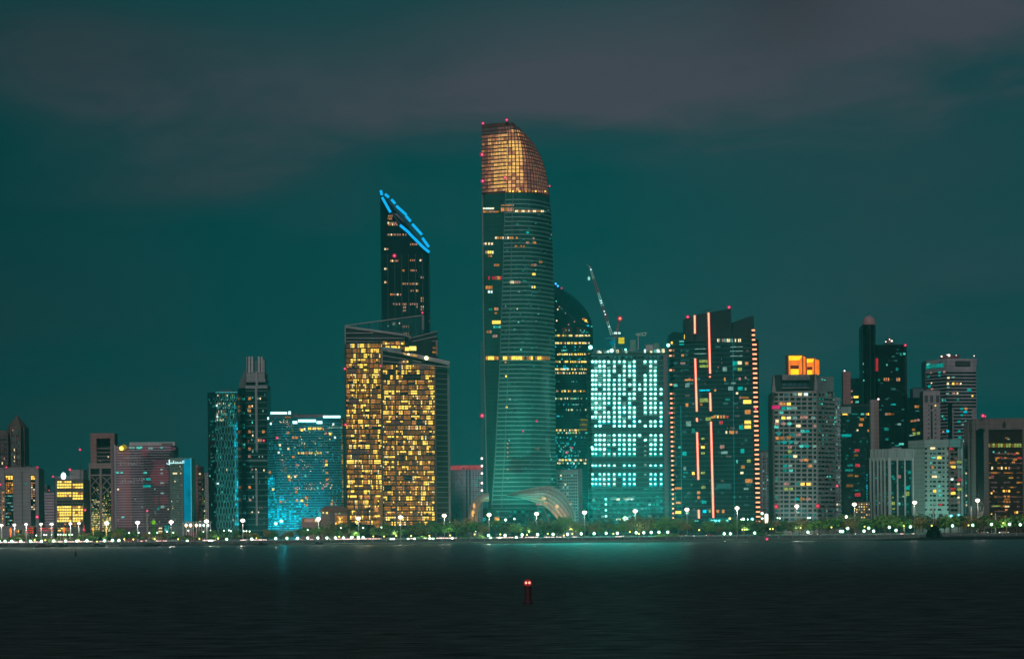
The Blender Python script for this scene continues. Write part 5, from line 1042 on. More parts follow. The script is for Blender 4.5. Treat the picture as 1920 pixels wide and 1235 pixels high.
# --- dark glass and pale block
b = B('office_building', 'dark green glass block left of the white panelled block, with a few orange windows', [(1702, 2010), (1733, 2006)], 745, 24, ref=780)
b.body(gdark); q = MB(); q.box(X(1712, 2014, 740), X(1733, 2014, 740), 2014, 2030, b.ztop - 1, b.Z(1722, 728, 2014), M('blue_plant', (.09, .13, .15))); q.build('roof_plant', b.root)
for (x, y, w, h, k) in ((1717, 762, 3.5, 5, 'o'), (1721.5, 762, 3.5, 5, 'b'), (1710, 789, 5, 4, 'b'), (1716, 788, 5, 4, 'p'), (1722, 787, 4, 4, 'p'), (1713, 805, 6, 4, 'b'), (1714, 813, 5, 6, 'g'), (1722, 812, 6, 5, 'g'), (1708, 816, 6, 3, 'e'), (1720, 770, 7, 3, 's')): b.win(x, y, w, h, k, .3)
q = MB(); q.bar(P(1711, 727, 2016), P(1736, 728.5, 2016), .35, .35, dsteel, 4); q.bar(P(1733, 742, 2016), P(1733, 724, 2016), .35, .35, dsteel, 4); q.build('roof_hoist', b.root); b.finish()
b = B('apartment_building', 'pale block with square panelled top and twin columns of tiny windows', [(1731, 1962), (1763, 1958)], 732, 24, ref=780)
b.body(M('ash_render', (.29, .27, .28))); 
for x in (1737, 1747, 1758): b.rect(x - 3, 741, x + 3, 754, M('panel_dark', (.06, .07, .08)), .3, 'louvre_panel')
b.rect(1746, 759, 1749.5, 985, gdark, .3, 'glass_slot')
for j in range(12): b.win(1741.5, 760 + j * 8.6, 2.4, 2.4, 'D', .3); b.win(1754, 760 + j * 8.6, 2.4, 2.4, 'D' if j else 'y', .3)
b.rect(1745, 768, 1751, 770, pale, .6, 'sill'); b.finish()
# --- white striped tower
b = B('apartment_tower', 'tall white horizontally striped tower with lights on its roof, near the right edge', [(1736, 2072), (1775, 2050), (1831, 2056)], 683, 32, ref=760, cat='building')
b.body(M('stripe_wall', (.30, .29, .31))); q = MB(); q.prism([(p[0] + (.8 if i < 3 else 0), p[1] + .8) for i, p in enumerate(b.poly())], b.ztop - .2, b.Z(1790, 672, 2052), M('stripe_wall', (0, 0, 0)), roofm); q.build('penthouse', b.root)
mb = MB(); 
for j in range(34):
    y = 697 + j * 6.35
    if y > 985: break
    if y < 765: b.rect(1737, y + 1.4, 1775, y + 4.2, gdark, .35, mb=mb); b.rect(1775, y, 1830, y + 2.9, gdark, .35, mb=mb)
    else:
        b.rect(1764, y + 1, 1777, y + 3.8, gdark, .35, mb=mb); b.rect(1788, y, 1822, y + 2.9, gdark, .35, mb=mb)
mb.build('window_band', b.root); b.rect(1778, 757, 1786, 985, gdark, .4, 'glass_slot'); b.rect(1791, 676.5, 1819, 686, M('attic_glass', (.04, .06, .06)), .9, 'attic_window'); b.rect(1736.5, 682, 1770, 690, MATS['lit_t'], .5, 'attic_window')
for (x, y, w, h, k) in ((1741, 683, 8, 4, 'c'), (1741, 688, 8, 4, 'T'), (1761, 685, 4, 6, 'T'), (1766, 684, 4, 6, 'T'), (1746, 699, 4, 3, 'p'), (1762, 698, 5, 4, 'T'), (1771, 697, 5, 4, 'p'), (1741, 706, 6, 4, 't'), (1762, 704, 5, 3, 'T'), (1778, 708, 4, 3, 'w'), (1787, 707, 6, 2.4, 'e'), (1747, 718, 2.4, 2.4, 'w'), (1743, 724, 6, 5, 'T'), (1777, 719, 4, 4, 'w'), (1787, 719, 4, 4, 'y'), (1794, 719, 5, 3, 'o'), (1801, 719, 3, 3, 'w'), (1778, 726, 5, 3, 'e'), (1817, 731, 8, 5, 'T'), (1777, 738, 5, 3, 'e'), (1788, 737, 6, 3.4, 'p'), (1795, 737, 3, 3.4, 'w'), (1823, 742, 3, 3, 'y'), (1748, 729, 5, 3, 'p'), (1768, 750, 3, 4, 'c'), (1773, 750, 3, 4, 'T'), (1796, 749, 4, 4, 't'), (1803, 766, 5, 4, 'T'), (1811, 766, 5, 4, 'o'), (1810, 772, 6, 4, 'k'), (1803, 778, 5, 3.4, 'T'), (1798, 790, 5, 4, 'T'), (1811, 790, 5, 3.4, 'c'), (1805, 796, 5, 3, 'e'), (1768, 780, 3, 4, 'c'), (1771, 785, 3, 4, 'T'), (1777, 808, 4, 4, 'k'), (1798, 808, 5, 4, 'T'), (1811, 807, 6, 4, 'e'), (1799, 820, 6, 4, 'T'), (1769, 809, 4, 4, 'p'), (1807, 826, 4, 3, 'c')): b.win(x, y, w, h, k, .6)
for (x, y, r) in ((1779.5, 666, 1.9), (1765.5, 668, 1.3), (1793, 666, .7), (1826.5, 667, .8), (1776, 665, .8)): q = MB(); q.ball(P(x, y, 2050), r * .62, MATS['hoist_lamp'], 6, 4); q.build('roof_lamp', b.root)
q = MB(); q.box(X(1766, 2056, 668), X(1800, 2056, 668), 2056, 2064, b.Z(1785, 672, 2056), b.Z(1785, 666, 2056), M('plum_plant', (.12, .06, .08))); q.build('roof_plant', b.root); b.finish()
b = B('apartment_building', 'slim pale block squeezed between the rounded apartments and the brown columned building', [(1809, 1846), (1817, 1844)], 862, 16, ref=920)
b.body(M('mist_render', (.25, .30, .33))); b.grid(1810, 1816, 866, 985, 2, 20, .5, .45, wch({'D': 5, 's': 3, 'w': .6, 'c': .5})); b.rect(1809, 860, 1817, 862.5, pale, .7, 'cornice'); b.finish()
# --- brown columned building
b = B('office_building', 'brown stone building with tall columns and bronze glass mirroring orange lights, right edge', [(1820, 1818), (1828, 1806), (1852, 1800), (1950, 1800)], 784, 40, ref=880)
bs = M('taupe_stone', (.155, .135, .13)); b.body(gbrown); b.rect(1820, 784, 1950, 805, bs, 1.6, 'attic')
for (a, c) in ((1817.5, 1821), (1826, 1831.5), (1847, 1853.5), (1917, 1924)): b.rect(a, 788, c, 990, bs, 2.2, 'column')
for x in range(1856, 1950, 3): b.rect(x, 785, x + 1, 804, M('taupe_rib', (.2, .17, .165)), 1.9, 'attic_rib')
for (x0, x1) in ((1822, 1826), (1832, 1847)):
    b.rect(x0, 808, x1, 985, gdark, 1., 'glass_bay')
    cx = (x0 + x1) / 2; q = MB(); pts = [P(cx + (x1 - x0) / 2 * math.cos(k * math.pi / 8), 808 - (x1 - x0) * .33 * math.sin(k * math.pi / 8), 1798.6) for k in range(9)]; q.loft([[tuple(p) for p in pts], [(p.x, p.y + .8, p.z) for p in pts]], gdark); q.build('arch_head', b.root)
q = MB(); pr = [(1883, 787), (1884.5, 791), (1886.3, 795), (1886, 798.5), (1883.5, 800), (1881, 799.4), (1879.7, 796.5), (1880.5, 793), (1882, 790)]; a = [P(x, y, 1796.8) for x, y in pr]; q.loft([[tuple(p) for p in a], [(p.x, p.y + .5, p.z) for p in a]], M('emblem_dark', (.02, .03, .03))); q.build('droplet_emblem', b.root)
for x in range(1853, 1917, 5): b.win(x, 834.5, 4, 7, g.choice('ggnbg'), .3)
for y in range(850, 985, 9):
    for x in range(1855, 1916, 6): 
        if R() < .6: b.win(x, y, 5.6, g.uniform(1, 4), g.choice('nqqqb' if 875 < y < 930 else 'qqqn'), .2)
for (x, y, w, h, k) in ((1870, 858, 7, 2.5, 'o'), (1876, 857, 5, 2.5, 'r'), (1868, 861, 3, 6, 'b'), (1885, 858, 5, 2, 'o'), (1902, 851, 4, 3, 'r'), (1907, 849, 5, 3, 'o'), (1911, 858, 7, 3, 'r'), (1903, 861, 8, 3, 'b'), (1900, 866, 5, 3, 'o'), (1860, 877, 2.5, 5, 'w'), (1878, 877, 2.5, 5, 'w'), (1886, 877, 3, 3, 'y'), (1892, 877, 2.5, 5, 'p'), (1863, 847, 3, 3, 'c'), (1873, 848, 2, 2, 'e'), (1885, 847, 2.5, 2.5, 'c'), (1893, 895, 3, 3, 'g'), (1845, 923, 3, 4, 'o'), (1859, 924, 2.5, 3, 'y'), (1863, 920, 2.5, 3, 'o'), (1882, 920, 3.4, 4, 'y'), (1887, 920, 3.4, 4, 'o'), (1892, 920, 3.4, 4, 'y'), (1884, 930, 4, 3, 'o'), (1891, 930, 4, 3, 'o'), (1883, 940, 3, 4, 'b'), (1888, 940, 3, 4, 'o'), (1893, 940, 3, 4, 'b'), (1885, 948, 8, 3, 'b'), (1887, 955, 5, 3, 'o'), (1888, 935, 10, 2, 'b'), (1868, 948, 15, 2, 'g'), (1888, 949, 8, 2.4, 'w'), (1903, 960, 2.4, 4, 'o'), (1907, 960, 2.4, 4, 'y'), (1847, 962, 3.4, 6, 'o'), (1859, 963, 2, 2, 'y'), (1888, 821, 7, 3, 'n'), (1891, 823, 4, 2, 'e'), (1861, 892, 5, 2, 'r')): b.win(x, y, w, h, k, .6)  # warm lights and orange reflections in the glass, set as glowing panes
b.rect(1854, 804.5, 1917, 806, M('bronze_line', (.07, .05, .04)), 1.2, 'glazing_frame'); b.rect(1873, 890, 1897, 892, M('bronze_line', (0, 0, 0)), .7, 'glazing_frame'); b.beacon(1843, 779, 1797, 1.7); b.beacon(1847, 780, 1799, 1.); b.finish()
# ================================================================== ground, water, shore
def sheet(name, pts, z, mt):
    q = MB(); q.face([(x, y, z) for x, y in pts], mt); o = q.build(name); o['kind'] = 'structure'; return o
wm = bpy.data.materials.new('dark_water'); wm.use_nodes = True; n = wm.node_tree; N = n.nodes; L = n.links; bs_ = N['Principled BSDF']
bs_.inputs['Base Color'].default_value = (.0045, .0075, .0075, 1); bs_.inputs['Roughness'].default_value = .24; bs_.inputs['IOR'].default_value = 1.33; bs_.inputs['Specular IOR Level'].default_value = WSPEC
g = N.new('ShaderNodeNewGeometry'); mp = N.new('ShaderNodeMapping'); mp.inputs['Scale'].default_value = (.05, .11, 1); L.new(g.outputs['Position'], mp.inputs[0])
no = N.new('ShaderNodeTexNoise'); no.inputs['Scale'].default_value = 1.; no.inputs['Detail'].default_value = 7; no.inputs['Roughness'].default_value = .62; L.new(mp.outputs[0], no.inputs['Vector'])
mp2 = N.new('ShaderNodeMapping'); mp2.inputs['Scale'].default_value = (.22, .5, 1); L.new(g.outputs['Position'], mp2.inputs[0])
no2 = N.new('ShaderNodeTexNoise'); no2.inputs['Detail'].default_value = 5; L.new(mp2.outputs[0], no2.inputs['Vector'])
bp = N.new('ShaderNodeBump'); bp.inputs['Strength'].default_value = 1.; bp.inputs['Distance'].default_value = 2.2; L.new(no.outputs['Fac'], bp.inputs['Height'])
bp2 = N.new('ShaderNodeBump'); bp2.inputs['Strength'].default_value = 1.; bp2.inputs['Distance'].default_value = .5; L.new(no2.outputs['Fac'], bp2.inputs['Height']); L.new(bp.outputs[0], bp2.inputs['Normal']); L.new(bp2.outputs[0], bs_.inputs['Normal'])
lw = N.new('ShaderNodeNewGeometry'); dt = N.new('ShaderNodeVectorMath'); dt.operation = 'DOT_PRODUCT'; L.new(lw.outputs['Incoming'], dt.inputs[0]); dt.inputs[1].default_value = (0, 0, 1)
fr2 = N.new('ShaderNodeMapRange'); fr2.interpolation_type = 'SMOOTHERSTEP'; fr2.inputs['From Min'].default_value = .027; fr2.inputs['From Max'].default_value = .004; fr2.inputs['To Min'].default_value = .045; fr2.inputs['To Max'].default_value = .40; L.new(dt.outputs['Value'], fr2.inputs['Value'])
sm = N.new('ShaderNodeMapRange'); sm.inputs['From Min'].default_value = .32; sm.inputs['From Max'].default_value = .68; sm.inputs['To Min'].default_value = .35; sm.inputs['To Max'].default_value = 1.7
mp3 = N.new('ShaderNodeMapping'); mp3.inputs['Scale'].default_value = (.035, .075, 1); mp3.inputs['Rotation'].default_value = (0, 0, .12); L.new(g.outputs['Position'], mp3.inputs[0]); no3 = N.new('ShaderNodeTexNoise'); no3.inputs['Detail'].default_value = 9; no3.inputs['Roughness'].default_value = .68; L.new(mp3.outputs[0], no3.inputs['Vector']); L.new(no3.outputs['Fac'], sm.inputs['Value'])
mm = N.new('ShaderNodeMath'); mm.operation = 'MULTIPLY'; L.new(fr2.outputs[0], mm.inputs[0]); L.new(sm.outputs[0], mm.inputs[1])
gl_ = N.new('ShaderNodeBsdfGlossy'); gl_.inputs['Roughness'].default_value = .36; L.new(bp2.outputs[0], gl_.inputs['Normal']); df = N.new('ShaderNodeBsdfDiffuse'); L.new(bp2.outputs[0], df.inputs['Normal'])
vs_ = N.new('ShaderNodeVectorMath'); vs_.operation = 'SCALE'; vs_.inputs[0].default_value = WCOL; L.new(sm.outputs[0], vs_.inputs['Scale']); L.new(vs_.outputs[0], df.inputs['Color'])
ms = N.new('ShaderNodeMixShader'); L.new(mm.outputs[0], ms.inputs[0]); L.new(df.outputs[0], ms.inputs[1]); L.new(gl_.outputs[0], ms.inputs[2]); L.new(ms.outputs[0], N['Material Output'].inputs['Surface'])
sheet('water', [(-9000, -600), (9000, -600), (9000, 1640), (-9000, 1640)], 0, wm)
gm = M('city_ground', (.05, .055, .05), .9); sheet('ground', [(-12000, 1600), (12000, 1600), (12000, 14000), (-12000, 14000)], G, gm)
# rock and sand shore between the quay and the water, hand shaped from left to right
shore = [(-300, 1598, 1592), (0, 1598, 1590), (300, 1598, 1588), (480, 1597, 1580), (560, 1596, 1556), (640, 1594, 1538), (800, 1592, 1526), (1000, 1590, 1516), (1200, 1590, 1512), (1400, 1590, 1508), (1560, 1590, 1498), (1700, 1590, 1490), (1920, 1592, 1486), (2300, 1592, 1480)]
mb = MB(); sand = M('shore_sand', (.055, .06, .06), .95, 0, .4, .1, .15); quay = M('quay_stone', (.10, .12, .115), .9, 0, .35, .2, .3)
rw = []
g = random.Random(2)
for i in range(len(shore) - 1):
    a = shore[i]; c = shore[i + 1]
    for k in range(8):
        t = k / 8; px = a[0] + (c[0] - a[0]) * t; y1 = a[1] + (c[1] - a[1]) * t; y0 = a[2] + (c[2] - a[2]) * t
        rw.append([(X(px, y1, 1005), y1, 1.3), (X(px, y1, 1005), y1 - (y1 - y0) * .35, 1.0 + g.uniform(-.15, .2)), (X(px, y1, 1005), y0 + (y1 - y0) * .25 + g.uniform(-1, 1), .5), (X(px, y1, 1005), y0 + g.uniform(-1.5, 1.5), -.3)])
for a, c in zip(rw, rw[1:]):
    for i in range(3): mb.face([a[i + 1], c[i + 1], c[i], a[i]], sand)
o = mb.build('beach'); o['kind'] = 'structure'
q = MB(); q.box(-1200, 1200, 1597.5, 1604, -.5, G + .15, quay)
for k in range(120): x = -600 + k * 10; q.box(x, x + .5, 1597.2, 1597.6, 0, G + .1, conc)
o = q.build('quay'); o['kind'] = 'structure'
sheet('promenade', [(-1500, 1604), (1500, 1604), (1500, 1632), (-1500, 1632)], G + .004, M('paving', (.16, .15, .14), .9)); 
q = MB(); q.box(-1500, 1500, 1632, 1632.4, G - .2, G + .13, conc); o = q.build('kerb'); o['kind'] = 'structure'
sheet('road', [(-1500, 1661), (1500, 1661), (1500, 1685), (-1500, 1685)], G + .004, M('asphalt', (.05, .05, .052), .85)); q = MB()
for k in range(150): x = -600 + k * 8; q.box(x, x + 3, 1672.8, 1673.1, G + .006, G + .012, white)
o = q.build('lane_marking'); o['kind'] = 'structure'
# dark spit of land with a big bush, right
mb = MB(); sp = [(1600, 1480, .05), (1650, 1474, .7), (1700, 1466, 1.4), (1745, 1460, 2.2), (1800, 1462, 2.4), (1860, 1470, 2.2), (1930, 1478, 2.0), (2050, 1490, 1.4)]
rows_ = []
for (px, D, h) in sp:
    x = X(px, D, 1000); rows_.append([(x, D - 9, -.4), (x, D - 3, h * .7), (x, D + 6, h), (x, D + 22, h * .8), (x, D + 36, .1)])
for a, c in zip(rows_, rows_[1:]):
    for i in range(4): mb.face([a[i], c[i], c[i + 1], a[i + 1]], M('spit_rock', (.02, .022, .02), .95, 0, .4, .1, .3))
o = mb.build('breakwater'); o['kind'] = 'structure'

# ================================================================== vegetation
def leafmat(key, c0, c1):
    mt = bpy.data.materials.new(key); mt.use_nodes = True; N = mt.node_tree.nodes; L = mt.node_tree.links; b = N['Principled BSDF']; b.inputs['Roughness'].default_value = .75; b.inputs['Specular IOR Level'].default_value = .15
    g = N.new('ShaderNodeNewGeometry'); no = N.new('ShaderNodeTexNoise'); no.inputs['Scale'].default_value = .22; no.inputs['Detail'].default_value = 4; L.new(g.outputs['Position'], no.inputs['Vector'])
    oi_ = N.new('ShaderNodeObjectInfo'); ad = N.new('ShaderNodeMath'); ad.operation = 'MULTIPLY_ADD'; ad.inputs[1].default_value = .8; ad.inputs[2].default_value = -.4; L.new(oi_.outputs['Random'], ad.inputs[0])
    a2 = N.new('ShaderNodeMath'); a2.operation = 'ADD'; L.new(no.outputs['Fac'], a2.inputs[0]); L.new(ad.outputs[0], a2.inputs[1])
    cr_ = N.new('ShaderNodeValToRGB'); cr_.color_ramp.elements[0].position = .3; cr_.color_ramp.elements[0].color = c0 + (1,); cr_.color_ramp.elements[1].position = .72; cr_.color_ramp.elements[1].color = c1 + (1,); L.new(a2.outputs[0], cr_.inputs[0]); L.new(cr_.outputs[0], b.inputs['Base Color'])
    mt.use_backface_culling = False; return mt
leafA = leafmat('leaf_olive', (.05, .09, .03), (.20, .16, .06)); leafB = leafmat('leaf_green', (.04, .12, .03), (.13, .24, .06)); bark = M('bark', (.09, .07, .05), .9)
tg_ = random.Random(5)
def tree_proto(h, w, leaf, name, label):
    t = thing(name, (0, 0, 0), label, 'tree', None)
    q = MB(); q.bar((0, 0, -.1), (.1, 0, h * .35), .32, .2, bark, 7)
    tips = []
    for k in range(6):
        a = k * 1.05 + tg_.uniform(-.3, .3); r = w * tg_.uniform(.22, .4); e = Vector((r * math.cos(a), r * math.sin(a), h * tg_.uniform(.55, .85))); q.bar((.1, 0, h * .33), e, .15, .05, bark, 5); tips.append(e)
    q.build('trunk', t)
    q = MB(); bl_ = [(e, w * tg_.uniform(.16, .27)) for e in tips] + [(Vector((tg_.uniform(-.25, .25) * w, tg_.uniform(-.2, .2) * w, h * tg_.uniform(.6, .88))), w * tg_.uniform(.16, .28)) for _ in range(6)] + [(Vector((tg_.uniform(-.4, .4) * w, tg_.uniform(-.3, .3) * w, h * tg_.uniform(.45, .6))), w * tg_.uniform(.12, .2)) for _ in range(4)]
    for c, r in bl_:
        for _ in range(46):
            d = Vector((tg_.gauss(0, 1), tg_.gauss(0, 1), tg_.gauss(0, 1))).normalized(); p = c + Vector((d.x * r, d.y * r, d.z * r * .75)) * tg_.uniform(.6, 1.1); s_ = tg_.uniform(.28, .62)
            e = Vector((tg_.gauss(0, 1), tg_.gauss(0, 1), tg_.gauss(0, 1))).normalized(); f = e.cross(d).normalized() * s_; e = e * s_ * .8
            q.face([p - e, p + f, p + e, p - f], leaf)
    q.build('crown', t); return t
protos = [(tree_proto(11, 12, leafA, 'tree', 'x'), 11, 12), (tree_proto(9.5, 9, leafB, 'tree', 'x'), 9.5, 9), (tree_proto(12.5, 10, leafB, 'tree', 'x'), 12.5, 10), (tree_proto(8, 11, leafA, 'tree', 'x'), 8, 11), (tree_proto(6.5, 6.5, leafB, 'tree', 'x'), 6.5, 6.5)]
LM = [(-99, 72, 'pale far left slab'), (72, 165, 'gold lit office'), (165, 215, 'cross braced tower'), (215, 318, 'banner block'), (318, 392, 'blue bladed block'), (392, 448, 'latticed glass tower'), (448, 503, 'stone crowned tower'), (503, 566, 'cyan lit hotel'), (566, 648, 'brown hipped pavilion'), (648, 716, 'rear gold slab'), (716, 790, 'front gold slab'), (790, 848, 'dark end of the gold slab'), (848, 903, 'pink parapet block'), (903, 955, 'tallest tower'), (955, 1040, 'bronze canopy'), (1040, 1100, 'pale block beside the canopy'), (1100, 1172, 'unfinished tower, left half'), (1172, 1254, 'unfinished tower, right half'), (1254, 1335, 'neon tower, left half'), (1335, 1425, 'neon tower, right half'), (1425, 1510, 'orange crowned tower'), (1510, 1576, 'balconies of the orange crowned tower'), (1576, 1633, 'dark red slabbed tower'), (1633, 1735, 'white finned building'), (1735, 1817, 'rounded pale apartment block'), (1817, 2100, 'brown columned building')]
def where(px):
    for a, c, s_ in LM:
        if a <= px < c: return s_
    return LM[-1][2] if px > 0 else LM[0][2]
ORD = ['first', 'second', 'third', 'fourth', 'fifth', 'sixth', 'seventh', 'eighth', 'ninth', 'tenth', 'eleventh', 'twelfth', 'thirteenth', 'fourteenth', 'fifteenth', 'sixteenth', 'seventeenth', 'eighteenth', 'nineteenth', 'twentieth']
def relabel(items, fmt):
    "items: (px, object); labels count from the left inside each landmark"
    items.sort(key=lambda t: t[0]); cnt = {}
    for px, o in items: cnt.setdefault(where(px), []).append(o)
    for w_, os_ in cnt.items():
        for i, o in enumerate(os_): o['label'] = fmt.format(n=(ORD[i] + ' ' if len(os_) > 1 else ''), w=w_, l=(' from left' if len(os_) > 1 else ''))
tops = [(-20, 1000), (60, 1000), (150, 999), (180, 992), (300, 994), (330, 998), (400, 996), (480, 996), (560, 990), (600, 982), (680, 985), (760, 980), (840, 976), (880, 974), (930, 977), (985, 974), (1040, 970), (1090, 974), (1150, 974), (1200, 968), (1260, 966), (1300, 974), (1380, 976), (1440, 974), (1500, 972), (1560, 966), (1620, 968), (1660, 960), (1700, 962), (1735, 968), (1780, 962), (1830, 966), (1880, 960), (1960, 962)]
tl_a = []; tl_b = []; px = -12.; used = set(); k = 0
while px < 1935:
    th = smooth_interp(tops, px)[0]
    for rw_ in (0, 1):
        D = (1640 if rw_ == 0 else 1692) + tg_.uniform(-4, 4); pxx = px + tg_.uniform(-7, 7) + rw_ * 11; ty = th + tg_.uniform(-3, 6) + (7 if rw_ == 0 else 0)
        want = max(3.2, (CAMZ + Q(pxx, ty)[1] * D / F) - G)
        i = tg_.choice((0, 1, 2, 3) if rw_ else (0, 1, 3, 4)); pr, ph, pw = protos[i]; s_ = want / ph
        if i not in used: o = pr; used.add(i)
        else: o = copy_tree(pr)
        o.location = (X(pxx, D, 995), D, G); o.rotation_euler = (0, 0, tg_.uniform(0, 6.28)); sw_ = max(s_, .75) * tg_.uniform(.85, 1.25); o.scale = (sw_, sw_, s_)
        o['group'] = 'trees along the waterfront park' ; (tl_a if rw_ == 0 else tl_b).append((pxx, o))
    px += tg_.uniform(17, 27)
for i, (pr, _, _) in enumerate(protos):
    if i not in used: bpy.data.objects.remove(pr)
relabel(tl_a, 'nearer row shore tree, {n}one{l}, before the {w}'); relabel(tl_b, 'farther row park tree, {n}one{l}, before the {w}')
# dark bush on the spit
def bush(px, D, base, w, h, leaf, label, name='bush', n=900):
    q = MB(); x = X(px, D, 995); g = random.Random(int(px))
    for _ in range(n):
        a = g.uniform(0, 6.28); e = g.random() ** .5; zz = g.random(); r = w / 2 * (1 - zz ** 2.2) ** .5 * g.uniform(.7, 1.05); p = Vector((x + r * math.cos(a) * g.uniform(.5, 1), D + r * math.sin(a), base + h * zz * g.uniform(.85, 1.05))); s_ = g.uniform(.25, .6)
        u1 = Vector((g.gauss(0, 1), g.gauss(0, 1), g.gauss(0, 1))).normalized(); v1 = u1.orthogonal().normalized(); q.face([p - u1 * s_, p + v1 * s_, p + u1 * s_, p - v1 * s_], leaf)
    return top(name, q, label, 'bush', loc=(x, D, base))
dk = leafmat('leaf_black_green', (.004, .012, .008), (.01, .02, .012))
bush(1753, 1462, 2, 9.5, 7.2, dk, 'big black green bush standing alone on the dark breakwater, right', n=1300); bush(1742, 1464, 2, 5, 4.5, dk, 'smaller dark bush hugging the left side of the big breakwater bush', n=500)
for i, (px, w) in enumerate(((790, 11), (872, 12), (900, 9), (1240, 15), (1262, 12), (1420, 16), (1460, 14), (100, 9))):
    bush(px, 1612 + i, G, w, 2.2 + .3 * (i % 3), leafB, ('small' if w < 11 else 'wide') + ' low clipped hedge mound before the ' + where(px), 'hedge', 420)

# ================================================================== lamps
lamp_glow = GLOW('globe_halo', (120, 225, 170), 1.0, .4); lamp_core = EM('globe_bulb', (225, 255, 225), 22.0, 0, True); yl_core = EM('amber_bulb', (255, 235, 120), 12.0, 0, True); yl_halo = GLOW('amber_halo', (150, 160, 30), .9, .4); warm_core = EM('mast_bulb', (255, 238, 218), 18.0, 0, True); warm_halo = GLOW('mast_halo', (225, 190, 165), 1.2, .4)  # globe shells glow to carry each lamp's halo, larger than real globes
POLE = M('pole_paint', (.2, .21, .2), .5, .2)
def globe_lamp(name, D, h, r, core, glass, kind):
    t = thing(name, (0, 0, G), 'x', 'lamp', kind); q = MB(); q.bar((0, 0, G), (0, 0, G + h - r), .09, .07, POLE, 6); q.lathe((0, 0, G), [(.25, 0), (.25, .3), (.1, .45)], POLE, 8); q.build('pole', t)
    q = MB(); q.ball((0, 0, G + h), r, glass, 10, 6); o = q.build('globe', t); q = MB(); q.ball((0, 0, G + h), r * .62, core, 6, 4); q.build('bulb', o); return t
pw = globe_lamp('globe_lamp', 0, 4, 1.25, lamp_core, lamp_glow, 'white globe lamps along the promenade'); py_ = globe_lamp('globe_lamp', 0, 4, .7, yl_core, yl_halo, 'yellow green park lamps'); ps = globe_lamp('globe_lamp', 0, 4, .62, lamp_core, lamp_glow, 'small white park lamps')
def lamp_light(o, loc, col, en):
    d = bpy.data.lights.new('lamp_light', 'POINT'); d.energy = en; d.color = col; d.shadow_soft_size = .6; l = bpy.data.objects.new('lamp_light', d); COL.objects.link(l); l.parent = o; l.location = Vector(loc) - o.location
def put_lamps(proto, pts, D, fmt, rr_=1.):
    its = []
    for i, (px, py) in enumerate(pts):
        o = proto if i == 0 else copy_tree(proto); Dd = D + tg_.uniform(-1.5, 1.5); z = CAMZ + Q(px, py)[1] * Dd / F; o.location = (X(px, Dd, py), Dd, G); s_ = max(.35, (z - G) / 4); o.scale = (1, 1, 1)
        # pole height set by shifting the parts: globe rises, pole is stretched
        for ch in o.children:
            if ch.name.startswith('pole'): ch.scale = (1, 1, s_ * (z - G) / max(.1, (z - G)))
            else: ch.location = (0, 0, (z - G) - 4)
        o.rotation_euler = (0, 0, i * .7)
        its.append((px, o))
    for i, (_, o) in enumerate(its):
        if proto is not ps and i % 3 == 0: lamp_light(o, o.location + Vector((0, -1.6, 5)), (.75, 1., .6), 4500 if proto is pw else 2400)
    relabel(its, fmt)
W1 = [(-1, 1014.5), (9.5, 1014), (22, 1014), (39, 1014), (57, 1014), (78, 1014), (101, 1013.5), (123, 1013.5), (144, 1013.5), (163, 1013), (196, 1013), (211, 1012.5), (223, 1012.5), (351, 1016), (393, 1015), (397, 1015), (425, 1010.5), (472, 1010), (517, 1009), (538, 1008.5), (558, 1008.5), (577, 1008), (596, 1008), (613, 1008), (629, 1007.5), (644, 1007.5), (659, 1007), (672, 1007), (681, 1007), (733, 1011), (738, 1011), (765, 1010.5), (777, 1010), (806, 1009), (812, 1010), (848, 1008.5), (916, 1003), (920, 1008), (937, 1008), (947, 1003), (968, 1007), (979, 1002), (1008, 1001.5), (1037, 1001), (1064, 1001), (1090, 1000), (1114, 999.5), (1136.5, 999), (1157.5, 999), (1193, 998), (1207, 998), (1221, 997.5), (1235.5, 997), (1252, 997), (1358, 1000), (1369.5, 1000), (1415, 998.5), (1515, 997), (1576, 995.5), (1580, 995.5), (1589.5, 990), (1620, 995), (1629, 989.5), (1638, 995), (1667.5, 988), (1680, 993.5), (1707, 987), (1786, 985), (1824, 984), (1859, 982.5), (1893, 982), (1913, 983)]
W1 = [(x, min(y, 1014.2 - (x + 20) * .0088 + 3)) for x, y in W1]
put_lamps(pw, W1, 1608, 'white promenade globe lamp, {n}one{l}, before the {w}')
YL = [(65, 1012), (85, 1012), (148, 1012), (182, 1014.5), (233, 1010), (250, 1010.5), (290, 1010), (334, 1010), (374, 1009.5), (409, 1009), (481, 1008), (636, 1005.5), (662, 1006), (700, 1005), (720, 1005), (743, 1004), (771, 1004), (805, 1003.5), (844, 1003), (890, 1001), (938, 1001), (988, 1002), (1027, 1000), (1057, 1003), (1073, 1000), (1150, 1000), (1181, 996.5), (1198, 1000), (1311, 993), (1392, 992), (1396, 992), (1444, 991), (1449, 991), (1501, 989), (1559, 988), (1621, 986.5), (1695, 985), (1747, 985), (1816, 984), (1881, 980), (1923, 984)]
put_lamps(py_, YL, 1634, 'yellow green park lamp, {n}one{l}, before the {w}')
SL = [(68, 1003), (83, 1002), (87, 1002), (97, 1002), (109, 1001.5), (113.5, 1001.5), (119, 1002), (123, 1002), (130, 1002), (135, 1001.5), (242, 998.5), (260, 998), (280, 998.5), (295, 998), (313, 996), (325, 998), (353, 994), (381, 996.5), (395, 994), (420, 994), (429, 993.5), (433, 995), (457, 995), (462, 995), (468, 995.5), (577, 993), (639, 989), (681, 989), (715, 988), (751, 983), (892, 995), (1402, 973), (1390, 973), (1458, 970.5), (1515, 970.5), (1519, 970.5), (1462, 971), (1720, 964)]
put_lamps(ps, SL, 1688, 'small white park lamp, {n}one{l}, before the {w}')
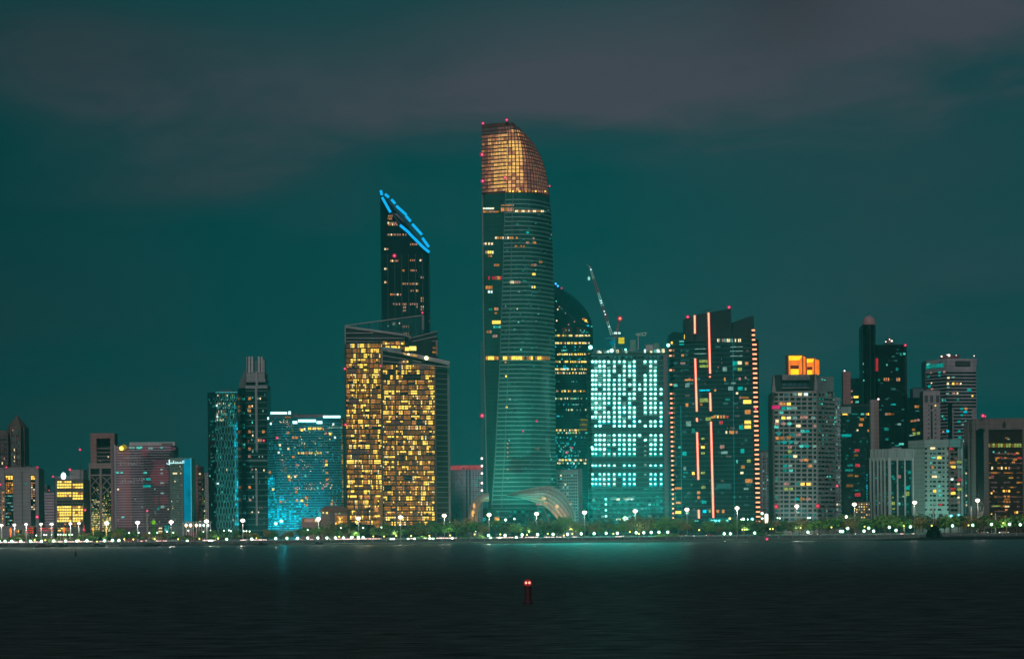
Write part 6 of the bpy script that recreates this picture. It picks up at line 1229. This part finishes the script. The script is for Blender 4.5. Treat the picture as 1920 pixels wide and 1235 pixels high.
# high masts with a ring of flood lamps
t = thing('high_mast_lamp', (0, 0, G), 'x', 'street lamp', 'tall mast lamps along the coast road'); q = MB(); q.lathe((0, 0, G), [(.45, 0), (.45, .5), (.28, .8), (.16, 14.6)], POLE, 8); q.build('pole', t)
q = MB(); q.lathe((0, 0, G + 14.6), [(.2, 0), (1.2, .7), (1.3, .9), (.3, 1.1)], POLE, 10); q.build('lamp_ring', t)
q = MB(); q.lathe((0, 0, G + 15.3), [(.4, -1.), (1.5, -.35), (2.05, .45), (1.65, 1.25), (.3, 1.7)], warm_halo, 12); hd = q.build('lamp_head', t)  # oversized glowing shell stands for the lamp's warm halo
q = MB(); q.ball((0, 0, G + 15.75), 1.4, warm_core, 8, 6, .8); q.build('bulb', hd)
HM = [(3, 984.5), (27, 984), (49, 983), (77, 982.5), (97, 982.5), (132, 981.5), (148, 981), (200, 980.5), (258, 979.5), (321, 978.5), (387, 977), (455, 975.5), (597, 972.5), (672, 971.5), (751, 969.5), (833, 966.5), (917, 965), (1006, 963), (1096, 960.5), (1191, 958), (1288, 955), (1382, 952.5), (1494, 949), (1602, 945.5), (1715, 942), (1833, 938)]
its = []
for i, (px, py) in enumerate(HM):
    o = t if i == 0 else copy_tree(t); D = 1655; z = CAMZ + Q(px, py)[1] * D / F; o.location = (X(px, D, py), D, G); s_ = (z - G) / 15.6
    sh = .72 if i < 7 else 1.
    for ch in o.children:
        if ch.name.startswith('pole'): ch.scale = (1, 1, s_)
        elif ch.name.startswith('lamp_ring'): ch.location = (0, 0, (z - G) - 15.6); ch.scale = (1, 1, 1)
        else: ch.location = (0, 0, (z - G) - 15.6 * sh); ch.scale = (sh, sh, sh)
        if ch.name.startswith('lamp_ring'): ch.location.z = (z - G) - 15.6
    its.append((px, o))
for (px_, o), (px, py) in zip(its, HM): lamp_light(o, (o.location.x, 1652.5, CAMZ + Q(px, py)[1] * 1655 / F - 1), (1., .93, .78), 8500)
relabel(its, 'tall white mast lamp, {n}one{l} before the {w}')
# unlit or side lit double arm poles
def arm_pole(px, py, label, D=1645, lit=False):
    t = thing('double_arm_pole', (X(px, D, py), D, G), label, 'street lamp', 'pale double arm poles'); z = CAMZ + Q(px, py)[1] * D / F; x = X(px, D, py)
    q = MB(); q.bar((x, D, G), (x, D, z), .2, .14, POLE, 6); q.build('pole', t); q = MB(); q.bar((x - 2.6, D, z - .1), (x, D, z + .4), .12, .14, POLE, 5); q.bar((x + 2.6, D, z - .1), (x, D, z + .4), .12, .14, POLE, 5); q.build('arm', t)
    q = MB(); q.box(x - 3.2, x - 2.2, D - .2, D + .2, z - .3, z - .05, white); q.box(x + 2.2, x + 3.2, D - .2, D + .2, z - .3, z - .05, white); q.build('lamp_head', t)
    if lit: q = MB(); q.ball((x, D, z + .9), .8, warm_core, 8, 5); q.build('bulb', t)
arm_pole(1090.5, 983, 'pale double arm pole, left of the pair right of the bronze canopy'); arm_pole(1095.5, 983, 'pale double arm pole, right of the pair right of the bronze canopy', 1648)
arm_pole(1587, 970.5, 'pale double arm pole with a white bulb on top, before the dark red slabbed tower', lit=True); arm_pole(1591.5, 971, 'pale double arm pole just right of the one with the white bulb', 1648)
for (px, py, k, lb) in ((1750, 951, 0, 'pale square headed pole before the rounded apartment block'), (1821, 950, 0, 'pale square headed pole just left of the last mast lamp'), (1866.5, 961, 1, 'green lit thin pole before the brown columned building'), (1437, 965, 2, 'glowing white pylon right of the neon tower')):
    D = 1662; t = thing('light_column', (X(px, D, py), D, G), lb, 'pole'); z = CAMZ + Q(px, py)[1] * D / F; x = X(px, D, py); q = MB(); q.lathe((x, D, G), [(.25, 0), (.3, (z - G) * .5), (.75 if k != 1 else .3, z - G - .6), (.9 if k == 0 else .4, z - G)], POLE if k == 0 else MATS['lit_e'] if k == 1 else POLE, 8); q.build('pole', t)
    if k == 0: q = MB(); q.box(x - .9, x + 1.2, D - .5, D + .5, z, z + .5, MATS['lit_e']); q.build('lamp_head', t)
    if k == 2: q = MB(); q.lathe((x, D, z - 6), [(1., 0), (1.35, 3), (1.3, 6.5), (.4, 7)], EM('pylon_glow', (255, 240, 220), 1.6, .1, True), 10); q.build('lamp_head', t)
# extra big street lights right of the neon tower
for (px, py, r, c, lb) in ((1394, 972.5, 1.25, 'c', 'round pale green street lamp behind the trees before the right foot of the neon tower'), (1410.5, 973, 1.5, 'k', 'round cyan white street lamp left of the glowing pylon'), (1429, 962, 1.2, 'c', 'upper round greenish lamp beside the glowing pylon'), (1429.5, 972, 1.2, 'c', 'lower round greenish lamp beside the glowing pylon'), (1368.5, 971.5, 1.1, 'y', 'round yellow green lamp beside the teal lit sign of the neon tower'), (1783, 968, 1.9, 'k', 'cluster flood lamp, left of the bright cyan pair before the rounded apartment block'), (1797.5, 967, 1.9, 'k', 'cluster flood lamp, right of the bright cyan pair before the rounded apartment block'), (887, 980 - 1, .1, 'c', ''), (843, 979.5, 1.0, 'c', 'small cyan white lamp right of the dark end of the gold slab'), (948, 974, 1.2, 'c', 'bright cyan white lamp at the foot of the tallest tower'), (964.5, 972, .8, 'c', 'small teal lamp left of the bronze canopy legs'), (517, 981, 1.9, 'k', 'left of two blinding cyan flood lamps at the foot of the cyan lit hotel'), (527.5, 976.5, 1.9, 'k', 'right of two blinding cyan flood lamps at the foot of the cyan lit hotel')):
    if not lb: continue
    D = 1745 if px < 560 or 900 < px < 1000 else 1700; core = {'c': lamp_core, 'k': EM('cyan_flood', (170, 255, 255), 6, 0, True), 'y': yl_core}[c]; gl_ = {'c': lamp_glow, 'k': GLOW('cyan_halo', (60, 210, 220), 1, .4), 'y': yl_halo}[c]
    t = thing('round_lamp', (X(px, D, py), D, G), lb, 'lamp'); p = P(px, py, D); q = MB(); q.bar((p.x, D, G), (p.x, D, p.z - r * .9), .16, .12, POLE, 6); q.build('pole', t); q = MB(); q.ball(p, r, gl_, 10, 6); o = q.build('globe', t); q = MB(); q.ball(p, r * .62, core, 8, 5); q.build('bulb', o)
# pavilion of columns with lamps, left
t = thing('colonnade', (X(368, 1700), 1700, G), 'white columned pavilion with glowing lamps under its roof, left of the latticed glass tower', 'pavilion'); D = 1700
q = MB(); a = P(342, 979, D); c = P(395, 976.5, D); q.box(a.x, c.x, D, D + 8, a.z, c.z, M('teal_roof', (.08, .14, .14))); q.build('roof', t)
for x in (343, 349, 354, 358, 362, 368, 373, 378, 383, 388, 394): q = MB(); p = P(x, 979, D); q.bar((p.x, D + .6, G), (p.x, D + .6, p.z + .1), .28, .26, M('column_white', (.42, .40, .42)), 8); q.build('column', t)
for i, x in enumerate((349, 357.5, 368, 375, 382, 390)): q = MB(); q.ball(P(x, 984.3, D - .6), 1.05 if i < 3 else .85, EM('pav_warm', (255, 214, 160), 3, 0, True) if i < 3 else EM('pav_white', (220, 255, 240), 2.4, 0, True), 8, 5, 1.25); q.build('lamp', t)
q = MB(); q.box(X(346, D + 6), X(374, D + 6), D + 6, D + 7, G, G + 7, M('red_wall', (.20, .05, .08))); q.build('back_wall', t)
# low shops with red lights
def shop(px0, px1, py0, py1, label, k, rows__, D=1706, name='shop'):
    t = thing(name, (X((px0 + px1) / 2, D), D, G), label, 'shop'); a = P(px0, py1, D); c = P(px1, py0, D); q = MB(); q.box(a.x, c.x, D, D + 10, G, c.z, M('shop_wall', (.06, .05, .05))); q.build('wall', t)
    for j in range(rows__):
        z = c.z - (c.z - a.z) * (j + .5) / rows__; x = a.x + .3
        while x < c.x - .6:
            w = tg_.uniform(1.0, 2.6); q = MB(); q.box(x, min(x + w, c.x - .2), D - .25, D, z - .42, z + .42, MATS['lit_' + tg_.choice(k)]); q.build('sign_light', t); x += w + tg_.uniform(.2, .9)
EM('lit_R', (214, 34, 22), 1., .3); shop(47, 63, 987, 1000, 'low shop striped with three rows of red and orange lights, far left', 'RRo', 3); shop(72, 101, 988, 996, 'long low shop with a dim red light band left of the gold office', 'Rrmro', 2); shop(108, 130, 988, 996, 'small shop with orange and red lights at the foot of the gold office', 'RoYb', 2, 1712); shop(34, 54, 1000, 1003, 'tiny kiosk with a cyan sign at the far left', 'kTc', 1, 1700); shop(28, 36, 993, 999, 'tiny kiosk with amber lights left of the red striped shop', 'yob', 2, 1702)
shop(297, 305, 988, 1000, 'small sandy lit kiosk before the banner block', 'pwb', 4, 1702); shop(308, 318, 984, 998, 'small teal lit kiosk before the banner block', 'TKc', 4, 1702)
# flame shaped orange lights
for (px, y0, y1, lb) in ((20, 989, 1009, 'tall orange flame shaped light at the far left'), (120, 988, 1001, 'orange flame shaped light before the gold office'), (175, 988, 1004, 'golden tree light, left one before the portal tower'), (199, 986, 1004, 'golden tree light, right one before the portal tower')):
    D = 1690; t = thing('light_sculpture', (X(px, D), D, G), lb, 'light'); a = P(px, y1, D); c = P(px, y0, D); h = c.z - a.z; q = MB(); q.lathe((a.x, D, a.z), [(.12, 0), (.35, h * .35), (.8, h * .75), (.75, h * .92), (.2, h)], EM('flame_orange', (255, 122, 50), 1.3, .2, True) if px < 150 else EM('flame_gold', (226, 168, 40), 1.1, .4, True), 8); q.build('glowing_body', t); q = MB(); q.bar((a.x, D, G), (a.x, D, a.z + .2), .15, .12, dsteel, 5); q.build('stem', t)
# slim minaret mast and green ornament
t = thing('minaret_mast', (X(276, 1712), 1712, G), 'slim pale tower with a gallery and red tip before the banner block', 'tower'); p = P(276, 957, 1712); q = MB(); q.lathe((p.x, 1712, G), [(.9, 0), (.7, 8), (.65, p.z - G - 5), (1.5, p.z - G - 4), (1.5, p.z - G - 3), (.5, p.z - G - 2.4), (.2, p.z - G - .4)], M('minaret', (.24, .2, .2)), 10); q.build('shaft', t); q = MB(); q.ball(p, 1., red_halo, 8, 5); o = q.build('beacon', t); q = MB(); q.ball(p, .45, red_bulb, 6, 4); q.build('bulb', o)
t = thing('green_ornament', (X(288, 1700), 1700, G), 'green lit ornament with a bulb shaped top before the banner block', 'ornament'); p = P(288, 979, 1700); q = MB(); q.ball(p, 1.5, EM('green_bulb', (110, 176, 20), 1.1, .35), 10, 7, 1.15); q.bar((p.x, 1700, p.z + 1.2), (p.x, 1700, p.z + 2.8), .3, .05, MATS['green_bulb'], 5); q.build('bulb_top', t)
q = MB(); q.lathe((p.x, 1700, G), [(1.5, 0), (1.2, 2), (.8, 4), (1.1, 5), (.7, p.z - G - 1.2)], EM('green_stem', (40, 92, 26), .8, .6), 10); q.build('stem', t)
# magenta signs among the left blocks
for (px, py, D, r, lb) in ((69.5, 968.5, 1740, 1.5, 'round magenta light hanging low right of the pale far left slab'), (165 - 8, 992, 1745, .9, 'small crimson light right of the gold office foot')):
    t = thing('round_light', P(px, py, D), lb, 'light'); q = MB(); q.ball(P(px, py, D), r, red_halo, 8, 6); q.build('glass', t); q = MB(); q.ball(P(px, py, D), r * .5, red_bulb, 6, 4); q.build('bulb', t); q = MB(); p = P(px, py, D); q.bar((p.x, D + .3, G), (p.x, D + .3, p.z), .14, .12, dsteel, 5); q.build('pole', t)
t = thing('red_flag_light', (X(158, 1745), 1745, G), 'tall dim red banner light between the gold office and the portal tower', 'banner'); q = MB(); a = P(155.5, 996, 1745); c = P(160, 984, 1745); q.loft([[(a.x, 1745, a.z), (c.x, 1745, a.z), (c.x, 1745.3, a.z), (a.x, 1745.3, a.z)], [(a.x + .7, 1745, c.z), (c.x - .7, 1745, c.z), (c.x - .7, 1745.3, c.z), (a.x + .7, 1745.3, c.z)]], MATS['lit_r']); q.build('cloth', t)

# ================================================================== light dashes along the shore, put on added railing panels
sl_p = EM('strip_pink_white', (255, 214, 206), 1.5, .5, True, .5); sl_d = EM('strip_dim', (120, 150, 135), .7, .6, False, .5); sl_t = EM('strip_teal', (20, 110, 100), .8, .5, False, .3)
segs_ = [(-8, 76, 0), (97, 118, 0), (124, 160, 0), (165, 205, 0), (206, 226, 0), (250, 292, 1), (292, 334, 1), (380, 402, 0), (403, 470, 1), (474, 500, 0), (505, 560, 1), (560, 625, 1), (628, 665, 0), (666, 715, 0), (716, 760, 1), (760, 812, 1), (818, 857, 0), (860, 930, 2), (930, 980, 0), (985, 1010, 0), (1020, 1040, 0), (1045, 1092, 1), (1092, 1140, 2), (1140, 1212, 1), (1255, 1340, 1), (1340, 1420, 2), (1440, 1520, 2), (1540, 1600, 2), (1600, 1680, 2), (1680, 1742, 1)]
its = []
for (a, c, k) in segs_:
    D = 1604.6; x0, x1 = X(a, D, 1010), X(c, D, 1010); t = thing('railing', ((x0 + x1) / 2, D, G), 'x', 'railing', 'added lit railing lengths along the quay'); q = MB(); nn = max(2, int((x1 - x0) / 1.8))
    for j in range(nn + 1): x = x0 + (x1 - x0) * j / nn; q.box(x - .05, x + .05, D, D + .1, G, G + 1.15, white)
    q.box(x0, x1, D - .03, D + .13, G + 1.12, G + 1.2, white); q.box(x0, x1, D + .02, D + .08, G + .55, G + .6, white); q.build('rail', t); q = MB(); x = x0
    while x < x1:
        w = tg_.uniform(1, 4.5) if k != 2 else tg_.uniform(.6, 2)
        if tg_.random() < (.92 if k == 0 else .5 if k == 1 else .85): q.box(x, min(x + w, x1), D - .16, D - .04, G + .62 - .1, G + .62 + (.42 if k == 0 else .26), sl_p if (k == 0 or (k == 1 and tg_.random() < .45)) else (sl_d if tg_.random() < .5 else sl_t))
        x += w + tg_.uniform(.1, .7 if k != 1 else 2)
    if q.v: q.build('light_dash', t)
    its.append(((a + c) / 2, t))
relabel(its, 'added lit quay railing, {n}length{l}, before the {w}')
# ================================================================== cars on the coast road
cp = [M('car_white', (.6, .6, .6), .3), M('car_dark', (.03, .035, .05), .3), M('car_silver', (.3, .31, .32), .3, .5), M('car_red', (.3, .03, .03), .3)]; hl = EM('head_light', (255, 250, 230), 5, 0); tlm = EM('tail_light', (255, 40, 70), 2.2, 0); tyre = M('tyre', (.02, .02, .02), .9)
def car(px, D, paint, face, label, kind='car'):
    z = G + .01; x = X(px, D, 1000); L_ = 4.5; t = thing('car', (x, D, z), label, 'car', 'cars on the coast road'); q = MB(); s_ = face
    pr = [(-2.25, .35), (-2.25, .8), (-1.9, .95), (-1.2, 1.0), (-.7, 1.45), (.75, 1.48), (1.5, 1.0), (2.15, .88), (2.25, .6), (2.25, .35)]
    q.loft([[(x + a * s_, D - .88, z + b_) for a, b_ in pr], [(x + a * s_, D + .88, z + b_) for a, b_ in pr]], paint); q.build('body', t)
    q = MB(); q.loft([[(x + a * s_, D - .9, z + b_) for a, b_ in ((-1.0, 1.02), (-.62, 1.38), (.68, 1.40), (1.25, 1.02))], [(x + a * s_, D - .86, z + b_) for a, b_ in ((-1.0, 1.02), (-.62, 1.38), (.68, 1.40), (1.25, 1.02))]], gdark); q.build('side_window', t)
    for wx in (-1.4, 1.4):
        for wy in (-.85, .85): q = MB(); q.bar((x + wx, D + wy - .1, z + .33), (x + wx, D + wy + .1, z + .33), .33, .33, tyre, 10); q.build('wheel', t)
    for wy in (-.6, .6):
        q = MB(); q.ball((x + 2.27 * s_, D + wy, z + .72), .2, hl, 6, 4); q.build('headlight', t); q = MB(); q.ball((x - 2.27 * s_, D + wy, z + .78), .17, tlm, 6, 4); q.build('taillight', t)
its = []
for i, px in enumerate((30, 62, 112, 152, 240, 268, 300, 398, 462, 488, 560, 612, 690, 730, 792, 826, 905, 985, 1050, 1160, 1175, 1280, 1330, 1470, 1478, 1512, 1520, 1527, 1610, 1846, 1880, 1884)):
    car(px, 1665 + (i % 3) * 6, cp[tg_.randrange(4)], 1 if i % 2 else -1, 'x'); its.append((px, [o for o in COL.objects if o.get('label') == 'x' and o.get('category') == 'car'][-1])); its[-1][1]['label'] = 'y'
relabel(its, 'small car behind trees, {n}one{l}, before the {w}')
# ================================================================== things on the water
def lathe_thing(name, px, pyb, D, prof, mt, label, cat): pass
# channel pillar with red lantern
Db = CAMZ * F / (-Q(990, 1131)[1]); c = (X(990, Db, 1131), Db, 0.); s_ = Db / F
t = thing('channel_beacon', c, 'dark red pillar beacon with a glowing red lantern standing in the water, centre', 'beacon'); bm_ = M('beacon_red_paint', (.055, .012, .016), .5)
q = MB(); q.lathe(c, [(10.5 * s_, -.4), (10.5 * s_, .12), (8.5 * s_, .35), (7 * s_, 3 * s_)], M('beacon_base', (.03, .008, .01), .7), 20); q.build('base', t)
q = MB(); q.lathe(c, [(6.6 * s_, 3 * s_), (6.2 * s_, 30 * s_), (7.6 * s_, 31 * s_), (7.6 * s_, 33 * s_), (5.5 * s_, 33.5 * s_)], bm_, 20); q.build('pillar', t)
q = MB()
for k in range(8): a = k * math.pi / 4; q.bar((c[0] + 7 * s_ * math.cos(a), c[1] + 7 * s_ * math.sin(a), 33 * s_), (c[0] + 7 * s_ * math.cos(a), c[1] + 7 * s_ * math.sin(a), 37 * s_), .03, .03, bm_, 5)
q.build('guard_rail', t)
q = MB(); q.lathe(c, [(6.5 * s_, 34 * s_), (7.6 * s_, 36.5 * s_), (7.6 * s_, 41 * s_), (5 * s_, 44 * s_), (1.5 * s_, 45.5 * s_)], GLOW('lantern_red', (150, 4, 40), .9, .55), 16); o = q.build('lantern_glass', t)
for dx in (-3.2, 3.): q = MB(); q.ball((c[0] + dx * s_, c[1] - .1, 39.3 * s_), 2.2 * s_, EM('lantern_bulb', (255, 165, 130), 3, 0, True), 8, 6, 1.1); q.build('bulb', o)
q = MB(); q.bar((c[0] + 6.8 * s_, c[1] - 6 * s_, .3), (c[0] + 6.8 * s_, c[1] - 6 * s_, 31 * s_), .03, .03, bm_, 4); q.bar((c[0] + 3.2 * s_, c[1] - 7.3 * s_, .3), (c[0] + 3.2 * s_, c[1] - 7.3 * s_, 31 * s_), .03, .03, bm_, 4)
for k in range(12): zz = .4 + k * 2.5 * s_; q.bar((c[0] + 6.8 * s_, c[1] - 6 * s_, zz), (c[0] + 3.2 * s_, c[1] - 7.3 * s_, zz), .02, .02, bm_, 4)
q.build('ladder', t)
# small dark buoy, left
Db = CAMZ * F / (-Q(142, 1042)[1]); p = (X(142, Db, 1042), Db, 0); s_ = Db / F; t = thing('channel_buoy', p, 'small dark cone shaped buoy on the water at the left', 'buoy'); dbm = M('buoy_dark', (.012, .02, .02), .7); q = MB(); q.lathe(p, [(2.8 * s_, -.3), (2.8 * s_, 1.3 * s_), (1.2 * s_, 2 * s_)], dbm, 12); q.build('float', t); q = MB(); q.lathe(p, [(2 * s_, 2 * s_), (.8 * s_, 9.5 * s_), (.3 * s_, 10 * s_), (.25 * s_, 13 * s_)], dbm, 8); q.build('topmark', t)
Db = CAMZ * F / (-Q(1438, 1015)[1]); p = (X(1438, Db, 1015), Db, 0); s_ = Db / F; t = thing('channel_buoy', p, 'small buoy with a pink red light near the shore, below the glowing pylon', 'buoy'); q = MB(); q.lathe(p, [(2.2 * s_, -.3), (2.2 * s_, 1.2 * s_), (1. * s_, 3.2 * s_)], dbm, 12); q.build('float', t); q = MB(); q.ball((p[0], p[1], 5 * s_), 1.1, red_halo, 10, 6); o = q.build('lantern', t); q = MB(); q.ball((p[0], p[1], 5 * s_), .5, red_bulb, 6, 4); q.build('bulb', o)
# moored boats by the quay
def boat(px, D, L_, label, mt, cab=True):
    x = X(px, D, 1015); t = thing('boat', (x, D, 0), label, 'boat', 'small boats moored below the quay'); q = MB(); pr = [(-.5, 0), (-.45, .09), (0, .12), (.32, .09), (.5, 0), (.32, -.09), (0, -.12), (-.45, -.09)]
    q.loft([[(x + a * L_ * .9, D + b_ * L_ * 1.4, -.3) for a, b_ in reversed(pr)], [(x + a * L_, D + b_ * L_ * 2, 1.1 + (.4 if a > .3 else 0)) for a, b_ in reversed(pr)]], mt); q.build('hull', t)
    q = MB(); q.box(x - L_ * .3, x + L_ * .1, D - .9, D + .9, 1., 2.6, mt); q.box(x - L_ * .34, x + L_ * .14, D - 1.1, D + 1.1, 2.6, 2.75, white); q.build('cabin', t); q = MB(); q.box(x - L_ * .27, x + L_ * .07, D - .93, D - .88, 1.7, 2.3, gdark); q.build('window', t)
bt_ = M('hull_dark', (.02, .025, .03), .5); bw_ = M('hull_pale', (.2, .2, .2), .5); br_ = M('hull_maroon', (.07, .02, .025), .5)
boat(84, 1584, 15, 'dark maroon boat moored below the quay at the far left, before the gold office', br_); boat(118, 1584, 7, 'small dark boat right of the maroon boat at the far left', bt_); boat(185, 1582, 9, 'small dark boat moored before the portal tower', bt_); boat(212, 1584, 8, 'small pale boat moored near the banner block', bw_); boat(285, 1582, 13, 'long low dark boat moored before the banner block', bt_); boat(492, 1580, 8, 'small dark boat before the stone crowned tower', bt_); boat(597, 1562, 7, 'small dark boat before the brown pavilion', bt_)
# ================================================================== night air
q = MB(); q.box(-1800, 1800, -60, 2700, -1, 420, M('air', (1, 1, 1))); o = q.build('haze'); o['kind'] = 'stuff'
hm = bpy.data.materials.new('night_air'); hm.use_nodes = True; N = hm.node_tree.nodes; N.clear(); ho = N.new('ShaderNodeOutputMaterial'); pv = N.new('ShaderNodeVolumePrincipled'); pv.inputs['Density'].default_value = HAZE; pv.inputs['Color'].default_value = (.25, .88, .9, 1); pv.inputs['Anisotropy'].default_value = .75
hm.node_tree.links.new(pv.outputs[0], ho.inputs['Volume']); o.data.materials.clear(); o.data.materials.append(hm); HAZE_OBJ = o
if HAZE == 0: bpy.data.objects.remove(o)
# ================================================================== sky and light
w = bpy.data.worlds.new('World'); scn.world = w; w.use_nodes = True; n = w.node_tree; N = n.nodes; L = n.links; N.clear()
out = N.new('ShaderNodeOutputWorld'); bg = N.new('ShaderNodeBackground'); L.new(bg.outputs[0], out.inputs[0])
tc = N.new('ShaderNodeTexCoord'); sx = N.new('ShaderNodeSeparateXYZ'); L.new(tc.outputs['Generated'], sx.inputs[0])
def MA(op, a, b=None, c=None):
    m_ = N.new('ShaderNodeMath'); m_.operation = op
    for i, v in enumerate((a, b, c)):
        if v is None: continue
        if isinstance(v, (int, float)): m_.inputs[i].default_value = v
        else: L.new(v, m_.inputs[i])
    return m_.outputs[0]
az = MA('ARCTAN2', sx.outputs['X'], sx.outputs['Y']); el = MA('ARCSINE', sx.outputs['Z'])
cv = N.new('ShaderNodeCombineXYZ'); L.new(MA('MULTIPLY', MA('ADD', az, MA('MULTIPLY', el, .35)), 7.), cv.inputs[0]); L.new(MA('MULTIPLY', MA('SUBTRACT', el, MA('MULTIPLY', az, .06)), 24.), cv.inputs[1]); cv.inputs[2].default_value = 3.7
n1 = N.new('ShaderNodeTexNoise'); n1.inputs['Scale'].default_value = 1.; n1.inputs['Detail'].default_value = 5; n1.inputs['Roughness'].default_value = .58; n1.inputs['Distortion'].default_value = .3; L.new(cv.outputs[0], n1.inputs['Vector'])
warp = MA('MULTIPLY', MA('SUBTRACT', n1.outputs['Fac'], .5), 1.)
def gauss(px, py, rx, ry, amp, tilt=0.):
    a0 = math.atan((px - 960) / F); e0 = math.atan((988 - py) / F); sx_ = rx / F; sy_ = ry / F
    da = MA('SUBTRACT', az, a0); de = MA('SUBTRACT', MA('SUBTRACT', el, e0), MA('MULTIPLY', da, tilt)); de = MA('ADD', de, MA('MULTIPLY', warp, sy_ * 1.9))
    r2 = MA('ADD', MA('POWER', MA('ABSOLUTE', MA('DIVIDE', da, sx_)), 2.), MA('POWER', MA('ABSOLUTE', MA('DIVIDE', de, sy_)), 2.))
    return MA('MULTIPLY', MA('EXPONENT', MA('MULTIPLY', r2, -1.)), amp)
terms = [gauss(*t_) for t_ in CLOUDS]
s = terms[0]
for t_ in terms[1:]: s = MA('ADD', s, t_)
s = MA('ADD', s, MA('SUBTRACT', MA('MULTIPLY', warp, .8), .1)); s = MA('MINIMUM', MA('MAXIMUM', s, 0.), 1.)
ramp = N.new('ShaderNodeValToRGB'); L.new(s, ramp.inputs[0]); cr_ = ramp.color_ramp; cr_.elements[0].position = 0.; cr_.elements[0].color = lin((0, 66, 68)); cr_.elements[1].position = 1.; cr_.elements[1].color = lin((62, 66, 75))
e_ = cr_.elements.new(.45); e_.color = lin((28, 63, 68))
# darker, bluer towards the left edge and a grey glow low down
hz = gauss(960, 1000, 2600, 130, .4); mx = N.new('ShaderNodeMix'); mx.data_type = 'RGBA'; L.new(hz, mx.inputs[0]); L.new(ramp.outputs[0], mx.inputs[6]); mx.inputs[7].default_value = lin((32, 58, 62))
dkf = MA('SUBTRACT', 1.14, MA('ADD', gauss(-200, 500, 700, 700, .38), gauss(1490, 20, 130, 90, .28))); dkf = MA('MULTIPLY', dkf, MA('ADD', .97, MA('MULTIPLY', warp, .25)))
nz = N.new('ShaderNodeTexNoise'); nz.inputs['Scale'].default_value = 1500; nz.inputs['Detail'].default_value = 1; L.new(tc.outputs['Generated'], nz.inputs['Vector']); dkf = MA('MULTIPLY', dkf, MA('ADD', .93, MA('MULTIPLY', nz.outputs['Fac'], .14)))
vs = N.new('ShaderNodeVectorMath'); vs.operation = 'SCALE'; L.new(mx.outputs[2], vs.inputs[0]); L.new(dkf, vs.inputs['Scale'])
sky = N.new('ShaderNodeTexSky'); sky.sky_type = 'NISHITA'; sky.sun_disc = False; sky.sun_elevation = math.radians(8); sky.sun_rotation = math.radians(200); sk = N.new('ShaderNodeVectorMath'); sk.operation = 'SCALE'; sk.inputs['Scale'].default_value = .0006; L.new(sky.outputs[0], sk.inputs[0])
ad = N.new('ShaderNodeVectorMath'); ad.operation = 'ADD'; L.new(vs.outputs[0], ad.inputs[0]); L.new(sk.outputs[0], ad.inputs[1]); L.new(ad.outputs[0], bg.inputs['Color']); bg.inputs['Strength'].default_value = 1.
def sun(name, elev, azim, col, st, ang):
    d = bpy.data.lights.new(name, 'SUN'); d.energy = st; d.angle = math.radians(ang); d.color = col; o = bpy.data.objects.new(name, d); COL.objects.link(o)
    dr = Vector((math.sin(math.radians(azim)) * math.cos(math.radians(elev)), math.cos(math.radians(azim)) * math.cos(math.radians(elev)), math.sin(math.radians(elev)))); o.rotation_euler = dr.to_track_quat('Z', 'Y').to_euler(); o.location = dr * 500
sun('night_fill', 34, 184, (1., .84, .86), SUN_ST, 6)  # added frontal sun lamp standing for moon and city glow
def spot(px, D, z, tx, tD, tz, col, en, ang=70, bl=.8, soft=1.5):
    d = bpy.data.lights.new('flood_and_fill', 'SPOT'); d.energy = en; d.color = col; d.spot_size = math.radians(ang); d.spot_blend = bl; d.shadow_soft_size = soft; o = bpy.data.objects.new('flood_and_fill', d); COL.objects.link(o); o.location = (X(px, D, 980), D, z); v = Vector((X(tx, tD, 800), tD, tz)) - o.location; o.rotation_euler = v.to_track_quat('-Z', 'Y').to_euler()
TE = (.05, 1., .8); CY = (.0, .7, 1.)
for a_ in SPOTS: spot(*a_)
scn.view_settings.view_transform = 'Standard'; scn.view_settings.look = 'None'; scn.view_settings.exposure = 0; scn.view_settings.gamma = 1; scn.view_settings.use_curve_mapping = False
scn.render.engine = 'CYCLES'; cy = scn.cycles; cy.use_denoising = True; cy.denoiser = 'OPENIMAGEDENOISE'; cy.max_bounces = 5; cy.diffuse_bounces = 2; cy.glossy_bounces = 3; cy.transparent_max_bounces = 10; cy.sample_clamp_indirect = 4; cy.caustics_reflective = False; cy.caustics_refractive = False; cy.filter_width = 1.5; cy.volume_bounces = 0; cy.use_light_tree = True
